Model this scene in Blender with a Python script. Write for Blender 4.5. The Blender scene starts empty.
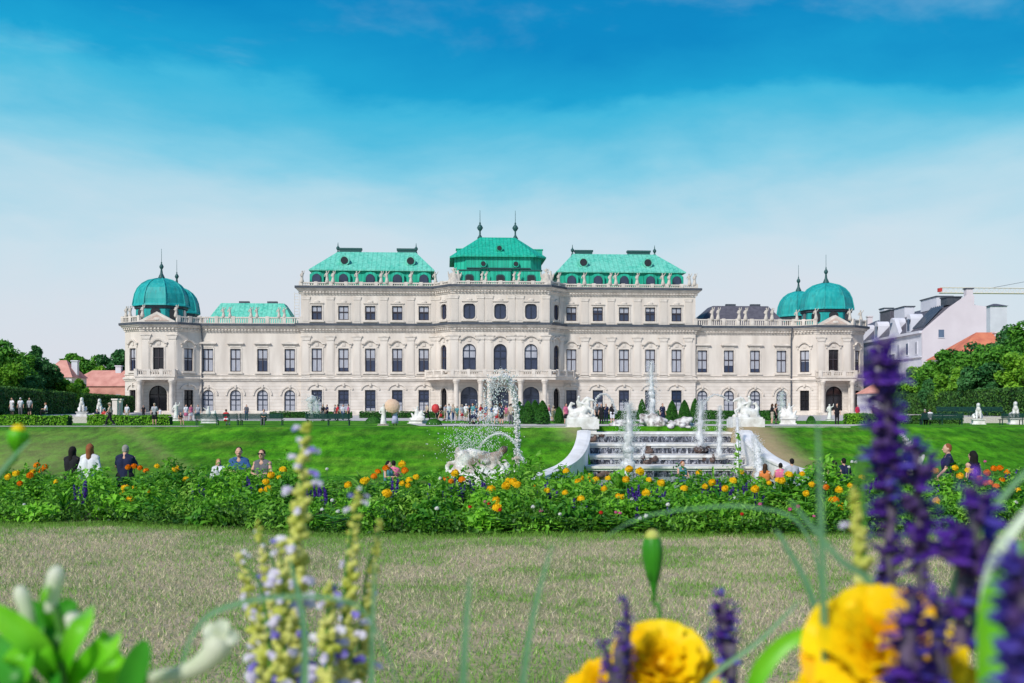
import bpy, bmesh, math, random
import numpy as np
from mathutils import Vector, Matrix
R = math.radians
rnd = random.Random(7)
npr = np.random.RandomState(11)
scene = bpy.context.scene
COL = scene.collection
F = 1100.0; EYE = 0.9; HOR = 408.0          # focal length in pixels, eye height, horizon row
def W(px, py, d):                            # photo pixel + real distance -> real point
    return Vector(((px-512)/F*d, d, EYE-(py-HOR)/F*d))
def X(px, d): return (px-512)/F*d

# ------------------------------------------------------------------ materials
def nt(m):
    m.use_nodes = True
    n = m.node_tree; n.nodes.clear(); return n
def N(t, typ, **kw):
    n = t.nodes.new(typ)
    for k, v in kw.items():
        if k in n.inputs.keys() if isinstance(k, str) else False: n.inputs[k].default_value = v
        else: setattr(n, k, v)
    return n
def mat(name, c1, c2=None, scale=4.0, rough=.8, bump=0.0, bscale=None, spec=.3, metal=0, detail=5, c3=None,
        stretch=None, rndmix=0.0, trans=0.0, attr=None, pos=(.35,.65)):
    """noise-mixed principled material; attr = float attribute giving per-leaf variation"""
    m = bpy.data.materials.new(name); t = nt(m); L = t.links.new
    out = t.nodes.new('ShaderNodeOutputMaterial'); p = t.nodes.new('ShaderNodeBsdfPrincipled')
    p.inputs['Roughness'].default_value = rough; p.inputs['Specular IOR Level'].default_value = spec
    p.inputs['Metallic'].default_value = metal
    tc = t.nodes.new('ShaderNodeTexCoord'); src = tc.outputs['Object']
    if stretch:
        mp = t.nodes.new('ShaderNodeMapping'); mp.inputs['Scale'].default_value = stretch
        L(src, mp.inputs[0]); src = mp.outputs[0]
    c2 = c2 or c1
    nz = t.nodes.new('ShaderNodeTexNoise'); nz.inputs['Scale'].default_value = scale; nz.inputs['Detail'].default_value = detail
    L(src, nz.inputs['Vector'])
    rp = t.nodes.new('ShaderNodeValToRGB'); e = rp.color_ramp.elements
    e[0].position = pos[0]; e[1].position = pos[1]; e[0].color = (*c1, 1); e[1].color = (*c2, 1)
    if c3: x = e.new((pos[0]+pos[1])/2); x.color = (*c3, 1)
    fac = nz.outputs['Fac']
    if attr:
        at = t.nodes.new('ShaderNodeAttribute'); at.attribute_name = attr
        mm = t.nodes.new('ShaderNodeMix'); mm.data_type = 'FLOAT'; mm.inputs[0].default_value = rndmix or .5
        L(fac, mm.inputs[2]); L(at.outputs['Fac'], mm.inputs[3]); fac = mm.outputs[0]
    L(fac, rp.inputs[0]); L(rp.outputs[0], p.inputs['Base Color'])
    if bump:
        b = t.nodes.new('ShaderNodeBump'); b.inputs['Strength'].default_value = bump; b.inputs['Distance'].default_value = .05
        n2 = t.nodes.new('ShaderNodeTexNoise'); n2.inputs['Scale'].default_value = bscale or scale*6; n2.inputs['Detail'].default_value = 4
        L(src, n2.inputs['Vector']); L(n2.outputs['Fac'], b.inputs['Height']); L(b.outputs[0], p.inputs['Normal'])
    if trans:
        tr = t.nodes.new('ShaderNodeBsdfTranslucent'); L(rp.outputs[0], tr.inputs[0])
        ms = t.nodes.new('ShaderNodeMixShader'); ms.inputs[0].default_value = trans
        L(p.outputs[0], ms.inputs[1]); L(tr.outputs[0], ms.inputs[2]); L(ms.outputs[0], out.inputs[0])
    else: L(p.outputs[0], out.inputs[0])
    return m
def plain(name, c, rough=.7, **k): return mat(name, c, tuple(x*.82 for x in c), 6, rough, **k)

M = {}
M['stone'] = mat('facade_stone', (.71,.645,.58), (.56,.50,.445), .5, .85, bump=.15, bscale=6, detail=9, stretch=(1,1,.22))
M['trim'] = mat('trim_stone', (.72,.655,.59), (.54,.485,.43), .8, .8, detail=8)
def rust():
    m = mat('rusticated_stone', (.70,.64,.585), (.58,.525,.475), .5, .85, detail=9); t = m.node_tree; L = t.links.new
    p = [n for n in t.nodes if n.type == 'BSDF_PRINCIPLED'][0]
    tc = t.nodes.new('ShaderNodeTexCoord'); sp = t.nodes.new('ShaderNodeSeparateXYZ'); L(tc.outputs['Object'], sp.inputs[0])
    mm = t.nodes.new('ShaderNodeMath'); mm.operation = 'MULTIPLY'; mm.inputs[1].default_value = 1.55; L(sp.outputs[2], mm.inputs[0])
    fr = t.nodes.new('ShaderNodeMath'); fr.operation = 'FRACT'; L(mm.outputs[0], fr.inputs[0])
    gt = t.nodes.new('ShaderNodeMath'); gt.operation = 'GREATER_THAN'; gt.inputs[1].default_value = .86; L(fr.outputs[0], gt.inputs[0])
    old = p.inputs['Base Color'].links[0].from_socket
    mx = t.nodes.new('ShaderNodeMix'); mx.data_type = 'RGBA'; mx.blend_type = 'MULTIPLY'; L(gt.outputs[0], mx.inputs[0])
    L(old, mx.inputs[6]); mx.inputs[7].default_value = (.80,.77,.74,1); L(mx.outputs[2], p.inputs['Base Color'])
    return m
M['rust'] = rust()
M['marble'] = mat('white_marble', (.78,.77,.75), (.56,.54,.50), 2.2, .6, bump=.2, bscale=9, detail=8)
M['whitewall'] = mat('pale_wall_stone', (.86,.84,.82), (.70,.68,.65), .9, .6, bump=.1, bscale=6, detail=8)
M['wetstone'] = mat('wet_statue_stone', (.80,.78,.76), (.34,.26,.22), 1.6, .4, bump=.3, bscale=8, detail=8, pos=(.40,.60))
M['leadline'] = mat('dark_gutter_metal', (.05,.06,.08), (.08,.09,.11), 2, .6)
def copper(name, a, b, seam=1.4, dark=.72):
    m = mat(name, a, b, .5, .55, detail=8, pos=(.3,.7)); t = m.node_tree; L = t.links.new
    p = [n for n in t.nodes if n.type == 'BSDF_PRINCIPLED'][0]
    tc = t.nodes.new('ShaderNodeTexCoord'); sp = t.nodes.new('ShaderNodeSeparateXYZ'); L(tc.outputs['Object'], sp.inputs[0])
    mm = t.nodes.new('ShaderNodeMath'); mm.operation = 'MULTIPLY'; mm.inputs[1].default_value = seam; L(sp.outputs[0], mm.inputs[0])
    fr = t.nodes.new('ShaderNodeMath'); fr.operation = 'FRACT'; L(mm.outputs[0], fr.inputs[0])
    gt = t.nodes.new('ShaderNodeMath'); gt.operation = 'GREATER_THAN'; gt.inputs[1].default_value = .8; L(fr.outputs[0], gt.inputs[0])
    # long vertical streaks of patina
    mp = t.nodes.new('ShaderNodeMapping'); mp.inputs['Scale'].default_value = (1.6,1.6,.12); L(tc.outputs['Object'], mp.inputs[0])
    nz = t.nodes.new('ShaderNodeTexNoise'); nz.inputs['Scale'].default_value = 1.3; nz.inputs['Detail'].default_value = 6; L(mp.outputs[0], nz.inputs[0])
    r2 = t.nodes.new('ShaderNodeMapRange'); r2.inputs[1].default_value = .4; r2.inputs[2].default_value = .7; L(nz.outputs[0], r2.inputs[0])
    mp3 = t.nodes.new('ShaderNodeMapping'); mp3.inputs['Scale'].default_value = (2.2,2.2,.10); mp3.inputs['Location'].default_value = (3,1,0); L(tc.outputs['Object'], mp3.inputs[0])
    nz3 = t.nodes.new('ShaderNodeTexNoise'); nz3.inputs['Scale'].default_value = 1.0; nz3.inputs['Detail'].default_value = 8; L(mp3.outputs[0], nz3.inputs[0])
    r3 = t.nodes.new('ShaderNodeMapRange'); r3.inputs[1].default_value = .5; r3.inputs[2].default_value = .72; r3.inputs[4].default_value = .55; L(nz3.outputs[0], r3.inputs[0])
    m3 = t.nodes.new('ShaderNodeMix'); m3.data_type = 'RGBA'; L(r3.outputs[0], m3.inputs[0]); L(p.inputs['Base Color'].links[0].from_socket, m3.inputs[6]); m3.inputs[7].default_value = (.045,.15,.13,1); L(m3.outputs[2], p.inputs['Base Color'])
    old = p.inputs['Base Color'].links[0].from_socket
    m1 = t.nodes.new('ShaderNodeMix'); m1.data_type = 'RGBA'; L(r2.outputs[0], m1.inputs[0]); L(old, m1.inputs[6]); m1.inputs[7].default_value = (*[min(1, x*1.06+.02) for x in b], 1)
    mx = t.nodes.new('ShaderNodeMix'); mx.data_type = 'RGBA'; mx.blend_type = 'MULTIPLY'; L(gt.outputs[0], mx.inputs[0])
    L(m1.outputs[2], mx.inputs[6]); mx.inputs[7].default_value = (dark,dark,dark,1); L(mx.outputs[2], p.inputs['Base Color'])
    return m
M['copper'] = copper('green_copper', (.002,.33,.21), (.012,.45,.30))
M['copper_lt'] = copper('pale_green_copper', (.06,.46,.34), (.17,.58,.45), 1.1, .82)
M['copper_dome'] = copper('dome_copper', (.004,.25,.26), (.012,.36,.34), .0)
M['oldst'] = mat('weathered_roof_stone', (.58,.53,.47), (.42,.38,.34), 2, .9)
M['rosy'] = mat('weathered_relief_stone', (.50,.38,.32), (.62,.50,.43), 2, .85, bump=.4)
M['slate'] = mat('grey_slate', (.085,.08,.10), (.12,.115,.14), 1.5, .6, bump=.2)
M['frame'] = plain('window_frame_paint', (.05,.04,.05), .5)
M['frame_bl'] = plain('blue_black_frame', (.03,.04,.07), .5)
M['verdi'] = plain('dark_bronze', (.03,.10,.10), .5)
def glass(name, c, rough=.12):
    m = mat(name, c, tuple(x*.7 for x in c), .5, rough, spec=.6); return m
M['pane'] = glass('window_glass_dark', (.035,.05,.10))
M['pane_dk'] = glass('window_glass_black', (.015,.015,.02))
M['curtain'] = mat('net_curtain', (.42,.43,.48), (.33,.34,.40), 1.2, .5, stretch=(4,1,.4), spec=.6)
M['interior'] = plain('dark_interior', (.012,.011,.014), .9)
M['leaf'] = mat('bed_leaf', (.022,.16,.008), (.27,.66,.04), 2.2, .5, attr='rnd', rndmix=.6, trans=.35, spec=.35, pos=(.2,.8))
M['leaf_lt'] = mat('light_leaf', (.10,.34,.02), (.34,.62,.08), 2.2, .5, attr='rnd', rndmix=.6, trans=.35, pos=(.2,.8))
M['tree'] = mat('tree_leaf', (.020,.14,.014), (.16,.42,.035), .35, .6, attr='rnd', rndmix=.45, trans=.25, pos=(.25,.75))
M['tree_lt'] = mat('light_tree_leaf', (.06,.24,.015), (.28,.54,.04), .35, .6, attr='rnd', rndmix=.45, trans=.3, pos=(.25,.75))
M['tree_dk'] = mat('dark_tree_leaf', (.014,.09,.024), (.08,.25,.06), .3, .6, attr='rnd', rndmix=.45, trans=.2, pos=(.25,.75))
M['hedge'] = mat('clipped_hedge_leaf', (.014,.075,.012), (.09,.22,.03), .8, .6, attr='rnd', rndmix=.4, trans=.2, stretch=(1,1,.15), pos=(.25,.75))
M['hedge_lt'] = mat('low_hedge_leaf', (.09,.30,.012), (.24,.52,.03), 1.2, .6, attr='rnd', rndmix=.5, trans=.25, pos=(.25,.75))
M['topiary'] = mat('topiary_leaf', (.012,.09,.010), (.06,.22,.02), 1.2, .6, attr='rnd', rndmix=.5, trans=.2, pos=(.25,.75))
M['bark'] = mat('bark', (.10,.07,.05), (.05,.035,.025), 3, .9, bump=.5)
M['core'] = mat('hedge_core', (.006,.03,.005), (.012,.05,.008), 2, .9)
M['stemg'] = plain('green_stem', (.07,.22,.03), .5)
M['benchg'] = plain('dark_green_bench_paint', (.008,.05,.045), .5)
M['gravel'] = mat('pale_gravel', (.62,.57,.53), (.48,.44,.40), 9, .95, detail=8)
M['skin'] = mat('skin', (.62,.36,.26), (.56,.32,.23), 5, .6)
def attr_mat(name, scale=1.0, trans=.3, rough=.7):
    m = bpy.data.materials.new(name); t = nt(m); L = t.links.new
    out = t.nodes.new('ShaderNodeOutputMaterial'); p = t.nodes.new('ShaderNodeBsdfPrincipled'); p.inputs['Roughness'].default_value = rough
    p.inputs['Specular IOR Level'].default_value = .2
    at = t.nodes.new('ShaderNodeAttribute'); at.attribute_name = 'col'; L(at.outputs['Color'], p.inputs['Base Color'])
    tr = t.nodes.new('ShaderNodeBsdfTranslucent'); L(at.outputs['Color'], tr.inputs[0])
    ms = t.nodes.new('ShaderNodeMixShader'); ms.inputs[0].default_value = trans
    L(p.outputs[0], ms.inputs[1]); L(tr.outputs[0], ms.inputs[2]); L(ms.outputs[0], out.inputs[0]); return m
M['blade'] = attr_mat('grass_blade')
def water_mat(name, alpha=.75, scale=12, stretch=(1,1,.25)):
    m = bpy.data.materials.new(name); t = nt(m); L = t.links.new
    out = t.nodes.new('ShaderNodeOutputMaterial'); p = t.nodes.new('ShaderNodeBsdfPrincipled')
    p.inputs['Base Color'].default_value = (1,1,1,1); p.inputs['Roughness'].default_value = .3
    tr = t.nodes.new('ShaderNodeBsdfTransparent'); tl = t.nodes.new('ShaderNodeBsdfTranslucent'); tl.inputs[0].default_value = (1,1,1,1)
    m0 = t.nodes.new('ShaderNodeMixShader'); m0.inputs[0].default_value = .45; L(p.outputs[0], m0.inputs[1]); L(tl.outputs[0], m0.inputs[2])
    tc = t.nodes.new('ShaderNodeTexCoord'); mp = t.nodes.new('ShaderNodeMapping'); mp.inputs['Scale'].default_value = stretch; L(tc.outputs['Object'], mp.inputs[0])
    nz = t.nodes.new('ShaderNodeTexNoise'); nz.inputs['Scale'].default_value = scale; nz.inputs['Detail'].default_value = 5; L(mp.outputs[0], nz.inputs[0])
    mr = t.nodes.new('ShaderNodeMapRange'); mr.inputs[1].default_value = .35; mr.inputs[2].default_value = .6
    mr.inputs[3].default_value = max(0, alpha-.45); mr.inputs[4].default_value = min(1, alpha+.2); L(nz.outputs[0], mr.inputs[0])
    ms = t.nodes.new('ShaderNodeMixShader'); L(mr.outputs[0], ms.inputs[0]); L(tr.outputs[0], ms.inputs[1]); L(m0.outputs[0], ms.inputs[2]); L(ms.outputs[0], out.inputs[0])
    return m
M['foam'] = water_mat('foaming_water', 1.7)
M['drops'] = water_mat('water_drops', 2.0)
M['mistw'] = water_mat('thin_spray', .5)

# ------------------------------------------------------------------ objects
def tag(o, label=None, cat=None, group=None, kind=None):
    if label: o['label'] = label
    if cat: o['category'] = cat
    if group: o['group'] = group
    if kind: o['kind'] = kind
    return o
def empty(name, loc=(0,0,0), rz=0, label=None, cat=None, group=None, parent=None, scale=None):
    o = bpy.data.objects.new(name, None); COL.objects.link(o); o.location = loc; o.rotation_euler = (0,0,rz)
    o.empty_display_size = .1
    if scale: o.scale = (scale,)*3 if isinstance(scale, (int, float)) else scale
    if parent: o.parent = parent
    return tag(o, label, cat, group)
def link(name, me, parent=None, loc=None, rz=None, mt=None):
    o = bpy.data.objects.new(name, me); COL.objects.link(o)
    if parent: o.parent = parent
    if loc is not None: o.location = loc
    if rz is not None: o.rotation_euler = (0,0,rz)
    return o
def recolor(o, m):
    for s in o.material_slots: s.link = 'OBJECT'; s.material = m
    return o
def copy_tree(o, parent=None):
    c = o.copy(); COL.objects.link(c); c.parent = parent
    for ch in list(o.children): copy_tree(ch, c)
    return c
class MB:
    def __init__(s): s.v = []; s.f = []; s.m = []; s.mats = []
    def mi(s, m):
        m = M[m] if isinstance(m, str) else m
        if m not in s.mats: s.mats.append(m)
        return s.mats.index(m)
    def add(s, vs, fs, m):
        k = len(s.v); i = s.mi(m); s.v += [tuple(v) for v in vs]
        for f in fs: s.f.append(tuple(k+a for a in f)); s.m.append(i)
    def box(s, x0, x1, y0, y1, z0, z1, m, T=None):
        vs = [Vector(p) for p in ((x0,y0,z0),(x1,y0,z0),(x1,y1,z0),(x0,y1,z0),(x0,y0,z1),(x1,y0,z1),(x1,y1,z1),(x0,y1,z1))]
        if T: vs = [T @ v for v in vs]
        s.add(vs, [(0,3,2,1),(4,5,6,7),(0,1,5,4),(1,2,6,5),(2,3,7,6),(3,0,4,7)], m)
    def tube(s, pts, rad, m, n=8, cap=True):
        pts = [Vector(p) for p in pts]; k = len(pts)
        if not hasattr(rad, '__len__'): rad = [rad]*k
        vs = []; prev = None
        for i, p in enumerate(pts):
            t = (pts[min(i+1,k-1)]-pts[max(i-1,0)])
            t = t.normalized() if t.length > 1e-9 else Vector((0,0,1))
            if prev is None: a = t.orthogonal().normalized()
            else:
                a = prev - t*prev.dot(t); a = a.normalized() if a.length > 1e-6 else t.orthogonal().normalized()
            prev = a; b = t.cross(a); r = rad[i]
            for j in range(n):
                w = 2*math.pi*j/n; vs.append(p + (a*math.cos(w)+b*math.sin(w))*r)
        fs = []
        for i in range(k-1):
            for j in range(n):
                fs.append((i*n+j, i*n+(j+1)%n, (i+1)*n+(j+1)%n, (i+1)*n+j))
        if cap: fs.append(tuple(reversed(range(n)))); fs.append(tuple((k-1)*n+j for j in range(n)))
        s.add(vs, fs, m)
    def lathe(s, prof, m, c=(0,0,0), n=16, rot=0.0, sy=1.0):
        c = Vector(c); vs = []
        for r, z in prof:
            for j in range(n):
                w = rot+2*math.pi*j/n; vs.append(c+Vector((r*math.cos(w), sy*r*math.sin(w), z)))
        fs = []
        for i in range(len(prof)-1):
            for j in range(n): fs.append((i*n+j, i*n+(j+1)%n, (i+1)*n+(j+1)%n, (i+1)*n+j))
        fs.append(tuple(reversed(range(n)))); fs.append(tuple((len(prof)-1)*n+j for j in range(n)))
        s.add(vs, fs, m)
    def ball(s, c, r, m, n=8, k=5, sc=(1,1,1), T=None):
        vs = []; c = Vector(c)
        for i in range(1, k):
            a = math.pi*i/k
            for j in range(n):
                w = 2*math.pi*j/n; vs.append(Vector((r*sc[0]*math.sin(a)*math.cos(w), r*sc[1]*math.sin(a)*math.sin(w), r*sc[2]*math.cos(a))))
        vs.append(Vector((0,0,r*sc[2]))); vs.append(Vector((0,0,-r*sc[2])))
        if T: vs = [T @ v for v in vs]
        vs = [c+v for v in vs]; top = len(vs)-2; bot = top+1; fs = []
        for j in range(n):
            fs.append((top, j, (j+1)%n)); fs.append((bot, (k-2)*n+(j+1)%n, (k-2)*n+j))
            for i in range(k-2): fs.append((i*n+j, (i+1)*n+j, (i+1)*n+(j+1)%n, i*n+(j+1)%n))
        s.add(vs, fs, m)
    def prism(s, poly, a, b, m, T=None, axis='y'):
        """poly in (x,z) extruded along y from a to b (axis 'z': poly in (x,y) extruded in z)"""
        n = len(poly)
        if axis == 'y': vs = [Vector((x,a,z)) for x,z in poly]+[Vector((x,b,z)) for x,z in poly]
        else: vs = [Vector((x,y,a)) for x,y in poly]+[Vector((x,y,b)) for x,y in poly]
        if T: vs = [T @ v for v in vs]
        s.add(vs, [tuple(range(n)), tuple(reversed(range(n,2*n)))]+[(i,(i+1)%n,n+(i+1)%n,n+i) for i in range(n)], m)
    def sweep(s, path, prof, m, closed=False):
        """profile of (out, z) carried along a plan polyline; out = to the right of travel direction"""
        k = len(path); P = [Vector((p[0],p[1],0)) for p in path]; vs = []; n = len(prof)
        for i in range(k):
            a = P[i]-P[i-1] if (i > 0 or closed) else P[1]-P[0]
            b = P[(i+1)%k]-P[i] if (i < k-1 or closed) else P[-1]-P[-2]
            a.normalize(); b.normalize()
            na = Vector((a.y,-a.x,0)); nb = Vector((b.y,-b.x,0)); q = (na+nb); q.normalize(); q = q/max(.35, q.dot(na))
            for o, z in prof: vs.append(P[i]+q*o+Vector((0,0,z)))
        fs = []
        for i in range(k if closed else k-1):
            i2 = (i+1)%k
            for j in range(n): fs.append((i*n+j, i*n+(j+1)%n, i2*n+(j+1)%n, i2*n+j))
        if not closed: fs.append(tuple(range(n))); fs.append(tuple(reversed([(k-1)*n+j for j in range(n)])))
        s.add(vs, fs, m)
    def mesh(s, name, smooth=False):
        me = bpy.data.meshes.new(name); me.from_pydata(s.v, [], s.f)
        for m in s.mats: me.materials.append(m)
        me.polygons.foreach_set('material_index', s.m)
        if smooth: me.polygons.foreach_set('use_smooth', [True]*len(s.f))
        bm = bmesh.new(); bm.from_mesh(me); bmesh.ops.recalc_face_normals(bm, faces=bm.faces); bm.to_mesh(me); bm.free()
        me.update(); return me
    def build(s, name, parent=None, smooth=False, loc=None, rz=None):
        return link(name, s.mesh(name, smooth), parent, loc, rz)
def np_mesh(name, V, Fc, mt, rndv=None, col=None, nper=3, smooth=False):
    """V (n,3), Fc (m,nper) bulk mesh"""
    me = bpy.data.meshes.new(name); me.vertices.add(len(V)); me.vertices.foreach_set('co', np.asarray(V, np.float32).ravel())
    m = len(Fc); me.loops.add(m*nper); me.loops.foreach_set('vertex_index', np.asarray(Fc, np.int32).ravel())
    me.polygons.add(m); me.polygons.foreach_set('loop_start', np.arange(m, dtype=np.int32)*nper)
    me.update(calc_edges=True)
    if smooth: me.polygons.foreach_set('use_smooth', np.ones(m, bool))
    if rndv is not None:
        a = me.attributes.new('rnd', 'FLOAT', 'POINT'); a.data.foreach_set('value', np.asarray(rndv, np.float32))
    if col is not None:
        a = me.attributes.new('col', 'FLOAT_COLOR', 'POINT'); c4 = np.ones((len(V),4), np.float32); c4[:,:3] = col
        a.data.foreach_set('color', c4.ravel())
    me.materials.append(mt if not isinstance(mt, str) else M[mt]); return me
def leaves(name, C, size, mt, up=.5, aspect=.55, rs=None, outn=None, seed=1):
    """leaf-sized folded diamonds at centres C (n,3)"""
    g = np.random.RandomState(seed); n = len(C); C = np.asarray(C, float); size = np.asarray(size, float)
    nrm = g.normal(size=(n,3)); nrm[:,2] += up
    if outn is not None: nrm += outn
    nrm /= np.linalg.norm(nrm, axis=1)[:,None]+1e-9
    a = np.cross(nrm, g.normal(size=(n,3))); a /= np.linalg.norm(a, axis=1)[:,None]+1e-9; b = np.cross(nrm, a)
    s = (size*(.6+.8*g.rand(n)))[:,None]
    V = np.empty((n,4,3)); V[:,0] = C-a*s; V[:,1] = C+b*s*aspect+nrm*s*.18; V[:,2] = C+a*s; V[:,3] = C-b*s*aspect+nrm*s*.18
    i = np.arange(n)*4
    Fc = np.concatenate([np.stack([i,i+1,i+2],1), np.stack([i,i+2,i+3],1)])
    rv = np.repeat(g.rand(n) if rs is None else rs, 4)
    return np_mesh(name, V.reshape(-1,3), Fc, mt, rv)
# organic shapes: tapered capsules welded by voxel remesh
def blob(name, caps, mt, voxel=.02, smooth=4, extra=None):
    b = MB()
    for c in caps:
        if len(c) == 4: p, q, r1, r2 = c
        else: p, r1 = c; q, r2 = p, r1
        p = Vector(p); q = Vector(q)
        if (q-p).length < 1e-6:
            if hasattr(r1, '__len__'): b.ball(p, 1, mt, 16, 10, r1)
            else: b.ball(p, r1, mt, 14, 9)
        else:
            d = (q-p).normalized(); pts = []; rr = []
            for k in range(5): w = math.pi/2*k/4; pts.append(p-d*r1*math.cos(w)); rr.append(max(1e-4, r1*math.sin(w)))
            for k in range(5): w = math.pi/2*k/4; pts.append(q+d*r2*math.sin(w)); rr.append(max(1e-4, r2*math.cos(w)))
            b.tube(pts, rr, mt, 12)
    me = b.mesh(name); o = bpy.data.objects.new('tmp', me); COL.objects.link(o)
    md = o.modifiers.new('r', 'REMESH'); md.mode = 'VOXEL'; md.voxel_size = voxel
    if smooth: ms = o.modifiers.new('s', 'SMOOTH'); ms.iterations = smooth; ms.factor = .5
    dg = bpy.context.evaluated_depsgraph_get(); ev = o.evaluated_get(dg)
    out = bpy.data.meshes.new_from_object(ev); out.name = name
    bpy.data.objects.remove(o); bpy.data.meshes.remove(me)
    out.materials.clear(); out.materials.append(M[mt] if isinstance(mt, str) else mt)
    out.polygons.foreach_set('use_smooth', [True]*len(out.polygons))
    return out
# ------------------------------------------------------------------ camera, light, sky
cam = bpy.data.cameras.new('camera'); co = bpy.data.objects.new('camera', cam); COL.objects.link(co)
co.location = (0,0,EYE); co.rotation_euler = (R(90),0,0); scene.camera = co
cam.sensor_width = 36; cam.lens = F/1024*36; cam.shift_y = (HOR-341.5)/1024; cam.clip_start = .05; cam.clip_end = 6000
cam.dof.use_dof = True; cam.dof.focus_distance = 32; cam.dof.aperture_fstop = 9
SUN = Vector((-.42,-.66,.62)).normalized()
sl = bpy.data.lights.new('sun', 'SUN'); so = bpy.data.objects.new('sun', sl); COL.objects.link(so)
sl.energy = 2.7; sl.angle = R(9.0); sl.color = (1,.955,.89)
so.rotation_euler = (-SUN).to_track_quat('-Z', 'Y').to_euler(); so.location = (-20,-20,40)
w = bpy.data.worlds.new('World'); scene.world = w; w.use_nodes = True; t = w.node_tree; t.nodes.clear(); L = t.links.new
out = t.nodes.new('ShaderNodeOutputWorld')
sky = t.nodes.new('ShaderNodeTexSky'); sky.sky_type = 'NISHITA'; sky.sun_disc = False
sky.sun_elevation = math.asin(SUN.z); sky.sun_rotation = math.atan2(SUN.x, SUN.y); sky.air_density = 1.3; sky.dust_density = 1.5; sky.ozone_density = 3
bg1 = t.nodes.new('ShaderNodeBackground'); bg1.inputs[1].default_value = .05; L(sky.outputs[0], bg1.inputs[0])
tc = t.nodes.new('ShaderNodeTexCoord'); sp = t.nodes.new('ShaderNodeSeparateXYZ'); L(tc.outputs['Generated'], sp.inputs[0])
# wispy high cloud: noise over the sky directions, denser towards the horizon
mp = t.nodes.new('ShaderNodeMapping'); mp.inputs['Scale'].default_value = (1.7,1.7,4.6); mp.inputs['Location'].default_value = (.3,.2,.1); mp.inputs['Rotation'].default_value = (0,R(5),0); L(tc.outputs['Generated'], mp.inputs[0])
nz = t.nodes.new('ShaderNodeTexNoise'); nz.inputs['Scale'].default_value = 1.9; nz.inputs['Detail'].default_value = 10; nz.inputs['Roughness'].default_value = .55; nz.inputs['Distortion'].default_value = .25; L(mp.outputs[0], nz.inputs[0])
add = t.nodes.new('ShaderNodeMath'); add.operation = 'MULTIPLY_ADD'; L(nz.outputs[0], add.inputs[0]); add.inputs[1].default_value = -.17
ad0 = t.nodes.new('ShaderNodeMath'); ad0.operation = 'ADD'; L(sp.outputs[2], ad0.inputs[0]); ad0.inputs[1].default_value = .087; L(ad0.outputs[0], add.inputs[2])
rp = t.nodes.new('ShaderNodeValToRGB'); L(add.outputs[0], rp.inputs[0]); e = rp.color_ramp.elements
def S(r,g,b): return tuple((x/255/12.92 if x/255 <= .04045 else ((x/255+.055)/1.055)**2.4) for x in (r,g,b))
stops = [(0.0,(222,222,231)), (.098,(214,224,234)), (.142,(203,224,236)), (.18,(176,217,234)), (.212,(132,206,231)), (.248,(84,190,224)), (.268,(64,184,222)), (.284,(24,164,212)), (.345,(0,138,198)), (.5,(0,104,176)), (1,(0,70,150))]
SKYG = .67
e[0].position = 0; e[0].color = (*[c*SKYG for c in S(*stops[0][1])],1); e[1].position = 1; e[1].color = (*[c*SKYG for c in S(*stops[-1][1])],1)
for p_, c_ in stops[1:-1]: q = e.new(p_); q.color = (*[c*SKYG for c in S(*c_)],1)
mp2 = t.nodes.new('ShaderNodeMapping'); mp2.inputs['Scale'].default_value = (2.2,2.2,5.5); mp2.inputs['Location'].default_value = (1.3,.2,.55); L(tc.outputs['Generated'], mp2.inputs[0])
nz2 = t.nodes.new('ShaderNodeTexNoise'); nz2.inputs['Scale'].default_value = 1.5; nz2.inputs['Detail'].default_value = 6; nz2.inputs['Roughness'].default_value = .58; nz2.inputs['Distortion'].default_value = .25; L(mp2.outputs[0], nz2.inputs[0])
mr2 = t.nodes.new('ShaderNodeMapRange'); mr2.interpolation_type = 'SMOOTHSTEP'; mr2.inputs[1].default_value = .47; mr2.inputs[2].default_value = .68; mr2.inputs[4].default_value = .22; L(nz2.outputs[0], mr2.inputs[0])
cm = t.nodes.new('ShaderNodeMix'); cm.data_type = 'RGBA'; L(mr2.outputs[0], cm.inputs[0]); L(rp.outputs[0], cm.inputs[6]); cm.inputs[7].default_value = (*[c*SKYG for c in S(202,230,240)],1)
bg2 = t.nodes.new('ShaderNodeBackground'); bg2.inputs[1].default_value = 1.0; L(cm.outputs[2], bg2.inputs[0])
mx = t.nodes.new('ShaderNodeMixShader'); mx.inputs[0].default_value = .965; L(bg1.outputs[0], mx.inputs[1]); L(bg2.outputs[0], mx.inputs[2]); L(mx.outputs[0], out.inputs[0])
scene.view_settings.view_transform = 'Standard'; scene.view_settings.look = 'None'; scene.view_settings.exposure = .6; scene.view_settings.gamma = 1
scene.render.engine = 'CYCLES'; scene.cycles.use_denoising = True
scene.cycles.max_bounces = 6; scene.cycles.transparent_max_bounces = 24; scene.cycles.diffuse_bounces = 3
scene.cycles.use_adaptive_sampling = True; scene.cycles.sample_clamp_indirect = 6

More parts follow.
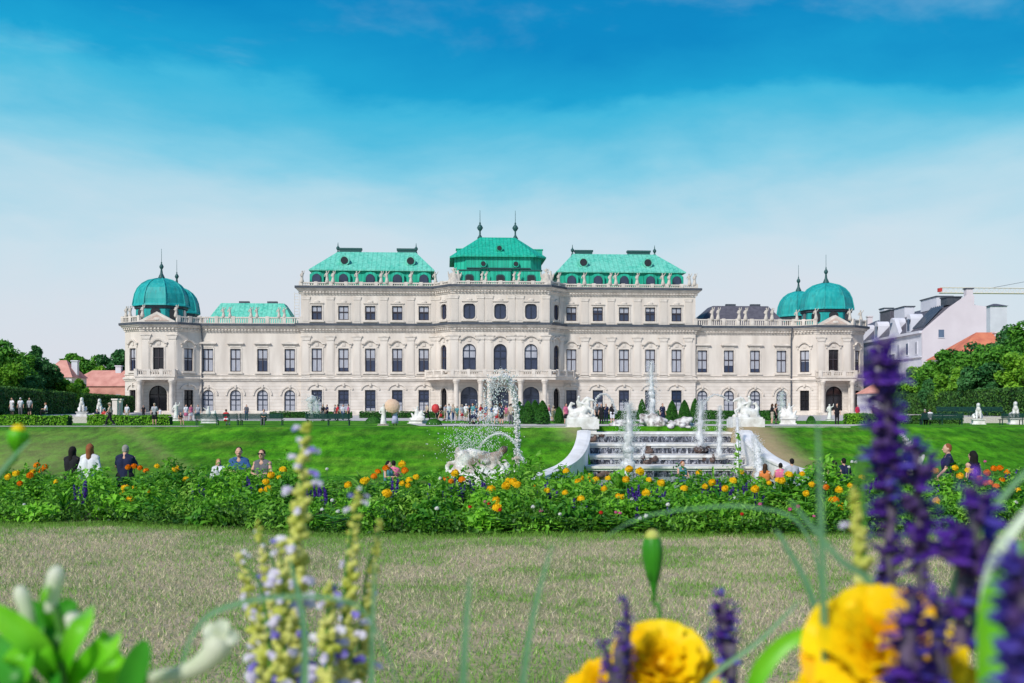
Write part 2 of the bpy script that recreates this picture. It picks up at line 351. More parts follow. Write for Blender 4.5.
# ------------------------------------------------------------------ terrain
TZ = -.48                                   # terrace level before the palace
def sm(a, b, x): u = min(1, max(0, (x-a)/(b-a))); return u*u*(3-2*u)
POOL = (11.4, 60.5, 7.4)
WALL_L = [(584,430),(583,438),(580,447),(574,456),(565,463),(552,469),(536,475),(516,482)]
WALL_R = [(745,430),(750,438),(757,446),(767,454),(780,461),(795,467),(812,472),(832,478)]
WL = WR = None
def H(x, y, bank=False):
    z = 0 - 1.75*sm(11.0,14.5,y) - .55*min(1, max(0,(y-14.5)/25.5)) - .8*sm(40,49,y)
    top = TZ + .0
    u = min(1, max(0, (y-(66))/(13.5))); u = .3*(u*u*(3-2*u))+.7*u
    z = z*(1-u) + top*u
    if 62 < y < 82.5 and not bank and WL and np.interp(y, WL[0], WL[1])+.35 < x < np.interp(y, WR[0], WR[1])-.35: z = -3.9
    if not bank and (x-POOL[0])**2+(y-POOL[1])**2 < (POOL[2])**2: z = -3.9
    return z
def ray_bank(px, py, up=.3):
    d = 84.0
    while d > 50 and EYE-(py-HOR)/F*d < H(X(px,d), d, True)+up: d -= .02
    return d
WALL_L = [(px,py,ray_bank(px,py)) for px, py in WALL_L]; WALL_R = [(px,py,ray_bank(px,py)) for px, py in WALL_R]
WL = [[d for _,_,d in WALL_L][::-1], [X(px,d) for px,_,d in WALL_L][::-1]]; WR = [[d for _,_,d in WALL_R][::-1], [X(px,d) for px,_,d in WALL_R][::-1]]
def gauss(x, c, s): return math.exp(-((x-c)/s)**2)
def dirt(x, y):
    d = 0
    px = 512+x/y*F if y > 5 else 0
    if 60 < y < 84: q = x-np.interp(y, WR[0], WR[1]); d = max(d, .95*sm(3.6,.8,q)*(q > -1)*sm(64,71,y)*sm(83,80,y))   # worn sand beside the cascade
    if 60 < y < 84: q = np.interp(y, WL[0], WL[1])-x; d = max(d, .55*sm(2.6,.5,q)*(q > -1)*sm(73,78,y)*sm(83,80,y))
    d = max(d, .30*sm(1.5,0,abs((x+28.5)-(80-y)*.66)))if 60 < y < 80 else d          # pale mown stripe
    d = max(d, .34*gauss(x,-31,6)*gauss(y,70,8))
    return d
xs = list(np.arange(-50,50.01,.5)); ys = list(np.arange(10,90,.5))
xs = [-3000,-1200,-500,-250,-160,-120,-90,-70,-60,-55]+xs+[55,60,70,90,120,160,250,500,1200,3000]
ys = [-400,-100,-30,-8,0,5]+ys+[92,96,100,110,130,160,200,260,400,800,1600,4000]
nx, ny = len(xs), len(ys)
V = np.array([(x,y,H(x,y)+ (npr.rand()-.5)*.05*(12<y<80)) for y in ys for x in xs]); Fc = []
for j in range(ny-1):
    for i in range(nx-1): a = j*nx+i; Fc.append((a,a+1,a+nx+1,a+nx))
dv = np.array([dirt(x,y) for y in ys for x in xs])
def ground_mat():
    m = bpy.data.materials.new('garden_grass'); t = nt(m); L = t.links.new
    out = t.nodes.new('ShaderNodeOutputMaterial'); p = t.nodes.new('ShaderNodeBsdfPrincipled'); p.inputs['Roughness'].default_value = .9; p.inputs['Specular IOR Level'].default_value = .1
    tc = t.nodes.new('ShaderNodeTexCoord')
    def noise(s, st=(1,1,1), d=6):
        mp = t.nodes.new('ShaderNodeMapping'); mp.inputs['Scale'].default_value = st; L(tc.outputs['Object'], mp.inputs[0])
        n = t.nodes.new('ShaderNodeTexNoise'); n.inputs['Scale'].default_value = s; n.inputs['Detail'].default_value = d; n.inputs['Roughness'].default_value = .65; L(mp.outputs[0], n.inputs[0]); return n.outputs[0]
    def ramp(f, stops):
        r = t.nodes.new('ShaderNodeValToRGB'); e = r.color_ramp.elements; L(f, r.inputs[0])
        e[0].position, e[0].color = stops[0][0], (*stops[0][1],1); e[1].position, e[1].color = stops[-1][0], (*stops[-1][1],1)
        for p_, c in stops[1:-1]: e.new(p_).color = (*c,1)
        return r.outputs[0]
    def mix(f, a, b, mode='MIX'):
        x = t.nodes.new('ShaderNodeMix'); x.data_type = 'RGBA'; x.blend_type = mode
        if isinstance(f, float): x.inputs[0].default_value = f
        else: L(f, x.inputs[0])
        L(a, x.inputs[6]); L(b, x.inputs[7]); return x.outputs[2]
    big = ramp(noise(.09,(1,2.2,1)), [(.36,(.045,.16,.005)),(.5,(.06,.26,.005)),(.66,(.13,.38,.012))])
    olive = ramp(noise(.16,(1,1.4,1),4), [(.5,(0,0,0)),(.72,(1,1,1))])
    rgbo = t.nodes.new('ShaderNodeRGB'); rgbo.outputs[0].default_value = (.15,.20,.03,1)
    om = t.nodes.new('ShaderNodeMath'); om.operation = 'MULTIPLY'; om.inputs[1].default_value = .6; L(olive, om.inputs[0])
    c = mix(om.outputs[0], big, rgbo.outputs[0])
    fine = ramp(noise(1.4,(1,.32,1),8), [(.36,(.30,.36,.3)),(.6,(1.25,1.2,1.25))])
    c = mix(.75, c, fine, 'MULTIPLY')
    fine2 = ramp(noise(11,(1,.25,1),3), [(.3,(.5,.55,.5)),(.65,(1.3,1.25,1.3))])
    c = mix(.6, c, fine2, 'MULTIPLY')
    at = t.nodes.new('ShaderNodeAttribute'); at.attribute_name = 'rnd'
    nn = noise(1.5); ad = t.nodes.new('ShaderNodeMath'); ad.operation = 'MULTIPLY_ADD'; L(nn, ad.inputs[0]); ad.inputs[1].default_value = .8; ad.inputs[2].default_value = -.4
    a2 = t.nodes.new('ShaderNodeMath'); a2.operation = 'ADD'; a2.use_clamp = True; L(at.outputs['Fac'], a2.inputs[0])
    a3 = t.nodes.new('ShaderNodeMath'); a3.operation = 'MULTIPLY'; L(ad.outputs[0], a3.inputs[0]); L(at.outputs['Fac'], a3.inputs[1]); L(a3.outputs[0], a2.inputs[1])
    rgb = t.nodes.new('ShaderNodeRGB'); rgb.outputs[0].default_value = (.40,.30,.17,1)
    c = mix(a2.outputs[0], c, rgb.outputs[0]); L(c, p.inputs[0])
    b = t.nodes.new('ShaderNodeBump'); b.inputs['Strength'].default_value = .6; b.inputs['Distance'].default_value = .15; L(noise(3,(1,1,1),8), b.inputs['Height']); L(b.outputs[0], p.inputs['Normal'])
    L(p.outputs[0], out.inputs[0]); return m
M['ground'] = ground_mat()
tag(link('ground', np_mesh('ground', V, Fc, 'ground', dv, nper=4, smooth=True)), kind='structure')
def sheet(name, poly, z, m):
    b = MB(); b.add([(x,y,z) for x,y in poly], [tuple(range(len(poly)))], m); return tag(b.build(name), kind='structure')
# near lawn, dry
M['dry'] = mat('dry_lawn_soil', (.42,.34,.22), (.26,.26,.12), 1.3, .95, detail=10, bump=.5, bscale=30, pos=(.4,.62))
def bed_front(x): return 7.75 + .75*sm(-1.2,-3.2,x) + .28*sm(2.4,4,x) + .04*math.sin(x*2.3)
fx = [x*.25 for x in range(-60,61)]
sheet('lawn', [(-15,-4),(15,-4)]+[(x, bed_front(x)+.5) for x in reversed(fx)], .004, 'dry')
sheet('bed_soil', [(x, bed_front(x)+.02) for x in fx]+[(15,11.0),(-15,11.0)], .010, mat('dark_soil', (.05,.035,.02), (.03,.02,.012), 9, .95))
# grass blades of the near lawn
g = np.random.RandomState(5); n = 330000
yy = 3.0 + (9.0-3.0)*g.rand(n)**.8; xx = (g.rand(n)*2-1)*(yy*.56+1.0)
keep = yy < 7.9 + .75*np.clip((-1.2-xx)/2.0,0,1); yy, xx = yy[keep], xx[keep]; n = len(yy)
def vnoise(x, y, s, seed):
    gg = np.random.RandomState(seed); T = gg.rand(64,64); u = x*s+100; v = y*s+100; iu = np.floor(u).astype(int); iv = np.floor(v).astype(int); fu = u-iu; fv = v-iv
    fu = fu*fu*(3-2*fu); fv = fv*fv*(3-2*fv)
    return (T[iu%64,iv%64]*(1-fu)*(1-fv)+T[(iu+1)%64,iv%64]*fu*(1-fv)+T[iu%64,(iv+1)%64]*(1-fu)*fv+T[(iu+1)%64,(iv+1)%64]*fu*fv)
gr = .35*vnoise(xx,yy,1.1,1)+.35*vnoise(xx,yy,3.3,2)+.3*vnoise(xx,yy,9,3)
gr = np.clip((gr-.53)*6+.02 + 1.1*np.clip((yy-(6.9+.75*np.clip((-1.2-xx)/2.0,0,1)))/.7,0,1) + .40*np.clip((4.9-yy)/1.3,0,1), 0, 1)
isg = g.rand(n) < gr*.7+.25
col = np.where(isg[:,None], np.array([.22,.43,.07]), np.array([.70,.62,.39]))*(.6+.75*g.rand(n))[:,None]
pk = (~isg)&(g.rand(n) < .25); col[pk] = np.array([.58,.47,.37])*(.6+.7*g.rand(pk.sum()))[:,None]
h = (.008+.022*g.rand(n))*(1+.25*isg); wd = .0011+.0014*g.rand(n); an = g.rand(n)*6.283; ln = g.normal(size=(n,2))*.013
B0 = np.stack([xx-np.cos(an)*wd, yy-np.sin(an)*wd, np.full(n,.002)],1); B1 = np.stack([xx+np.cos(an)*wd, yy+np.sin(an)*wd, np.full(n,.002)],1)
B2 = np.stack([xx+ln[:,0], yy+ln[:,1], h],1); V = np.stack([B0,B1,B2],1).reshape(-1,3)
tag(link('lawn_grass', np_mesh('lawn_grass', V, np.arange(3*n).reshape(-1,3), 'blade', col=np.repeat(col,3,0))), 'short dry lawn grass in front of the flower bed', 'grass', kind='stuff')
# terrace: gravel forecourt, paths
sheet('forecourt_gravel', [(-75,118),(75,118),(80,245),(-80,245)], TZ+.010, 'gravel')
sheet('terrace_path', [(-60,81.5),(-23.5,81.5),(-23.5,84.3),(-60,84.3)], TZ+.012, 'gravel')
sheet('cascade_path', [(-7,84.0),(26,84.0),(30,92),(-9,96)], TZ+.010, 'gravel')
for poly, z in (([(-140,101),(-37,101),(-47,135),(-58,170),(-66,205),(-140,205)],.10),([(39,101),(140,101),(140,205),(68,205),(59,170),(50,135)],.08)):
    b = MB(); b.prism(poly, TZ-.3, z, 'gravel', axis='z'); tag(b.build('side_terrace'), kind='structure')
b = MB(); b.box(-.6,4.7,79.4,80.4,-.95,TZ+.02,'trim'); b.box(18.9,24.5,79.6,80.4,-.95,TZ+.02,'trim'); tag(b.build('terrace_kerb'), kind='structure')
b = MB(); b.lathe([(POOL[2]+.2,-4.1),(POOL[2]+.2,-3.35),(0.01,-3.35)], mat('pool_water', (.10,.16,.15), (.16,.22,.2), 1.5, .08, bump=.5, bscale=5, spec=.5), (POOL[0],POOL[1],0), 48); tag(b.build('pool_water'), kind='structure')
# ------------------------------------------------------------------ the palace
TH = R(3.5); PC = Vector((-2.945,216,0)); cT, sT = math.cos(TH), math.sin(TH)
palace = empty('palace', (PC.x,PC.y,TZ), TH, 'long cream baroque palace with green copper roofs and corner domes', 'palace')
def lx(px, yl):
    t_ = (px-512)/F; return (t_*(216+yl*cT)-PC.x+yl*sT)/(cT-t_*sT)
def pput(mb, name, parent=palace, smooth=False):
    o = mb.build(name, parent, smooth); o.location = (0,0,-TZ if parent is palace else 0); return o
def outline(w, h, kind):
    """window outline, origin bottom centre, counter-clockwise in (x,z)"""
    a = w/2
    if kind == 'rect': return [(-a,0),(a,0),(a,h),(-a,h)]
    if kind == 'arch':
        return [(-a,0),(a,0)]+[(a*math.cos(math.pi*k/12), h-a+a*math.sin(math.pi*k/12)) for k in range(13)]
    r = a*.62                                                         # rounded corners
    pts = []
    for cx, cz, s in ((a-r,r,-90),(a-r,h-r,0),(-a+r,h-r,90),(-a+r,r,180)):
        pts += [(cx+r*math.cos(R(s+90*k/5)), cz+r*math.sin(R(s+90*k/5))) for k in range(6)]
    return pts
def wall_panel(mb, p0, p1, z0, z1, ops, mt, reveal=.5):
    p0 = Vector(p0); p1 = Vector(p1); Lw = (p1-p0).length; u = (p1-p0)/Lw; nin = Vector((-u.y,u.x))
    def P(s, z, d=0): return (p0.x+u.x*s+nin.x*d, p0.y+u.y*s+nin.y*d, z)
    xs = sorted({0, Lw}|{o[0]-o[1]/2 for o in ops}|{o[0]+o[1]/2 for o in ops}); zs = sorted({z0,z1}|{o[2] for o in ops}|{o[2]+o[3] for o in ops})
    for i in range(len(xs)-1):
        for j in range(len(zs)-1):
            cx, cz = (xs[i]+xs[i+1])/2, (zs[j]+zs[j+1])/2
            if xs[i+1]-xs[i] < 1e-5 or zs[j+1]-zs[j] < 1e-5: continue
            if any(abs(cx-o[0]) < o[1]/2 and o[2] < cz < o[2]+o[3] for o in ops): continue
            mb.add([P(xs[i],zs[j]),P(xs[i+1],zs[j]),P(xs[i+1],zs[j+1]),P(xs[i],zs[j+1])], [(0,1,2,3)], mt)
    for (c, w_, zb, h, kind) in ops:
        ol = outline(w_, h, kind); n = len(ol)
        mb.add([P(c+x,zb+z) for x,z in ol]+[P(c+x,zb+z,reveal) for x,z in ol], [(i,n+i,n+(i+1)%n,(i+1)%n) for i in range(n)], mt)
        if kind == 'arch':
            a = w_/2
            for sgn in (1,-1):
                arc = [(sgn*a*math.cos(math.pi/2*k/6), h-a+a*math.sin(math.pi/2*k/6)) for k in range(7)]
                mb.add([P(c+sgn*a,zb+h)]+[P(c+x,zb+z) for x,z in arc], [(0,k+1,k+2) for k in range(6)], mt)
        if kind == 'round':
            a = w_/2; r = a*.62
            for cx, cz, s, ex, ez in ((a-r,r,-90,a,0),(a-r,h-r,0,a,h),(-a+r,h-r,90,-a,h),(-a+r,r,180,-a,0)):
                arc = [(cx+r*math.cos(R(s+90*k/5)), cz+r*math.sin(R(s+90*k/5))) for k in range(6)]
                mb.add([P(c+ex,zb+ez)]+[P(c+x,zb+z) for x,z in arc], [(0,k+1,k+2) for k in range(5)], mt)
    return u
def s_of(px, p0, p1):
    p0 = Vector(p0); u = (Vector(p1)-p0).normalized(); t_ = (px-512)/F
    A0 = PC.x+p0.x*cT-p0.y*sT - t_*(216+p0.x*sT+p0.y*cT); A1 = u.x*cT-u.y*sT - t_*(u.x*sT+u.y*cT)
    return -A0/A1
# window prototypes -------------------------------------------------
protos = {}
def window_proto(key, w_, h, kind, frame='frame', pane='pane', curtain=None, hood=None, transom=.56, name='window', ring=True, extra_rail=None):
    b = MB(); y0, y1 = .22, .34; fw = .15
    ol = outline(w_, h, kind)
    cx, cz = 0, h/2; inn = [(x*(1-2*fw/w_), cz+(z-cz)*(1-2*fw/h)) for x, z in ol]; n = len(ol)
    vs = [(x,y0,z) for x,z in ol]+[(x,y0,z) for x,z in inn]+[(x,y1,z) for x,z in ol]+[(x,y1,z) for x,z in inn]
    b.add(vs, [(i,(i+1)%n,n+(i+1)%n,n+i) for i in range(n)]+[(n+i,n+(i+1)%n,3*n+(i+1)%n,3*n+i) for i in range(n)], frame)
    b.box(-.08,.08,y0-.02,y1-.01,fw,h-fw-(.02),frame)
    if transom: b.box(-w_/2+fw*.9,w_/2-fw*.9,y0-.04,y1-.015,h*transom-.10,h*transom+.10,frame)
    if kind == 'arch': b.box(-w_/2+fw*.9,w_/2-fw*.9,y0-.03,y1-.012,h-w_/2-.08,h-w_/2+.06,frame)
    for zz in extra_rail or (): b.box(-w_/2+fw*.9,w_/2-fw*.9,y0-.01,y1-.02,h*zz-.03,h*zz+.03,frame)
    root = b.build(name)
    p = MB(); p.add([(x,y1+.004,z) for x,z in inn], [tuple(range(n))], pane)
    p.build('pane', root)
    if curtain:                                                       # pale net curtain / blind hung right behind the glass, top to fraction
        q = MB()
        lo, hi = curtain
        if kind == 'rect': q.box(-w_/2+fw,w_/2-fw,y1-.055,y1-.03,h*lo+fw,h*hi-fw,'curtain')
        else:
            sel = [(x,max(z,h*lo)) for x,z in inn]; q.add([(x,y1-.04,z) for x,z in sel], [tuple(range(n))], 'curtain')
        q.build('curtain', root)
    if ring or hood:
        s = MB(); rw = .24
        if ring:
            o2 = [(x*(1+2*rw/w_), cz+(z-cz)*(1+2*rw/h)) for x, z in ol]
            vs = [(x,-.002,z) for x,z in o2]+[(x,-.09,z) for x,z in o2]+[(x,-.09,z) for x,z in ol]+[(x,.1,z) for x,z in ol]
            s.add(vs, sum([[(k*n+i,k*n+(i+1)%n,(k+1)*n+(i+1)%n,(k+1)*n+i) for i in range(n)] for k in range(3)], []), 'trim')
        s.box(-w_/2-.45,w_/2+.45,-.34,.0,-.46,-.20,'trim')
        if hood == 'wave':
            W2 = w_/2+.75; zb = h+.75
            top = [(-W2,zb),(-W2,zb+.28),(-W2*.62,zb+.34)]+[(W2*.62*math.sin(math.pi/2*k/6), zb+.34+.62*math.cos(math.pi/2*k/6)**1.6) for k in range(-6,7)]+[(W2*.62,zb+.34),(W2,zb+.28),(W2,zb)]
            low = [(x*.8,z-.28) for x,z in top[3:-3]]
            poly_t = top; m_ = len(low)
            # the moulding as a band following the curve
            path = top[1:-1]
            band_o = path; band_i = [(x*.97, z-.26) for x,z in path]
            k = len(path); vs = [(x,0,z) for x,z in band_o]+[(x,-.38,z) for x,z in band_o]+[(x,-.34,z) for x,z in band_i]+[(x,0,z) for x,z in band_i]
            s.add(vs, sum([[(a*k+i,a*k+i+1,((a+1)%4)*k+i+1,((a+1)%4)*k+i) for i in range(k-1)] for a in range(4)], [])+[(0,k,2*k,3*k),(k-1,2*k-1,3*k-1,4*k-1)], 'trim')
            s.box(-.3,.3,-.12,0,h+.5,h+1.1,'trim')
            for sx in (-1,1): s.box(sx*(w_/2+.42)-.12,sx*(w_/2+.42)+.12,-.2,0,h+.25,h+.72,'trim')
        elif hood == 'flat':
            s.box(-w_/2-.6,w_/2+.6,-.5,0,h+.95,h+1.15,'trim'); s.box(-w_/2-.45,w_/2+.45,-.28,0,h+.75,h+.95,'trim'); s.box(-w_/2-.1,w_/2+.1,-.1,0,h+.35,h+.7,'trim')
            vs = [(-w_/2-.6,h+1.15),(w_/2+.6,h+1.15),(w_/2*.6,h+1.38),(-w_/2*.6,h+1.38)]; s.prism(vs, -.45, 0, 'trim')
        elif hood == 'arch':
            k = 12; r0, r1 = w_/2+.55, w_/2+.85; zc = h-w_/2*(1 if kind == 'arch' else .35)
            if kind != 'arch': r0 *= 1.0; zc = h+.05
            ysc = 1 if kind == 'arch' else .62
            vs = []
            for rr, yy_ in ((r1,0),(r1,-.2),(r0,-.2),(r0,0)):
                vs += [(rr*math.cos(math.pi*q/k), yy_, zc+ysc*rr*math.sin(math.pi*q/k)) for q in range(k+1)]
            kk = k+1
            s.add(vs, sum([[(a*kk+i,a*kk+i+1,(a+1)*kk+i+1,(a+1)*kk+i) for i in range(k)] for a in range(3)], []), 'trim')
            s.box(-.2,.2,-.32,0,zc+ysc*r0-.3,zc+ysc*r1+.12,'trim')
        elif hood == 'garland':
            s.box(-w_/2-.35,w_/2+.35,-.22,0,h+.42,h+.6,'trim'); s.ball((0,-.1,h+.8),.36,'trim',8,5,(1.6,.5,.8))
        s.build('surround', root)
    protos[key] = (root, w_, h, kind); return root
window_proto('wing_up', 2.0,4.4,'rect',curtain=(0,1),hood='flat')
window_proto('blk_up', 2.0,4.5,'rect',curtain=(0,1),hood='wave')
window_proto('blk_gr', 2.05,4.15,'rect',frame='frame_bl',hood='arch',curtain=(0,.45),extra_rail=(.3,.8))
window_proto('wing_gr', 2.1,4.15,'arch',frame='frame_bl',hood='arch',curtain=(0,.52),transom=.55,extra_rail=(.3,))
window_proto('blk_top', 2.0,2.75,'rect',curtain=(.55,1),hood='garland',transom=.55)
window_proto('blk_top_light', 2.0,2.75,'rect',curtain=(0,1),hood='garland',transom=.55)
window_proto('cen_up', 2.55,4.95,'arch',frame='frame_bl',curtain=(.46,1),hood='wave',transom=.45)
window_proto('cen_up_dark', 2.55,4.95,'arch',frame='frame_bl',hood='wave',transom=.45)
window_proto('cen_top', 2.3,2.95,'round',frame='frame_bl',hood='garland',transom=None)
window_proto('ang_top', 1.8,2.95,'round',hood='garland',transom=None)
window_proto('ang_up', 1.9,4.95,'arch',hood='wave',transom=.5)
window_proto('ang_gr', 2.1,5.2,'arch',frame='interior',pane='pane_dk',hood=None,transom=None,name='door')
window_proto('cen_door', 3.3,5.4,'arch',frame='frame_bl',pane='pane',hood=None,transom=.62,name='door')
window_proto('pav_up', 2.0,4.3,'rect',hood='wave',pane='pane_dk')
window_proto('pav_ang_up', 1.9,4.3,'rect',hood='wave',curtain=(.45,1))
window_proto('pav_gr', 1.9,4.1,'rect',frame='interior',pane='pane_dk',hood='arch',extra_rail=(.25,.75))
window_proto('pav_door', 3.4,5.6,'arch',frame='interior',pane='pane_dk',hood=None,transom=None,name='door')
used = set()
def place(key, p0, p1, s, zb):
    root = protos[key][0]; p0 = Vector(p0); u = (Vector(p1)-p0).normalized()
    o = root if key not in used else copy_tree(root); used.add(key)
    o.parent = palace; o.location = (p0.x+u.x*s, p0.y+u.y*s, zb-TZ); o.rotation_euler = (0,0,math.atan2(u.y,u.x))
    if key in ('wing_up','blk_up','blk_gr','wing_gr','blk_top') and rnd.random() < .3 and root is not o:
        for c in o.children:
            if c.name.startswith('curtain') and protos[key][3] == 'rect': k_ = rnd.choice((.35,.5,.7,.85)); h_ = protos[key][2]; c.scale = (1,1,k_); c.location.z = (h_-.15)*(1-k_)*(1 if key != 'blk_gr' else 0)
    return o
Z0, Z1, Z2, Z3 = TZ, 6.45, 16.2, 23.4
def facade(name, p0, p1, ztop, wins, ret=None):
    """wins: (px, key, z_bottom)"""
    ops0, ops1, ops2 = [], [], []
    for px, key, zb in wins:
        s = s_of(px, p0, p1) if px else (Vector(p1)-Vector(p0)).length/2
        _, w_, h, kind = protos[key]; (ops0 if zb < 5 else ops1 if zb < 16 else ops2).append((s,w_,zb,h,kind)); place(key, p0, p1, s, zb)
    b = MB()
    wall_panel(b, p0, p1, Z0, Z1, ops0, 'rust'); wall_panel(b, p0, p1, Z1, min(ztop,17.1), ops1, 'stone')
    if ztop > 18: wall_panel(b, p0, p1, 17.1, ztop, ops2, 'stone')
    return pput(b, 'wall')
FY, BY, CY = -3.2, -.6, -5.0
pl = [(lx(125,0),9),(lx(125,0),0),(lx(141,FY),FY),(lx(177,FY),FY),(lx(200,0),0)]
pr = [(lx(793,0),0),(lx(816.5,FY),FY),(lx(851,FY),FY),(lx(863.5,0),0),(lx(863.5,0),9)]
bl0, bl1 = (lx(301,BY),BY), (lx(436,BY),BY); c0, c1 = (lx(452,CY),CY), (lx(548.5,CY),CY); br0, br1 = (lx(564,BY),BY), (lx(695.5,BY),BY)
GZ = .25
U1, U2 = 7.95, 18.0
facade('wall', pl[0], pl[1], 16.6, [])
facade('wall', pl[1], pl[2], 16.6, [(None,'pav_gr',GZ),(None,'pav_ang_up',8.0)])
facade('wall', pl[2], pl[3], 16.6, [(158,'pav_door',TZ+.05),(158.5,'pav_up',8.1)])
facade('wall', pl[3], pl[4], 16.6, [(None,'pav_gr',GZ),(None,'pav_ang_up',8.0)])
facade('wall', pl[4], (bl0[0],0), 17.1, [(p,'wing_gr',GZ) for p in (208,235.5,262.5,289.8)]+[(p,'wing_up',U1) for p in (208,235.5,262.5,289.8)])
facade('wall', bl0, bl1, Z3+.2, [(p,'blk_gr',GZ) for p in (316.8,343.5,370.3,397.3,423.8)]+[(p,'blk_up',U1) for p in (316.8,343.5,370.3,397.3,423.8)]+[(p,'blk_top' if p != 343.5 else 'blk_top_light',U2) for p in (316.8,343.5,370.3,397.3,423.8)])
facade('wall', bl1, c0, Z3+.2, [(None,'ang_gr',TZ+.05),(None,'ang_up',U1+.2),(None,'ang_top',U2)])
facade('wall', c0, c1, Z3+.2, [(p,'cen_door',TZ+.05) for p in (469.3,500.2,531)]+[(469.3,'cen_up',U1+.3),(500.2,'cen_up_dark',U1+.3),(531,'cen_up',U1+.3)]+[(p,'cen_top',U2-.05) for p in (469.3,500.2,531)])
facade('wall', c1, br0, Z3+.2, [(None,'ang_gr',TZ+.05),(None,'ang_up',U1+.2),(None,'ang_top',U2)])
RB = (571.4,597.8,624,650.2,676.5)
facade('wall', br0, br1, Z3+.2, [(p,'blk_gr',GZ) for p in RB]+[(p,'blk_up',U1) for p in RB]+[(p,'blk_top',U2) for p in RB])
RW = (702.3,728.8,755,781.5)
facade('wall', (br1[0],0), pr[0], 17.1, [(p,'wing_gr',GZ) for p in RW]+[(p,'wing_up',U1) for p in RW])
facade('wall', pr[0], pr[1], 16.6, [(None,'pav_gr',GZ),(None,'pav_ang_up',8.0)])
facade('wall', pr[1], pr[2], 16.6, [(834,'pav_door',TZ+.05),(833.5,'pav_up',8.1)])
facade('wall', pr[2], pr[3], 16.6, [(None,'pav_gr',GZ),(None,'pav_ang_up',8.0)])
facade('wall', pr[3], pr[4], 16.6, [])
# returns, backs, flat roofs
b = MB()
for x0, x1, y0, y1, zt in ((pl[0][0]+.3,pr[4][0]-.3,8.9,24,16.4),(bl0[0]+.02,br1[0]-.02,1.2,22,Z3),):
    b.box(x0,x1,y0,y1,TZ,zt,'stone')
for x in (bl0[0],br1[0]): b.box(x-.01,x+.01+(.3 if x < 0 else -.3),BY+.01,1.3,TZ,Z3+.1,'stone')
b.box(bl0[0],br1[0],BY+.05,1.2,Z3,Z3+.19,'leadline'); b.box(pl[0][0]+.6,pr[4][0]-.6,.6,9,16.45,16.6,'leadline'); b.box(c0[0],c1[0],CY+.5,0,Z3,Z3+.18,'leadline')
pput(b, 'rear_block')
full = [pl[0],pl[1],pl[2],pl[3],pl[4],(bl0[0],0),bl0,bl1,c0,c1,br0,br1,(br1[0],0),pr[0],pr[1],pr[2],pr[3],pr[4]]
b = MB(); b.sweep(full, [(0,TZ),(.35,TZ),(.35,TZ+.7),(.0,TZ+.85)], 'trim'); pput(b, 'plinth')
b = MB(); b.sweep(full, [(0,6.1),(.22,6.15),(.22,6.4),(.42,6.45),(.42,6.68),(0,6.9)], 'trim'); b.sweep(full, [(0,7.15),(.16,7.18),(.16,7.36),(0,7.4)], 'trim'); pput(b, 'string_course')
def cornice(path, z, name='cornice', pavil=False):
    b = MB()
    b.sweep(path, [(0,z-1.15),(.14,z-1.12),(.14,z-.85),(.3,z-.8),(.3,z-.5),(.62,z-.38),(.70,z-.12),(.95,z-.05),(.95,z+.12),(0,z+.14)], 'trim')
    b.sweep(path, [(-.3,z+.142),(1.10,z+.10),(1.10,z+.52),(.75,z+.55),(-.3,z+.45)], 'leadline')
    # dentils
    for a_, c_ in zip(path[:-1], path[1:]):
        a2, c2 = Vector(a_), Vector(c_); Ls = (c2-a2).length; u = (c2-a2)/max(Ls, 1e-6); n_ = int(Ls/.62); o_ = Vector((u.y,-u.x))
        if Ls < 1: continue
        for k in range(1, n_):
            q = a2+u*(k*Ls/n_); T = Matrix.Translation((q.x,q.y,0)) @ Matrix.Rotation(math.atan2(u.y,u.x),4,'Z'); b.box(-.16,.16,-.55,-.1,z-.78,z-.5,'trim',T)
    return pput(b, name)
cornice(full[:6], 16.65); cornice([(bl0[0],3.0)]+full[6:12]+[(br1[0],3.0)], 16.75); cornice(full[12:], 16.65)
cornice([(bl0[0],10)]+full[6:12]+[(br1[0],10)], 24.0)
# pilasters
pil1 = MB(); pil1.box(-.72,.72,-.10,0,7.4,14.0,'stone'); pil1.box(-.5,.5,-.14,-.05,7.9,13.6,'stone'); pil1.prism([(-.72,14.0),(.72,14.0),(.95,14.7),(-.95,14.7)], -.2, 0, 'trim'); pil1.box(-1.05,1.05,-.3,0,14.7,14.95,'trim'); pil1.box(-.85,.85,-.16,0,6.9,7.4,'trim')
pil1 = pil1.mesh('pilaster'); 
pil2 = MB(); pil2.box(-.72,.72,-.09,0,17.2,21.9,'stone'); pil2.box(-.5,.5,-.13,-.05,17.7,21.6,'stone'); pil2.prism([(-.72,21.9),(.72,21.9),(.9,22.5),(-.9,22.5)], -.18, 0, 'trim'); pil2 = pil2.mesh('pilaster')
def pilasters(p0, p1, ss, low=True, high=True):
    p0 = Vector(p0); u = (Vector(p1)-p0).normalized()
    for s in ss:
        for me, ok in ((pil1,low),(pil2,high)):
            if ok: o = link('pilaster', me, palace, (p0.x+u.x*s,p0.y+u.y*s,-TZ), math.atan2(u.y,u.x))
def mids(pxs, p0, p1, e0, e1):
    s = [s_of(p, p0, p1) for p in pxs]; m_ = [(a+c)/2 for a, c in zip(s[:-1], s[1:])]; return [s[0]-(s[1]-s[0])/2+e0]+m_+[s[-1]+(s[-1]-s[-2])/2+e1]
pilasters(bl0, bl1, mids((316.8,343.5,370.3,397.3,423.8), bl0, bl1, .5, -.5))
pilasters(br0, br1, mids(RB, br0, br1, .8, -.3))
sc = [s_of(p, c0, c1) for p in (469.3,500.2,531)]; dd = sc[1]-sc[0]
pilasters(c0, c1, [sc[0]-dd*.5+.1, sc[0]+dd*.36, sc[1]-dd*.36, sc[1]+dd*.36, sc[2]-dd*.36, sc[2]+dd*.5-.1])
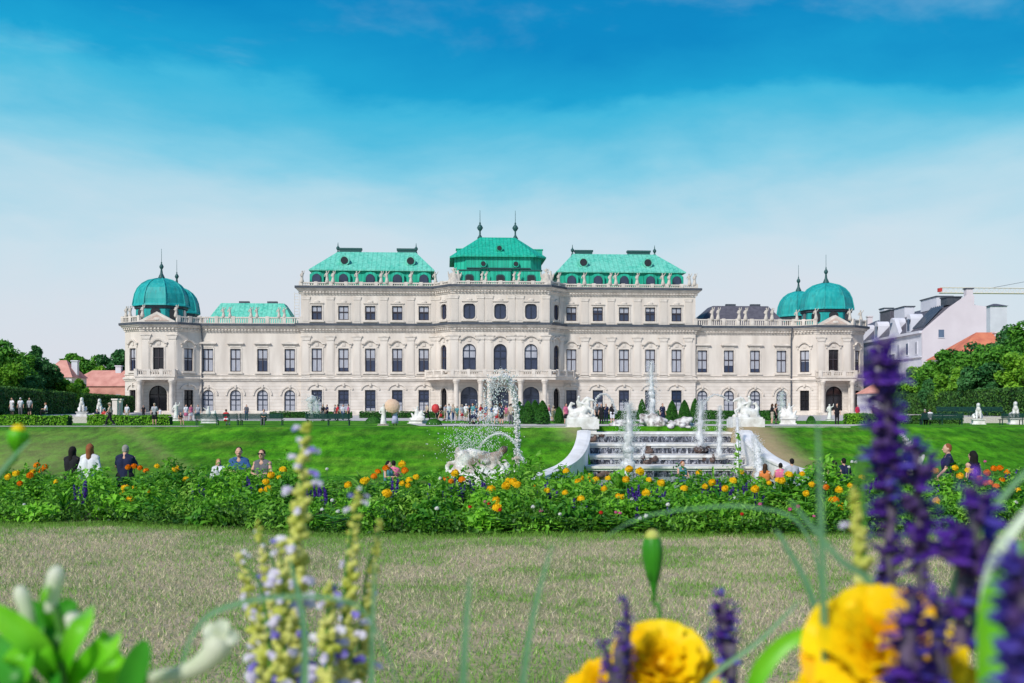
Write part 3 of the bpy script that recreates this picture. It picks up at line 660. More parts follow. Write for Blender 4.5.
for a_, c_ in ((bl1,c0),(c1,br0)):
    Ls = (Vector(c_)-Vector(a_)).length; pilasters(a_, c_, [.95, Ls-.95])
for a_, c_ in ((pl[2],pl[3]),(pr[1],pr[2])):
    Ls = (Vector(c_)-Vector(a_)).length; pilasters(a_, c_, [.9, Ls-.9], True, False)
# balustrades with piers
def balustrade(path, z, h=1.35, name='balustrade', off=.45, step=3.0, solid=False):
    b = MB(); b.sweep(path, [(off-.18,z),(off+.18,z),(off+.18,z+.28),(off-.18,z+.28)], 'trim'); b.sweep(path, [(off-.2,z+h-.24),(off+.2,z+h-.24),(off+.2,z+h),(off-.2,z+h)], 'trim')
    piers = []
    for a_, c_ in zip(path[:-1], path[1:]):
        a2, c2 = Vector(a_), Vector(c_); Ls = (c2-a2).length; u = (c2-a2)/Ls; out_ = Vector((u.y,-u.x)); np_ = max(1, round(Ls/step))
        for k in range(np_+1):
            q = a2+u*(k*Ls/np_)+out_*off; T = Matrix.Translation((q.x,q.y,0)) @ Matrix.Rotation(math.atan2(u.y,u.x),4,'Z'); b.box(-.34,.34,-.26,.26,z+.003,z+h+.12,'trim',T); piers.append((q.x,q.y,z+h+.12))
        nb = int(Ls/.42)
        for k in range(1, nb):
            q = a2+u*(k*Ls/nb)+out_*off; T = Matrix.Translation((q.x,q.y,0)) @ Matrix.Rotation(math.atan2(u.y,u.x),4,'Z'); b.box(-.1,.1,-.1,.1,z+.28,z+h-.24,'trim',T)
    pput(b, name); return piers
ip = lambda p, q, k: (p[0]+(q[0]-p[0])*k, p[1]+(q[1]-p[1])*k)
wl = balustrade([pl[4],(bl0[0],0)], 17.05, 1.45); wr = balustrade([(br1[0],0),pr[0]], 17.05, 1.45)
pb = balustrade([pl[0],pl[1],pl[2]], 17.05, 1.3)+balustrade([pl[3],pl[4]], 17.05, 1.3)+balustrade([pr[0],pr[1]], 17.05, 1.3)+balustrade([pr[2],pr[3],pr[4]], 17.05, 1.3)
tb = balustrade([bl0,bl1], 24.4, .85); tb2 = balustrade([br0,br1], 24.4, .85)
balustrade([bl1,c0], 24.4, .85); balustrade([c1,br0], 24.4, .85); balustrade([c0,c1], 24.4, .8)
# balconies and porticoes
def column(mb, x, y, z0, z1, r=.42):
    mb.lathe([(r*1.35,z0),(r*1.35,z0+.3),(r*1.05,z0+.45),(r,z0+.6),(r*.9,z1-.9),(r*.95,z1-.85),(r*1.4,z1-.35),(r*1.5,z1-.3),(r*1.5,z1)], 'trim', (x,y,0), 12)
for a_, c_, dx in ((pl[2],pl[3],158),(pr[1],pr[2],834)):
    s = s_of(dx, a_, c_); xc = a_[0]+s; y = a_[1]
    b = MB(); b.box(xc-3.6,xc+3.6,y-2.4,y-.05,6.2,6.75,'trim'); b.box(xc-3.75,xc+3.75,y-2.55,y-.03,6.75,6.95,'trim'); pput(b, 'balcony')
    balustrade([(xc-3.5,y),(xc-3.5,y-2.2),(xc+3.5,y-2.2),(xc+3.5,y)], 6.95, 1.2, 'balcony_railing', 0, 2.4)
    for k in (-2.95,2.95):
        for yy_ in (-1.9,-.75):
            m_ = MB(); column(m_, xc+k, y+yy_, TZ, 6.2); m_.box(xc+k-.7,xc+k+.7,y+yy_-.56,y+yy_+.56,TZ,TZ+.5,'trim'); pput(m_, 'column', smooth=False)
    b = MB(); b.prism([(xc-3.5,17.15),(xc+3.5,17.15),(xc+3.3,17.4),(xc,19.15),(xc-3.3,17.4)], y-.9, y+.6, 'trim'); b.prism([(xc-2.3,17.4),(xc+2.3,17.4),(xc,18.6)], y-1.02, y-.9, 'rosy'); b.ball((xc,y-1.0,17.75),.38,'trim',8,5,(1.7,.4,.8)); pput(b, 'pediment')
m_ = MB(); yb = CY; 
m_.sweep([ip(bl1,c0,.0),c0,c1,ip(c1,br0,1.0)], [(0,6.3),(2.4,6.3),(2.4,6.75),(2.55,6.78),(2.55,7.0),(0,7.0)], 'trim'); pput(m_, 'balcony')
balustrade([bl1,c0,c1,br0], 7.0, 1.15, 'balcony_railing', 2.2, 3.2)
for s in (sc[0]-dd*.42, sc[0]+dd*.36, sc[1]-dd*.36, sc[1]+dd*.36, sc[2]-dd*.36, sc[2]+dd*.42):
    for yy_ in (-1.95,):
        m_ = MB(); column(m_, c0[0]+s, CY+yy_, TZ, 6.3, .5); m_.box(c0[0]+s-.8,c0[0]+s+.8,CY+yy_-.8,CY+yy_+.8,TZ,TZ+1.1,'trim'); pput(m_, 'column')
# drainpipes
for x, s in ((pl[4][0]+.45,1),(pr[0][0]-.45,-1)):
    b = MB(); b.tube([(x+.2*s*0-.9*s*0,-1.0,17.0),(x,-.9,16.3),(x,-.25,14.6),(x,-.25,TZ+.2)], .13, 'leadline', 8); pput(b, 'drainpipe')
# statues for the roof
def fig(h=2.3, arm=1, seed=0):
    q = random.Random(seed); a = q.uniform(-.15,.15)
    return [((0,0,.0),(0,0,.25),.42,.38),((0,0,.2),(a*.3,0,1.0),.34,.24),((a*.3,0,1.0),(a,0,1.55),.25,.27),((a,0,1.6),(a,0,1.9),.1,.1),((a,0,2.02),.17),
            ((a-.26,0,1.6),(a-.48,-.1,1.2),.1,.08),((a-.48,-.1,1.2),(a-.3,-.25,1.0),.08,.07),((a+.26,0,1.6),(a+.5*arm,-.1,1.75+.2*arm),.1,.08),((a+.5*arm,-.1,1.75+.2*arm),(a+.62*arm,-.1,2.2),.08,.07)]
sfig = [blob('roof_statue', fig(seed=k, arm=(1 if k else .6)), 'oldst', .06, 2) for k in range(2)]
urn_b = MB(); urn_b.lathe([(.25,0),(.28,.1),(.12,.25),(.2,.4),(.42,.7),(.46,1.0),(.3,1.15),(.34,1.25),(.12,1.45),(.02,1.7)], 'trim', (0,0,0), 12); urn_me = urn_b.mesh('roof_urn', True)
troph = blob('roof_trophy', [((0,0,.4),(0,0,1.5),.7,.5),((-.8,0,.5),(-.5,0,1.6),.4,.25),((-.5,0,1.9),.2),((.7,0,.5),(.6,0,2.0),.35,.22),((.6,0,2.3),.2),((0,0,1.5),(-.1,0,2.4),.25,.16),((-.1,0,2.7),.2),((-.1,0,2.2),(-.6,0,2.7),.1,.08),((.1,0,2.0),(.35,0,2.9),.09,.06),((-.9,0,1.4),(-1.1,0,2.3),.18,.1),((.9,0,1.2),(1.2,0,2.1),.18,.1),((0,0,0),(0,0,.5),1.0,.8)], 'oldst', .1, 1)
def roofput(me, px, yl, z, name, rz=0, s=1.0):
    o = link(name, me, palace, (lx(px,yl),yl,z-TZ), rz); o.scale = (s,s,s); return o
for i, px in enumerate((301.8,327.2,333,357.2,381,387,410.8,435.5)): roofput(sfig[i%2], px, BY-.45, 25.3, 'roof_statue', rnd.uniform(-.5,.5), 1.0)
for i, px in enumerate((558.5,584.5,610,616,637,663,669,689.5,694.5)): roofput(sfig[i%2], px, BY-.45, 25.3, 'roof_statue', rnd.uniform(-.5,.5), 1.0)
for px in (454.5,547): roofput(troph, px, CY+.2, 24.45, 'roof_trophy', 0, 1.15)
for px in (482,486,514,519): roofput(sfig[0], px, CY-.4, 25.4, 'roof_statue', 0, .75)
for px in (223.5,230,251,257,279,284.5): roofput(sfig[1], px, -.45, 18.55, 'roof_statue', rnd.uniform(-.6,.6), .85)
for px in (712,718,739,745.5,766,772): roofput(sfig[0], px, -.45, 18.55, 'roof_statue', rnd.uniform(-.6,.6), 1.05)
for px, yl in ((126,-.4),(130,-1.2),(142.5,FY-.4),(176,FY-.4)): roofput(sfig[0], px, yl, 18.4, 'roof_statue', .3, .95)
for px, yl in ((797,-.6),(816,FY-.4),(850,FY-.4),(861,-.6)): roofput(sfig[1], px, yl, 18.4, 'roof_statue', -.3, .95)
# roofs
def hip(mb, base, ridge, m):
    n = len(base); mb.add(base+ridge, [(i,(i+1)%n,n+(i+1)%n,n+i) for i in range(n)]+[tuple(range(n)),tuple(reversed(range(n,2*n)))], m)
def side_roof(pxs, rpx, dorm, ocul, chim, cm='copper_lt'):
    x0, x1 = lx(pxs[0],.8), lx(pxs[1],.8); r0, r1 = lx(rpx[0],7), lx(rpx[1],7)
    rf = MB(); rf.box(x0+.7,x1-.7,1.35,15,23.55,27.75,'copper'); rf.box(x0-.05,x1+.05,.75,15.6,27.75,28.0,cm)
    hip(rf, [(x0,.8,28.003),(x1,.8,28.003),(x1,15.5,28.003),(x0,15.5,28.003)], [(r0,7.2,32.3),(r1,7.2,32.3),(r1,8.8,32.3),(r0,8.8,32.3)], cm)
    ro = pput(rf, 'roof')
    for p in dorm:
        x = lx(p,1.0); d = MB(); w_ = 1.35
        d.prism([(x-w_,24.45),(x+w_,24.45),(x+w_,27.0),(x+w_*.6,27.4),(x,27.55),(x-w_*.6,27.4),(x-w_,27.0)], .75, 1.4, 'copper'); do = d.build('dormer', palace); do.location = (0,0,-TZ)
        k = MB(); T = Matrix.Translation((x,.60,25.1)); ol = outline(1.75,2.0,'arch'); k.prism(ol, 0, .16, 'frame_bl', T); T2 = Matrix.Translation((x,.60,25.22)); k.prism([(a*.82,c*.9) for a,c in ol], -.03, .0, 'pane', T2); k.build('window', do)
    for p in ocul:
        x = lx(p,2.6); z = 29.95; d = MB(); d.tube([(x,2.2,z),(x,4.6,z)], 1.0, cm, 16); do = d.build('dormer', palace); do.location = (0,0,-TZ)
        k = MB(); k.tube([(x,2.1,z),(x,2.21,z)], .72, 'pane_dk', 16); k.build('window', do)
    for a, c in chim:
        k = MB(); k.box(lx(a,8),lx(c,8),7.4,8.6,31.4,32.8,'verdi'); k.box(lx(a,8)-.15,lx(c,8)+.15,7.3,8.7,32.8,33.15,'verdi'); pput(k, 'chimney')
    for r in (r0,r1):
        k = MB(); k.lathe([(.35,31.9),(.2,32.5),(.12,32.7),(.35,33.0),(.35,33.3),(.1,33.6),(.04,34.3)], 'verdi', (r,8,0), 8); pput(k, 'finial')
side_roof((309,434.3), (337.5,416), (316.8,343.5,370.3,397.3,423.8), (344.5,410.5), ((339.5,361.5),(397.5,416)))
side_roof((557,685.8), (573,655.5), (571.4,597.8,624,650.2,676.5), (583.2,647.5), ((575,592),(627.5,649.5)))
# centre roof
def octo(x0, x1, y0, y1, ch, z): return [(x0+ch,y0,z),(x1-ch,y0,z),(x1,y0+ch,z),(x1,y1,z),(x0,y1,z),(x0,y0+ch,z)]
xa, xb = lx(450,CY+.9), lx(547,CY+.9); m_ = MB()
hip(m_, octo(xa+.7,xb-.7,CY+1.3,12,2.2,23.6), octo(xa+.9,xb-.9,CY+1.5,12,2.2,30.05), 'copper')
hip(m_, octo(xa-.05,xb+.05,CY+.85,12.4,2.2,30.05), octo(xa-.05,xb+.05,CY+.85,12.4,2.2,30.35), 'copper')
rx0, rx1 = lx(479.5,3.5), lx(516,3.5)
hip(m_, octo(xa,xb,CY+.9,12.3,2.2,30.353), octo(rx0,rx1,3.0,5.0,.5,34.85), 'copper')
pput(m_, 'roof')
m_ = MB(); m_.box(xa+3.2,xb-3.2,CY+.9,CY+1.5,27.75,27.95,'verdi'); pput(m_, 'roof_ledge')
for p in (469.3,500.2,531):
    x = lx(p,CY+1); d = MB(); d.box(x-2.0,x+2.0,CY+.55,CY+1.6,24.45,27.3,'copper'); d.box(x-2.15,x+2.15,CY+.4,CY+1.7,27.3,27.5,'verdi'); do = d.build('dormer', palace); do.location = (0,0,-TZ)
    k = MB(); T = Matrix.Translation((x,CY+.4,24.7)); ol = outline(1.7,1.9,'round'); k.prism(ol, 0, .14, 'verdi', T); T2 = Matrix.Translation((x,CY+.4,24.85)); k.prism([(a*.78,c*.82) for a,c in ol], -.03, 0, 'pane_dk', T2); k.build('window', do)
for p, z, yl in ((483.2,28.7,CY+1.35),(515.7,28.7,CY+1.35),(499.3,31.9,CY+2.6)):
    x = lx(p,yl); d = MB(); d.tube([(x,yl-.4,z),(x,yl+2,z)], .68, 'copper', 14); do = d.build('dormer', palace); do.location = (0,0,-TZ); k = MB(); k.tube([(x,yl-.5,z),(x,yl-.39,z)], .45, 'pane_dk', 14); k.build('window', do)
for p in (461.5,537):
    x = lx(p,4); d = MB(); d.box(x-1,x+1,3,5,30.5,32.4,'copper'); d.box(x-1.15,x+1.15,2.9,5.1,32.4,32.6,'copper'); pput(d, 'dormer')
for r in (lx(480,4),lx(515.3,4)):
    k = MB(); k.lathe([(.6,34.8),(.4,35.1),(.18,35.5),(.15,36.2),(.4,36.5),(.62,36.9),(.42,37.3),(.14,37.6),(.2,37.8),(.06,38.1),(.04,40.4)], 'verdi', (r,4,0), 10); pput(k, 'finial', smooth=True)
# flat-topped wing roofs
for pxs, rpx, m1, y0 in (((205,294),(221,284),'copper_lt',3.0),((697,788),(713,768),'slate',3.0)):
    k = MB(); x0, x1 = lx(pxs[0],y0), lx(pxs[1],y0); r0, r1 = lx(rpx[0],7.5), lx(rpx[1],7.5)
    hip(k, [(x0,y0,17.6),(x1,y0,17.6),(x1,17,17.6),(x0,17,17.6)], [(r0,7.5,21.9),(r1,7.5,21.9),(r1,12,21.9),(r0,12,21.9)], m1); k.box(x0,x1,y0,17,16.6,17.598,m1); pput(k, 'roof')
    for a in (.35,.8):
        k = MB(); xx_ = r0+(r1-r0)*a; k.box(xx_-1,xx_+1,8.5,9.5,21.7,22.4,'leadline'); pput(k, 'chimney')
# domes
def dome(xc, yc, s=1.0):
    k = MB(); k.lathe([(6.35*s,20.55),(6.6*s,20.6),(6.45*s,20.95),(6.3*s,21.1),(6.22*s,21.9),(5.95*s,23.0),(5.35*s,24.1),(4.4*s,25.0),(3.1*s,25.7),(1.6*s,26.1),(.5*s,26.2)], 'copper_dome', (xc,yc,0), 8, R(22.5)); 
    for j in range(8):
        w_ = R(22.5+45*j); k.tube([(xc+math.cos(w_)*r*s,yc+math.sin(w_)*r*s,z) for r, z in ((6.5,20.8),(6.26,21.9),(6.0,23.0),(5.4,24.12),(4.45,25.02),(3.1,25.74),(1.0,26.2))], .11, 'copper_dome', 6)
    d = pput(k, 'dome')
    k = MB(); k.lathe([(5.7*s,16.6),(5.7*s,20.5),(5.2*s,20.52)], 'copper_dome', (xc,yc,0), 8, R(22.5)); k.lathe([(5.9*s,16.65),(5.9*s,17.4),(5.6*s,17.5)], 'trim', (xc,yc,0), 8, R(22.5)); k.lathe([(5.8*s,20.0),(6.05*s,20.15),(6.05*s,20.548),(5*s,20.549)], 'leadline', (xc,yc,0), 8, R(22.5)); pput(k, 'drum')
    for j in range(8):
        w_ = R(45*j); T = Matrix.Translation((xc+math.cos(w_)*5.28*s,yc+math.sin(w_)*5.28*s,18.0)) @ Matrix.Rotation(w_+R(90),4,'Z'); k = MB(); k.prism(outline(1.9,2.0,'round'), -.06, .1, 'pane_dk', T); pput(k, 'window')
    k = MB(); k.lathe([(.8,26.0),(.6,26.5),(.27,27.2),(.17,28.0),(.34,28.25),(.44,28.5),(.32,28.8),(.11,29.1),(.15,29.3),(.05,29.5),(.035,32.0)], 'verdi', (xc,yc,0), 10); pput(k, 'finial', smooth=True)
dome(lx(161.5,3.0), 3.0, .84); dome(lx(826,3.0), 3.0, .84); dome(lx(176.8,19), 19, .74); dome(lx(798.5,19), 19, .72)
# scaffold / ladder beside the upper block
k = MB()
for x in (0,.9): k.tube([(bl0[0]-1.6+x,2,17.2),(bl0[0]-1.6+x,2,23.6)], .05, 'trim', 6)
for i in range(11): k.tube([(bl0[0]-1.6,2,17.5+i*.58),(bl0[0]-.7,2,17.5+i*.58)], .04, 'trim', 6)
pput(k, 'roof_ladder')
# ------------------------------------------------------------------ hedges, trees, topiary
def hedge_mesh(path, z0, z1, th, mt, n, size, seed=3):
    """clipped hedge: path polyline in plan, leaves over every face; returns core mesh, leaf mesh"""
    b = MB(); b.sweep(path, [(th/2-.06,z0),(th/2-.06,z1-.06),(-th/2+.06,z1-.06),(-th/2+.06,z0)], 'core'); core = b.mesh('hedge_core')
    g = np.random.RandomState(seed); P = [Vector((p[0],p[1])) for p in path]; seg = [(P[i+1]-P[i]).length for i in range(len(P)-1)]; tot = sum(seg)
    C = []; O = []
    for i in range(len(seg)):
        u = (P[i+1]-P[i]).normalized(); o = Vector((u.y,-u.x)); k = int(n*seg[i]/tot)
        s = g.rand(k)*seg[i]; f = g.rand(k); hh = z1-z0; wt = hh/(hh*2+th)
        bump = .07*np.sin(s*1.3+i)+.05*g.rand(k)
        for side in (1,-1):
            mk = (f < wt) if side == 1 else ((f >= wt)&(f < 2*wt)); q = s[mk]; m_ = len(q)
            zz = z0+hh*g.rand(m_); off = side*(th/2+(g.rand(m_)-.5)*.12+bump[mk]*.6)
            C.append(np.stack([P[i].x+u.x*q+o.x*off, P[i].y+u.y*q+o.y*off, zz],1)); O.append(np.tile([o.x*side*1.3,o.y*side*1.3,.2],(m_,1)))
        mk = f >= 2*wt; q = s[mk]; m_ = len(q); off = (g.rand(m_)-.5)*th
        C.append(np.stack([P[i].x+u.x*q+o.x*off, P[i].y+u.y*q+o.y*off, z1+(g.rand(m_)-.5)*.12+bump[mk]*.6],1)); O.append(np.tile([0,0,1.5],(m_,1)))
    e = P[0]; k = max(20, n//40); C.append(np.stack([np.full(k,e.x)+g.normal(size=k)*.05, np.full(k,e.y)+g.normal(size=k)*.05, z0+(z1-z0)*g.rand(k)],1)); O.append(np.tile([0,-1,.2],(k,1)))
    C = np.concatenate(C); O = np.concatenate(O)
    return core, leaves('hedge_leaves', C, size, mt, up=.1, outn=O, seed=seed)
def hedge(name, path, z0, z1, th, mt, n, size, label, cat='hedge', group=None, seed=3):
    root = empty(name, (path[0][0],path[0][1],z0), 0, label, cat, group)
    core, lf = hedge_mesh([(x-path[0][0], y-path[0][1]) for x, y in path], 0, z1-z0, th, mt, n, size, seed)
    link('branches', core, root); link('foliage', lf, root); return root
G_LH = 'low clipped hedges along the terrace'
hedge('tall_hedge', [(-45.5,87),(-54.5,120),(-63,158),(-70,200)], TZ, 2.95, 2.4, 'hedge', 26000, .17, 'tall dark clipped hedge wall running back along the left side', seed=4)
hedge('tall_hedge', [(48.5,88),(50,110),(53.5,142),(60,172)], TZ, 2.75, 2.4, 'hedge', 24000, .17, 'tall clipped hedge wall below the trees on the right side', seed=5)
def lowh(px0, px1, d, h, label, mt='hedge_lt', n=2600, z=TZ, th=.9, seed=6):
    hedge('low_hedge', [(X(px0,d),d),(X(px1,d),d)], z, z+h, th, mt, n, .085, label, 'hedge', G_LH, seed)
lowh(2, 70, 88, .72, 'bright low box hedge at the far left in front of the two sphinxes')
lowh(89, 171, 90, .72, 'bright low box hedge in front of the left corner dome building', seed=7)
lowh(845, 905, 95, .80, 'bright low hedge in front of the right corner dome building', seed=8)
lowh(905, 961, 97, .62, 'low hedge behind the long green bench on the right', mt='hedge', seed=9)
lowh(360, 446, 150, .85, 'dark low hedge at the palace foot left of the main entrance', mt='topiary', seed=10)
lowh(270, 352, 150, .85, 'dark low hedge behind the benches on the left', mt='topiary', seed=11)
lowh(596, 668, 130, 1.0, 'dark low hedge behind the top of the cascade', mt='topiary', seed=12)
lowh(697, 735, 130, 1.0, 'dark low hedge between the topiary cones and right sea horse statue', mt='topiary', seed=13)
lowh(760, 786, 120, 1.0, 'short dark low hedge left of the right sculpture group', mt='topiary', seed=14)
def round_bush(px, d, w_, h, label, seed):
    root = empty('round_bush', (X(px,d),d,TZ), 0, label, 'bush', 'round clipped bushes on the terrace'); g = np.random.RandomState(seed); n = 900
    v = g.normal(size=(n,3)); v /= np.linalg.norm(v,axis=1)[:,None]; v[:,2] = abs(v[:,2]); C = v*np.array([w_/2,w_/2,h])
    link('foliage', leaves('bush_leaves', C, .09, 'topiary', outn=v*1.2, seed=seed), root)
    b = MB(); b.ball((0,0,0), 1, 'core', 10, 8, (w_/2-.08,w_/2-.08,h-.08)); link('branches', b.mesh('bush_core'), root)
round_bush(434, 88, 1.3, .5, 'small flat round bush on the terrace by the red balloon', 2)
round_bush(811, 98, .8, .65, 'small dark round bush beside the right sculpture group', 3)
round_bush(374, 100, 1.6, .55, 'small round bush beside the beige robed figure', 4)
# topiary cones
def cone_meshes():
    g = np.random.RandomState(8); n = 2600; t_ = g.rand(n)**.8; a = g.rand(n)*6.283
    r = .62*(1-t_**1.9)**.75+.02; C = np.stack([r*np.cos(a),r*np.sin(a),.08+t_*1.9],1); O = np.stack([np.cos(a),np.sin(a),.35+t_],1)*1.3
    b = MB(); b.lathe([(.5,.05),(.54,.5),(.45,1.1),(.27,1.6),(.05,1.88)], 'core', (0,0,0), 12); return leaves('topiary_leaves', C, .065, 'topiary', outn=O, seed=4), b.mesh('topiary_core')
cl_, cc_ = cone_meshes()
def cone(px, d, s, label, sz=1.0):
    r = empty('topiary_cone', (X(px,d),d,TZ), rnd.uniform(0,6), label, 'topiary', 'clipped topiary cones', scale=(s*sz,s*sz,s)); link('foliage', cl_, r); link('trunk', cc_, r)
for px, d, s, sz, lb in ((519.5,100,1.0,.95,'leftmost clipped cone beside the main entrance, half hidden by the falling jet'),(528,94,1.0,.9,'second clipped cone from the left beside the main entrance'),(535,97,1.05,.85,'third clipped cone, tucked behind its neighbours beside the entrance'),(542.5,90,1.0,.98,'rightmost and widest of the four clipped cones by the entrance'),
    (559,96,.75,.95,'small dark clipped cone just left of the left sea horse statue'),(642,112,1.15,.7,'slim hazy clipped cone behind the tall fountain jet'),(672,93,1.0,.85,'dark clipped cone just right of the tall fountain jet'),(684.5,91,1.02,.85,'dark clipped cone in the middle of the three right of the tall jet'),(695,94,1.1,.7,'narrow light green clipped cone beside the white water column')): cone(px, d, s, lb, sz)
def tree(name, px, d, ztop, wid, mt, label, group, seed, zb=.0, n=7000, leaf=.3, low=.22, conifer=False):
    g = np.random.RandomState(seed); h = ztop-zb; root = empty(name, (X(px,d),d,zb), 0, label, 'tree', group)
    K = 34; cc = []
    for k in range(K):
        v = g.normal(size=3); v /= np.linalg.norm(v); rr = g.rand()**.45; zz = .5+.5*v[2]*rr
        if conifer: zz = g.rand()**1.2; wr = (1-zz)*.5+.04; a = g.rand()*6.283; cc.append((wid*wr*math.cos(a),wid*wr*math.sin(a),h*(low+(1-low)*zz)))
        else: cc.append((v[0]*rr*wid*.42, v[1]*rr*wid*.42, h*(low+.03+(.90-low)*zz)))
    cc = np.array(cc); cr = (.12 if not conifer else .09)*wid*(.7+.7*g.rand(K))
    idx = g.randint(0,K,n); v = g.normal(size=(n,3)); v /= np.linalg.norm(v,axis=1)[:,None]; rr = (.55+.5*g.rand(n)**.5)
    C = cc[idx]+v*(cr[idx]*rr)[:,None]*np.array([1,1,.85]); tone = g.rand(K); rs = np.clip(.5*tone[idx]+.5*g.rand(n),0,1)
    link('crown', leaves('crown', C, leaf, mt, up=.6, outn=v*.9, rs=rs, seed=seed), root)
    b = MB(); b.tube([(0,0,-.3),(.1,0,h*.25),(-.05,.1,h*.6),(0,0,h*.85)], [wid*.035,wid*.026,wid*.015,.03], 'bark', 8)
    for k in range(7):
        c = cc[k*4]; z_ = h*(.2+.07*k); b.tube([(0,0,z_),(c[0]*.5,c[1]*.5,(z_+c[2])/2+.1),tuple(c)], [wid*.016,wid*.010,.02], 'bark', 6)
    link('trunk', b.mesh('trunk'), root)
GR = 'trees behind the right hedge'; GL = 'trees behind the left hedge'
for i, (px, d, zt, wd, mt, lb) in enumerate((
    (925,152,7.6,6.5,'tree_lt','small light green tree at the left end of the right hand trees'),
    (945,146,8.8,7.5,'tree','bushy green tree in front of the orange roofed house'),
    (968,150,9.8,8,'tree_dk','dark tree right under the orange roof'),
    (958,133,6.2,6,'tree_lt','low light green tree just above the right hedge'),
    (985,140,10.2,9,'tree','dense green tree between the orange roof and the frame edge'),
    (1004,128,8.2,8,'tree','lower mid green tree on the right bank'),
    (1012,150,13.5,10,'tree_dk','tallest dark tree near the right edge'),
    (1040,138,13.6,10,'tree','tall green tree cut by the right edge'),
    (1028,118,7.4,7,'tree_lt','light yellowish tree at the right edge above the hedge'),
    (1075,130,13,11,'tree','green tree just beyond the right edge'),
    (984,122,6.0,6,'tree_dk','low dark tree standing right behind the hedge'),
    (938,138,5.2,5,'tree_dk','small dark tree crouching behind the hedge by the purple flower'),
    (905,165,5.6,5,'tree','small tree beside the pale apartment house'))): tree('leafy_tree', px, d, zt, wd, mt, lb, GR, 20+i, n=8500, leaf=.24)
for i, (px, d, zt, wd, mt, lb, cf) in enumerate((
    (-8,112,8.2,8,'tree','green tree cut by the left edge',0),(16,118,7.4,7,'tree','bushy green tree near the left edge',0),(40,122,6.6,5,'tree_dk','dark open tree with ragged top behind the left hedge',0),
    (36,126,8.3,3.6,'tree_dk','thin pointed tree rising above its neighbours on the left',1),(56,128,4.6,5,'tree','low tree left of the pink house',0),(66,124,4.2,4.5,'tree_lt','light green tree in front of the pink house',0),
    (48,130,5.9,3,'tree_dk','slim dark conifer left of the pink house',1),(-40,118,9,9,'tree','tree beyond the left edge',0),(80,135,4.3,3.0,'tree_lt','small tapering tree against the long pink roof',1),(20,106,5.0,5,'tree_dk','low dark tree right over the left hedge',0),(-2,104,5.2,6,'tree_lt','low light tree over the left hedge at the edge',0))): tree('leafy_tree', px, d*1.24, zt*1.21, wd*1.2, mt, lb, GL, 50+i, n=7500, leaf=.26, conifer=bool(cf))
for i, (px, d, zt, wd, mt, lb) in enumerate(((118,262,17.2,10,'tree_dk','big dark tree close to the left corner of the palace'),(88,268,14.2,11,'tree','broad mid green tree behind the pink house'),(74,275,14.6,10,'tree','further green tree behind the pink house roof'),(101,255,11,6,'tree_lt','light green tree between the two chimneys'))): tree('far_tree', px, d, zt, wd, mt, lb, 'trees far behind on the left', 80+i, n=7000, leaf=.42)
# ------------------------------------------------------------------ houses
M['wh_wall'] = mat('pale_render', (.66,.66,.72), (.58,.58,.64), .4, .9); M['pk_wall'] = mat('pink_render', (.68,.62,.65), (.62,.56,.59), .3, .9)
M['orange'] = mat('orange_roof_tiles', (.66,.22,.12), (.52,.15,.09), .8, .85, bump=.4); M['pinkroof'] = mat('pink_roof_tiles', (.66,.33,.27), (.52,.23,.19), .6, .85, bump=.3)
M['glassb'] = glass('roof_glazing', (.10,.15,.24)); M['crane_y'] = plain('crane_paint', (.72,.64,.52), .6); M['redp'] = plain('red_paint', (.6,.05,.05), .6)
ap = empty('apartment_house', (74.5,200,TZ), 0, 'pale apartment house with slate mansard roof right of the palace', 'house')
def ab(name, b, parent=ap): return b.build(name, parent)
b = MB(); b.box(0,11.5,0,48,0,15.4,'wh_wall'); ab('wall', b)
b = MB(); b.prism([(-.02,0),(-.02,15.4),(4.8,19.6),(7.9,21.8),(9.4,21.8),(9.4,20.1),(11.6,19.8),(11.6,0)], -.35, -.003, 'pk_wall'); ab('gable_wall', b)
b = MB(); b.box(-.5,.2,-.05,48,15.0,15.45,'wh_wall'); b.box(-.3,.1,-.05,48,10.6,10.8,'wh_wall'); ab('cornice', b)
b = MB(); b.prism([(0,15.46),(3.9,19.4),(7.5,21.0),(11.4,19.5),(11.4,15.46)], 0, 48, 'slate'); ab('roof', b)
for i in range(10):
    for z in (1.6,6.2,11.2):
        w_ = MB(); y = 2.6+i*4.6; w_.box(-.10,.06,y-.7,y+.7,z,z+2.5,'wh_wall'); w_.box(-.12,-.095,y-.5,y+.5,z+.2,z+2.3,'curtain' if (i+int(z))%3 else 'glassb'); wo = ab('window', w_)
for i in (1,3,5,7,9):
    w_ = MB(); y = 2.6+i*4.6; w_.box(.2,2.6,y-1.1,y+1.1,15.5,18.0,'wh_wall'); w_.tube([(.2,y,18.0),(2.6,y,18.0)],1.1,'wh_wall',14); w_.box(.10,.19,y-.55,y+.55,15.9,18.1,'glassb'); ab('dormer', w_)
w_ = MB(); w_.prism([(14.6-3,15.45),(14.6+3,15.45),(14.6,18.9)], .02, .8, 'wh_wall', Matrix(((0,1,0,0),(1,0,0,0),(0,0,1,0),(0,0,0,1)))); ab('dormer', w_)
w_ = MB(); w_.add([(.6,.3,16.2),(.6,6.2,16.2),(4.2,6.2,20.1),(4.2,.3,20.1)],[(0,1,2,3)],'glassb')
for k in range(7): w_.box(.55,.75,.3+k*.98-.05,.3+k*.98+.05,15.9,16.4,'leadline'); w_.tube([(.55,.35+k*.96,16.25),(4.15,.35+k*.96,20.2)],.07,'leadline',5)
ab('roof_glazing', w_)
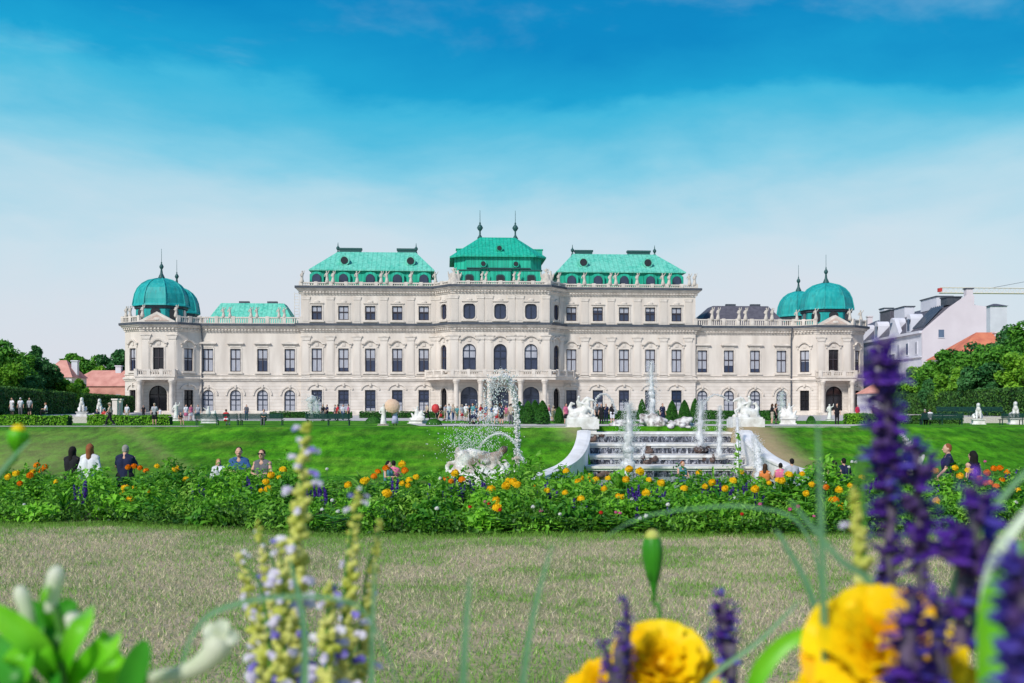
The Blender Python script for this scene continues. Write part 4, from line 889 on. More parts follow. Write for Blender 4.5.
for x0,x1,y0,y1,z0,z1,m_ in ((5,8,6,14,20,22.2,'wh_wall'),(4,6,20,26,19,21.6,'wh_wall'),(4.5,6.5,30,36,19.5,21.8,'slate'),(6,8,38,41,20,22.9,'wh_wall'),(8.0,9.2,-.3,.9,21.8,23.0,'pk_wall'),(5,7.6,1,4,20.2,21.6,'leadline')):
    w_ = MB(); w_.box(x0,x1,y0,y1,z0,z1,m_); w_.box(x0-.15,x1+.15,y0-.15,y1+.15,z1,z1+.2,'leadline'); ab('chimney', w_)
w_ = MB(); w_.box(2.9,3.9,-.41,-.36,14.2,15.6,'glassb'); w_.box(2.8,4.0,-.45,-.41,14.05,14.2,'wh_wall'); ab('window', w_)
w_ = MB(); w_.box(-1.2,0,11.0,14,10.4,10.6,'leadline'); 
for k in range(9): w_.box(-1.2,-1.12,11.0+k*.36,11.08+k*.36,10.6,11.6,'leadline')
w_.box(-1.22,-1.1,11.0,14,11.6,11.7,'leadline'); ab('balcony', w_)
def house(name, x0, x1, y0, y1, zb, ze, zr, wall, roof, label, chim=()):
    r_ = empty(name, ((x0+x1)/2,y0,zb), 0, label, 'house'); o = (x0+x1)/2; b = MB(); b.box(x0-o,x1-o,0,y1-y0,0,ze-zb,wall); b.build('wall', r_)
    b = MB(); k = min((y1-y0)/2,(x1-x0)/2*.8); D = y1-y0; hip(b, [(x0-o-.3,-.3,ze-zb+.003),(x1-o+.3,-.3,ze-zb+.003),(x1-o+.3,D+.3,ze-zb+.003),(x0-o-.3,D+.3,ze-zb+.003)], [(x0-o+k,D/2-.1,zr-zb),(x1-o-k,D/2-.1,zr-zb),(x1-o-k,D/2+.1,zr-zb),(x0-o+k,D/2+.1,zr-zb)], roof); b.build('roof', r_)
    for (cx, cz, m_) in chim: b = MB(); b.box(cx-o-.6,cx-o+.6,D*.4,D*.4+1,cz-zb-3,cz-zb,m_); b.box(cx-o-.75,cx-o+.75,D*.4-.15,D*.4+1.15,cz-zb,cz-zb+.25,m_); b.build('chimney', r_)
    n = int((x1-x0)/3.2)
    for i in range(n):
        xx_ = x0-o+(i+.5)*(x1-x0)/n; b = MB(); b.box(xx_-.5,xx_+.5,-.06,.02,(ze-zb)*.45,(ze-zb)*.45+1.6,'curtain'); b.box(xx_-.62,xx_+.62,-.1,-.0,(ze-zb)*.45-.15,(ze-zb)*.45,'trim'); b.build('window', r_)
    return r_
house('tiled_house', 71.0, 85.5, 176, 188, TZ, 9.0, 13.4, 'pk_wall', 'orange', 'house with bright orange tiled hip roof rising above the right trees', ((80,13.2,'pk_wall'),))
house('low_house', 66.5, 71.5, 206, 212, TZ, 3.6, 5.4, 'wh_wall', 'pinkroof', 'low house with pink roof beside the right corner of the palace')
house('pink_house', -97, -90.5, 226, 234, TZ, 7.2, 10.9, 'pk_wall', 'pinkroof', 'pink house with steep tiled roof behind the left trees', ((-91.2,10.6,'wh_wall'),))
house('pink_house', -97, -70, 238, 247, TZ, 5.6, 9.2, 'pinkroof', 'pinkroof', 'long low red walled house with pink roof next to the left corner of the palace', ((-86.5,10.0,'wh_wall'),(-83.5,9.6,'wh_wall')))
house('grey_house', 113.9, 117.9, 262, 266, TZ, 25.2, 25.9, 'wh_wall', 'slate', 'grey flat topped house far behind the right trees')
house('distant_house', 84, 92, 262, 275, TZ, 18.5, 21.5, 'wh_wall', 'pinkroof', 'pinkish distant house just behind the right corner dome', ((87,23,'pk_wall'),))
cr = empty('tower_crane', (X(1092,330),330,TZ), 0, 'tall pale tower crane with its jib reaching in from the right', 'crane')
b = MB(); zj = 36.0
for sx in (-.8,.8):
    for sy in (-.8,.8): b.tube([(sx,sy,0),(sx,sy,zj+4)],.12,'crane_y',5)
for k in range(26): s_ = 1 if k%2 else -1; b.tube([(-.8*s_,-.8,k*1.5),(.8*s_,-.8,(k+1)*1.5)],.07,'crane_y',4); b.tube([(-.8*s_,.8,k*1.5),(.8*s_,.8,(k+1)*1.5)],.07,'crane_y',4)
b.build('mast', cr)
b = MB(); xl = X(940,330)-X(1092,330)
for y_, z_ in ((-.7,zj-.6),(.7,zj-.6),(0,zj+1.0)): b.tube([(xl,y_,z_+.5),(16,y_,z_)],.14,'crane_y',5)
for k in range(40): 
    x_ = xl+k*(16-xl)/40; x2 = xl+(k+1)*(16-xl)/40; zz = .5*(1-k/40)
    b.tube([(x_,-.7,zj-.6+zz),((x_+x2)/2,0,zj+1+zz),(x2,-.7,zj-.6+zz)],.07,'crane_y',4)
b.build('jib', cr)
b = MB(); b.tube([(0,0,zj+7),(xl*.66,0,zj+1.4)],.08,'leadline',4); b.tube([(0,0,zj+7),(14,0,zj+1)],.08,'leadline',4); b.tube([(0,0,zj+3),(0,0,zj+7)],.3,'crane_y',6); b.build('tie_rod', cr)
b = MB(); b.box(xl-.6,xl+.5,-.5,.5,zj+.2,zj+1.3,'redp'); b.build('jib_end', cr)
# ------------------------------------------------------------------ benches
def bench_meshes(L_=3.5):
    s = MB(); 
    for k in range(4): s.box(-L_/2,L_/2,-.28+k*.13,-.18+k*.13,.42,.46,'benchg')
    bk = MB()
    for k in range(5): T = Matrix.Translation((0,.27+k*.022,.52+k*.085)); bk.box(-L_/2,L_/2,-.015,.015,0,.072,'benchg',T)
    lg = MB(); lg.box(-.03,.03,-.27,-.21,0,.42,'benchg'); lg.box(-.03,.03,.2,.26,0,.42,'benchg'); lg.tube([(0,.24,.40),(0,.40,.96)],.028,'benchg',6); lg.box(-.03,.03,-.27,.26,.39,.418,'benchg')
    return s.mesh('seat'), bk.mesh('backrest'), lg.mesh('leg')
bs, bb, bl = bench_meshes()
def bench(px, d, label, rz=0, z=TZ, w=1.0):
    r = empty('park_bench', (X(px,d),d,z), rz, label, 'bench', 'dark green benches on the terrace', scale=(w,1,1)); link('seat', bs, r); link('backrest', bb, r)
    for x in (-1.62,0,1.62): link('leg', bl, r, (x,0,0))
bench(217.5,87,'dark green bench with a seated person in front of the left corner building', R(180)); bench(262,87.5,'long dark green bench second from the left on the terrace', R(180)); bench(328.5,86,'dark green bench below the left fountain spray', R(180))
bench(941,90,'long dark green bench just right of the tall purple flower spike', R(180)); bench(1021,90,'dark green bench cut by the right edge beside the sphinx', R(180)); bench(956,104,'small dark bench behind the long green bench on the right', 0, .08); bench(986,106,'small dark bench between the two right sphinxes', 0, .08)
# ------------------------------------------------------------------ stone sculptures
def base_mb(w_, d_, h, m='marble'):
    b = MB(); b.box(-w_/2-.1,w_/2+.1,-d_/2-.1,d_/2+.1,0,h*.2,m); b.box(-w_/2,w_/2,-d_/2,d_/2,h*.2,h*.85,m); b.box(-w_/2-.08,w_/2+.08,-d_/2-.08,d_/2+.08,h*.85,h,m); return b
sphinx = blob('sphinx_body', [((0,.5,.35),(0,-.1,.45),.3,.27),((0,-.1,.45),(0,-.35,.85),.25,.22),((0,-.35,.9),(0,-.38,1.1),.12,.1),((0,-.40,1.24),(.13,.15,.17)),((0,-.3,1.28),(0,-.28,1.0),.17,.15),((0,-.55,1.22),.03),
    ((-.15,-.35,.75),(-.16,-.62,.12),.11,.08),((.15,-.35,.75),(.16,-.62,.12),.11,.08),((-.16,-.62,.09),(-.16,-.78,.08),.08,.07),((.16,-.62,.09),(.16,-.78,.08),.08,.07),((-.27,.5,.3),(-.3,.1,.12),.2,.1),((.27,.5,.3),(.3,.1,.12),.2,.1),((.1,.8,.2),(.38,.55,.5),.06,.05)], 'marble', .035, 3)
def statue(name, px, d, z, me, label, bw, bd, bh, sc=1.0, rz=0, group=None, m='marble'):
    r = empty(name, (X(px,d),d,z), rz, label, 'statue', group); link('pedestal', base_mb(bw,bd,bh,m).mesh('pedestal'), r); o = link('figure', me, r, (0,0,bh-.01)); o.scale = (sc,)*3
G_SP = 'white stone sphinxes on the side terraces'
statue('sphinx_statue', 82, 104, .10, sphinx, 'white sphinx statue on the far left, left one of the pair', .9,1.6,.45, .95, .3, G_SP)
statue('sphinx_statue', 100, 104, .02, sphinx, 'white sphinx statue on the left with people sitting below it', .9,1.6,.4, .95, .2, G_SP)
statue('sphinx_statue', 978, 93, TZ+.0, sphinx, 'white sphinx statue on the right, left one of the pair', .9,1.6,.45, .95, -.3, G_SP)
statue('sphinx_statue', 1015, 93, TZ+.0, sphinx, 'white sphinx statue nearest the right edge', .9,1.6,.5, 1.0, -.3, G_SP)
group_me = blob('figure_group', [((-.5,0,0),(.5,0,.15),.4,.4),((-.2,0,.3),(-.15,0,.9),.32,.25),((-.15,0,.9),(-.1,0,1.25),.18,.12),((-.1,0,1.42),(.13,.13,.16)),((.35,0,.3),(.5,-.1,.8),.28,.2),((.55,-.1,1.0),(.12,.12,.15)),((-.5,0,.3),(-.8,0,.75),.2,.1),((.1,.1,.5),(.3,.1,1.0),.15,.1),((-.3,-.1,1.1),(-.62,-.1,1.35),.08,.06),((.5,-.1,.85),(.85,-.1,.6),.09,.07),((-.6,0,.1),(-.95,-.1,.2),.2,.1)], 'marble', .05, 3)
G_SG = 'white sculpture groups standing on the terrace'
statue('sculpture_group', 209.5, 100, TZ, group_me, 'white sculpture group in front of the first arched window on the left', 1.3,1.0,.25, .85, .2, G_SG)
statue('sculpture_group', 418, 98, TZ, group_me, 'white sculpture group beside the red balloon', 1.3,1.0,.3, .8, -.4, G_SG)
statue('sculpture_group', 788, 93, TZ, group_me, 'white sculpture group right of the cascade with a water spray behind', 1.2,1.0,.5, .85, 2.9, G_SG)
stand_me = blob('standing_figure', [((0,0,.0),(0,0,.3),.28,.26),((0,0,.3),(.02,0,.95),.24,.2),((.02,0,.95),(.0,0,1.35),.2,.22),((0,0,1.4),(0,0,1.55),.08,.08),((0,0,1.66),(.11,.12,.14)),((-.2,0,1.4),(-.35,-.1,1.05),.08,.06),((-.35,-.1,1.05),(-.2,-.2,.9),.06,.05),((.2,0,1.4),(.4,-.1,1.5),.08,.06),((.4,-.1,1.5),(.45,-.1,1.8),.06,.05)], 'marble', .04, 3)
statue('standing_statue', 176, 118, TZ, stand_me, 'slender white statue beside the left corner portico', .7,.7,.3, .95, 0, 'slender white statues by the corner porticoes')
statue('standing_statue', 829.5, 118, TZ, stand_me, 'slender white statue in front of the right corner portico', .7,.7,.2, .9, 0, 'slender white statues by the corner porticoes')
statue('robed_statue', 383.5, 87, TZ, stand_me, 'beige robed standing figure on the terrace left of the parasol', .7,.7,.12, .9, 0, None, 'stone')
bpost = MB(); bpost.box(-.25,.25,-.25,.25,0,1.7,'trim'); bpost.box(-.33,.33,-.33,.33,1.7,1.85,'trim'); bpost.box(-.33,.33,-.33,.33,0,.2,'trim'); bpost = bpost.mesh('stone_post')
for px, d in ((115.5,112),(119.5,113)):
    o = link('stone_post', bpost, None, (X(px,d),d,.0)); tag(o, 'square pale stone post at the right end of the left tall hedge', 'post', 'pair of stone gate posts by the left hedge')
# ------------------------------------------------------------------ cascade
def stripes():
    m = bpy.data.materials.new('falling_water_over_rock'); t = nt(m); L = t.links.new
    out = t.nodes.new('ShaderNodeOutputMaterial'); p = t.nodes.new('ShaderNodeBsdfPrincipled'); p.inputs['Roughness'].default_value = .25
    tc = t.nodes.new('ShaderNodeTexCoord'); mp = t.nodes.new('ShaderNodeMapping'); mp.inputs['Scale'].default_value = (3.6,1,1.5); mp.inputs['Rotation'].default_value = (0,R(14),0); L(tc.outputs['Object'], mp.inputs[0])
    nz = t.nodes.new('ShaderNodeTexNoise'); nz.inputs['Scale'].default_value = 1.6; nz.inputs['Detail'].default_value = 7; nz.inputs['Roughness'].default_value = .7; nz.inputs['Distortion'].default_value = .8; L(mp.outputs[0], nz.inputs[0])
    r = t.nodes.new('ShaderNodeValToRGB'); e = r.color_ramp.elements; e[0].position = .42; e[0].color = (.025,.03,.045,1); e[1].position = .68; e[1].color = (.80,.82,.86,1); e.new(.52).color = (.16,.17,.21,1); e.new(.58).color = (.34,.35,.42,1)
    L(nz.outputs[0], r.inputs[0]); L(r.outputs[0], p.inputs[0]); b = t.nodes.new('ShaderNodeBump'); b.inputs['Strength'].default_value = .6; b.inputs['Distance'].default_value = .2; L(nz.outputs[0], b.inputs['Height']); L(b.outputs[0], p.inputs['Normal']); L(p.outputs[0], out.inputs[0]); return m
M['stripes'] = stripes(); M['brown'] = mat('brown_wet_rock', (.16,.10,.08), (.06,.045,.045), 3, .4, bump=.6)
cas = empty('cascade', (11.8,76,-3.9), 0, 'wide stepped stone cascade with white water running over its ledges', 'fountain')
tiers = [(EYE-q*y_/F, y_) for q, y_ in ((24,80.0),(35.5,77.2),(47,74.5),(58,71.8))]
gg = random.Random(4)
for i, (z, y) in enumerate(tiers):
    yb = tiers[i-1][1]+.02 if i else 88; hw = 6.75+.05*i; zb = tiers[i+1][0] if i < 3 else -3.9
    b = MB(); b.box(-hw,hw,y-76,yb-76,-.2,z+3.9-.15,'brown'); 
    n_ = 70; vs = []; 
    for k in range(n_+1):
        x = -hw+2*hw*k/n_; j = .10*math.sin(k*1.9)+gg.uniform(-.08,.08); vs += [(x,y-76-.12+j*.4,z+3.9-.16),(x,y-76-.28+j,(z+zb)/2+3.9),(x,y-76-.22+j,zb+3.9-.02)]
    b.add(vs, sum([[(3*k,3*k+3,3*k+4,3*k+1),(3*k+1,3*k+4,3*k+5,3*k+2)] for k in range(n_)], []), 'stripes'); b.build('step_face', cas)
    b = MB()
    b.box(-hw-.1,hw+.1,y-76-.42,yb-76,z+3.9-.15,z+3.9,'marble'); b.box(-hw-.05,hw+.05,y-76-.3,yb-76,z+3.9-.3,z+3.9-.15,'marble'); b.build('ledge', cas)
    for k in range(2 if i in (1,2) else 1):
        cx = (-2.6,1.4,4.4)[k] if i in (1,2) else -5.6; b = MB()
        rk = [((cx+gg.uniform(-.5,.5),y-76-.25+gg.uniform(-.1,.1),(z+zb)/2+3.9+gg.uniform(-.25,.2)),(gg.uniform(.12,.3),gg.uniform(.1,.2),gg.uniform(.12,.25))) for _ in range(7)]; link('rock', blob('rock', rk, 'brown', .05, 0), cas)
def wallside(pts, label, m='whitewall', w_=.8):
    pts = [(X(px,d),d,EYE-(py-HOR)/F*d) for px, py, d in pts]
    # smooth
    P = []; 
    for i in range(len(pts)-1):
        p0 = Vector(pts[max(i-1,0)]); p1 = Vector(pts[i]); p2 = Vector(pts[i+1]); p3 = Vector(pts[min(i+2,len(pts)-1)])
        for k in range(5):
            t_ = k/5; P.append(.5*((2*p1)+(p2-p0)*t_+(2*p0-5*p1+4*p2-p3)*t_*t_+(3*p1-p0-3*p2+p3)*t_**3))
    P.append(Vector(pts[-1])); o = P[0].copy(); b = MB(); vs = []; prof = [(-w_/2,-4),(-w_/2,-.22),(-w_/2-.07,-.2),(-w_/2-.07,-.06),(-w_*.32,0),(w_*.32,0),(w_/2+.07,-.06),(w_/2+.07,-.2),(w_/2,-.22),(w_/2,-4)]; n = len(prof)
    for i, p in enumerate(P):
        t_ = (P[min(i+1,len(P)-1)]-P[max(i-1,0)]); t_.z = 0; t_.normalize(); q = Vector((t_.y,-t_.x,0))
        for a, z in prof: v = p+q*a-o; v.z = (p.z+z-o.z) if z > -3 else -4.4-o.z; vs.append(v)
    b.add(vs, sum([[(i*n+j,i*n+(j+1)%n,(i+1)*n+(j+1)%n,(i+1)*n+j) for j in range(n)] for i in range(len(P)-1)], [])+[tuple(range(n)), tuple((len(P)-1)*n+j for j in reversed(range(n)))], m)
    ob = b.build('cascade_wall', None, False, o); tag(ob, label, 'wall', 'curved white walls beside the cascade')
wallside([(px,py,d) for px,py,d in WALL_L], 'curved white wall sweeping down on the left of the cascade')
wallside([(px,py,d) for px,py,d in WALL_R], 'curved white wall sweeping down on the right of the cascade')
# pedestals and sea-horse sculptures
def seahorse(name, px, d, label, mirror=1):
    r = empty(name, (X(px,d),d,-.93), 0, label, 'statue', 'white sea horse sculptures flanking the cascade'); s = mirror
    b = MB(); b.box(-1.0,1.0,-1.0,1.0,0,.30,'marble'); b.box(-1.16,1.16,-1.15,1.15,.30,1.04,'marble'); b.box(-1.05,1.05,-1.05,1.05,1.04,1.17,'marble'); b.box(-.75,.75,-.9,.9,-2.9,0,'marble'); b.build('pedestal', r)
    c = [((-.75*s,0,.25),(.1*s,0,.5),.42,.42),((.1*s,0,.5),(.45*s,0,1.0),.38,.3),((.45*s,0,1.0),(.55*s,0,1.45),.22,.17),((.5*s,0,1.5),(.95*s,-.05,1.38),.17,.10),((.95*s,-.05,1.38),(1.05*s,-.05,1.3),.09,.07),((.45*s,.05,1.6),(.4*s,.05,1.75),.05,.03),
         ((.3*s,.0,1.5),(-.1*s,.1,1.0),.14,.16),((.5*s,-.2,.8),(.95*s,-.3,.55),.13,.1),((.95*s,-.3,.55),(.8*s,-.3,.2),.1,.09),((.4*s,.2,.7),(.75*s,.3,.35),.12,.1),((-.1*s,0,.8),(-.35*s,-.1,1.25),.24,.18),((-.35*s,-.1,1.25),(-.3*s,-.1,1.5),.1,.1),((-.28*s,-.12,1.62),(.12,.13,.15)),((-.2*s,-.2,1.2),(.25*s,-.25,1.05),.09,.07),
         ((-.75*s,0,.3),(-1.05*s,.1,.75),.26,.18),((-1.05*s,.1,.75),(-.9*s,.1,1.15),.16,.12),((-.9*s,.1,1.15),(-.65*s,.1,1.1),.11,.08),((-1.0*s,0,.0),(.9*s,0,.05),.3,.25),((0,-.4,.05),(.5*s,-.5,.1),.25,.18)]
    link('figure', blob('figure', c, 'marble', .045, 3), r, (0,0,1.12)).scale = (.86,.86,.92)
seahorse('sea_horse_statue', 582, 80.8, 'white sea horse sculpture on the pedestal at the left head of the cascade', 1)
seahorse('sea_horse_statue', 745.5, 80.8, 'white sea horse sculpture on the pedestal at the right head of the cascade', -1)
def rockpile(px, d, w_, h, label, seed, z=-.52):
    q = random.Random(seed); caps = [((q.uniform(-w_/2,w_/2),q.uniform(-.6,.6),q.uniform(0,h*.35)), (q.uniform(.1,.3),q.uniform(.1,.3),q.uniform(.08,.24))) for k in range(26)]+[((0,0,h*.1),(0,0,h*.7),.45,.15)]+[((q.uniform(-w_/4,w_/4),0,h*.3),(q.uniform(-w_/4,w_/4),0,h*.6),.3,.2) for k in range(4)]
    me = blob('rock_pile', caps, 'rockw', .07, 0); tag(link('rock_pile', me, None, (X(px,d),d,z)), label, 'rocks', 'pale rock piles at the head of the cascade')
M['rockw'] = mat('pale_wet_rock', (.66,.64,.62), (.20,.17,.16), 2.6, .5, bump=.5, bscale=6, pos=(.42,.62))
rockpile(652, 83.5, 4.2, 1.35, 'tall pale rock pile under the highest jet', 3); rockpile(684, 83, 2.2, .95, 'small pale rock pile right of the highest jet', 5); rockpile(620, 85, 1.6, .55, 'lowest pale rock pile near the left sea horse', 6)
# ------------------------------------------------------------------ water jets
def jet(name, pts, rad, label, drops=500, spread=.25, seed=1, m='foam', dsize=.026, core=True, fall=.0, group='fountain water jets'):
    """pts: world points along the jet; rad: list of radii"""
    q = np.random.RandomState(seed); P = [Vector(p) for p in pts]; o = P[0].copy(); root = empty(name, o, 0, label, 'water jet', group)
    # resample
    S_ = []; Rr = []
    for i in range(len(P)-1):
        k = max(2, int((P[i+1]-P[i]).length/.12)); 
        for j in range(k): t_ = j/k; S_.append(P[i].lerp(P[i+1], t_)-o); Rr.append(rad[i]*(1-t_)+rad[i+1]*t_)
    S_.append(P[-1]-o); Rr.append(rad[-1])
    if core:
        b = MB(); n = len(S_); ph = q.rand(3)*6
        b.tube([s+Vector((q.normal()*r*.18, q.normal()*r*.18, 0)) for s, r in zip(S_, Rr)], [max(.006, r*(.75+.35*math.sin(i*.9+ph[0])*q.rand()+.2*q.rand())) for i, r in enumerate(Rr)], m, 9); b.build('water_stream', root, True)
    n = drops; idx = q.randint(0, len(S_), n); C = np.array([tuple(S_[i]) for i in idx]); rr = np.array([Rr[i] for i in idx])
    C += q.normal(size=(n,3))*(rr*.75+spread*.22)[:,None]*np.array([1,1,.8]); C[:,2] -= abs(q.normal(size=n))*fall
    s = dsize*(.5+q.rand(n)); T = np.array([(1,1,1),(-1,-1,1),(-1,1,-1),(1,-1,-1)])*.6; V = (C[:,None,:]+T[None]*s[:,None,None]*np.array([1,1,1.6])).reshape(-1,3); i = np.arange(n)*4
    Fc = np.concatenate([np.stack(f,1) for f in ((i,i+1,i+2),(i,i+3,i+1),(i,i+2,i+3),(i+1,i+3,i+2))]); o2 = tag(link('droplets', np_mesh('droplets', V, Fc, 'drops'), root), kind='stuff'); return root
def J(*a): return [W(px,py,d) for px,py,d in a]
jet('water_jet', J((628,476,68),(628,450,68),(628.5,430,68),(629,405,68)), [.42,.36,.26,.10], 'thick white water column in front of the left half of the cascade', 5200, .5, 1, dsize=.018)
jet('water_jet', J((652,425,84.5),(652,405,84.5),(651.5,385,84.5),(651,362,84.5)), [.2,.24,.2,.05], 'tallest water jet rising from the rocks in front of the palace', 3600, .5, 2, dsize=.018)
jet('water_jet', J((700,445,76),(700.5,425,76),(701,401,76)), [.28,.2,.06], 'white water column in front of the right half of the cascade', 3000, .4, 3, dsize=.017)
jet('water_jet', J((719,456,73.5),(719.5,435,73.5),(720,407,73.5)), [.2,.13,.04], 'slimmer water column next to the right sea horse', 2200, .3, 4, dsize=.016)
jet('water_jet', J((738,474,70),(738,440,72),(737,418,74)), [.2,.15,.05], 'water column in front of the right pedestal', 2000, .3, 5, dsize=.016)
jet('water_jet', J((760,480,67),(757,450,68),(755,436,69)), [.3,.2,.05], 'wide foaming water column at the right cascade wall', 2600, .4, 6, dsize=.017)
jet('water_jet', J((640,448,74),(645,444,73.5),(642,456,73)), [.04,.05,.06], 'short spout running out of the second ledge', 200, .1, 61)
arc = J((594.5,408,80.2),(596,399,80.2),(601,394,80.2),(607,394.5,80.2),(612,400,80.2),(616,412,80.2)); jet('water_arc', arc, [.03,.03,.035,.04,.045,.05], 'thin arc of water spouted by the left sea horse', 500, .08, 7, 'mistw')
arc = J((728,401,80.2),(722,396,80.2),(715,394.5,80.2),(708,398,80.2),(703,406,80.2),(700,416,80.2)); jet('water_arc', arc, [.03,.03,.035,.04,.045,.05], 'thin arc of water spouted by the right sea horse', 450, .12, 8, 'mistw')
jet('water_jet', J((312,419,95),(311,410,95),(309,400,95),(312,398,95),(316,402,95),(317.5,414,95)), [.1,.14,.25,.32,.26,.12], 'small domed fountain spray behind the bench on the left', 700, .5, 9, 'mistw')
jet('water_jet', J((781,420,98),(781.5,408,98),(782,392,98)), [.3,.25,.1], 'water spray behind the right sculpture group', 700, .5, 10, 'mistw')
# big triton jet: rises, tips over and breaks into drops
jet('water_jet', J((517.6,461,40),(517.3,440,40),(516.8,420,40),(515.5,400,40),(511,385,40),(505,376,40)), [.035,.035,.04,.05,.06,.05], 'thin tall jet rising from the stone shell of the sea god fountain', 900, .1, 11, dsize=.03)
jet('falling_water', J((505,375,40),(499,374,40),(495,381,40),(493,392,40),(491.5,405,40),(490,420,40)), [.12,.12,.12,.12,.1,.1], 'shower of drops falling back left of the sea god fountain jet', 620, .6, 12, core=False, dsize=.024, fall=.15)
jet('water_arc', J((479,448,39.6),(484,441,39.6),(490,436,39.6),(497,433.3,39.6),(504,434,39.6),(510,437.5,39.6),(514,442,39.6),(518,450,39.6),(524,462,39.6)), [.02,.03,.035,.04,.045,.04,.03,.03,.03], 'thin arc of water curving over the sea god group', 350, .10, 13, dsize=.018)
jet('water_spray', J((463,450,39),(468,440,39),(478,432,39),(488,440,39)), [.2,.5,.6,.3], 'fine spray hanging over the left end of the sea god group', 1300, .9, 14, core=False, dsize=.016)
jet('water_arc', J((914,455,40),(910,447,40),(906,440,40),(901.5,434,40)), [.03,.06,.06,.03], 'slanting jet spouted by the small white figure on the right', 260, .06, 15)
# ------------------------------------------------------------------ sea god fountain
def zp(x, y, d=40, yy=0): p = W(440+x/9.31, 420+y/9.31, d); return (p.x-TX, yy, p.z-TZZ)
TX = X(484,40); TZZ = H(TX,40)
u = .0364/9.31*1.0
caps = []
def cp(x1,y1,x2,y2,r1,r2,ya=0,yb=0): caps.append((zp(x1,y1,40,ya), zp(x2,y2,40,yb), r1, r2))
cp(168,275,165,295,.10,.11); cp(170,330,200,480,.14,.24); cp(230,340,300,480,.26,.3); cp(280,300,340,470,.16,.26,.1,0); cp(200,320,300,330,.13,.17)
for a, c in ((((120,400)),(90,400)),(((90,400)),(65,430)),(((65,430)),(70,480)),(((150,420)),(125,395)),(((150,420)),(165,470))): cp(a[0],a[1],c[0],c[1],.075,.075)
cp(310,310,400,340,.17,.2); cp(400,340,480,350,.21,.2); cp(480,350,540,330,.19,.17); cp(540,330,575,310,.1,.09); cp(330,340,410,385,.09,.08,-.15,-.2); cp(410,385,450,380,.07,.06,-.2,-.25)
cp(450,370,470,480,.2,.16); cp(500,360,505,490,.13,.11,-.12,-.15); cp(520,335,560,400,.09,.08,-.1,-.15); cp(560,400,590,440,.07,.06,-.15,-.2)
caps.append((zp(588,280), (.13,.13,.15))); cp(560,275,620,255,.05,.05,.05,.05); cp(615,430,600,480,.16,.2); caps.append((zp(600,395),(.11,.11,.12))); cp(630,460,665,490,.1,.08); cp(400,480,560,510,.3,.3); cp(180,500,400,500,.35,.3)
tri = empty('sea_god_fountain', (TX,40,TZZ), 0, 'white stone sea god group with wet brownish limbs and curled fish tail', 'fountain')
link('figure', blob('figure', caps, 'wetstone', .025, 2), tri)
hb = MB(); hb.ball(zp(596,276,40,-.03), .135, 'brown', 10, 7, (1.0,.85,1.1)); hb.build('hair', tri)
b = MB(); zt = zp(400,505)[2]; b.lathe([(1.8,-.3),(1.7,.1),(1.45,.3),(1.3,zt-.1),(1.1,zt+.05)], 'marble', (0,0,0), 20, 0, .6); b.build('pedestal', tri)
sh = empty('shell_figure', (X(516.5,40),40,H(X(516.5,40),40)), 0, 'small stone putto holding up a shell at the foot of the tall jet', 'statue')
zq = lambda y: W(516,y,40).z-H(X(516.5,40),40)
link('figure', blob('figure', [((0,0,0),(0,0,zq(476)),.2,.14),((0,0,zq(476)),(.0,0,zq(466)),.13,.11),((-.08,0,zq(459)),(.1,.1,.1)),((.06,0,zq(466)),(.05,0,zq(460)),.06,.06),((0.04,0,zq(458)),(.16,.12,.07))], 'wetstone', .025, 2), sh)
pf = empty('putto_statue', (X(916.5,40),40,H(X(916,40),40)), 0, 'small white stone figure spouting water beside the purple flowers', 'statue'); zr_ = lambda y: W(916,y,40).z-H(X(916,40),40)
link('figure', blob('figure', [((0,0,0),(0,0,zr_(468)),.3,.22),((0,0,zr_(468)),(.02,0,zr_(460)),.2,.16),((-.03,0,zr_(455)),(.11,.11,.12)),((.15,0,zr_(462)),(.25,0,zr_(456)),.09,.07),((-.15,0,zr_(462)),(-.3,0,zr_(466)),.09,.1),((-.45,0,zr_(470)),(-.4,0,zr_(462)),.14,.1),((-.4,0,0),(-.4,0,zr_(470)),.2,.14)], 'marble', .025, 2), pf)
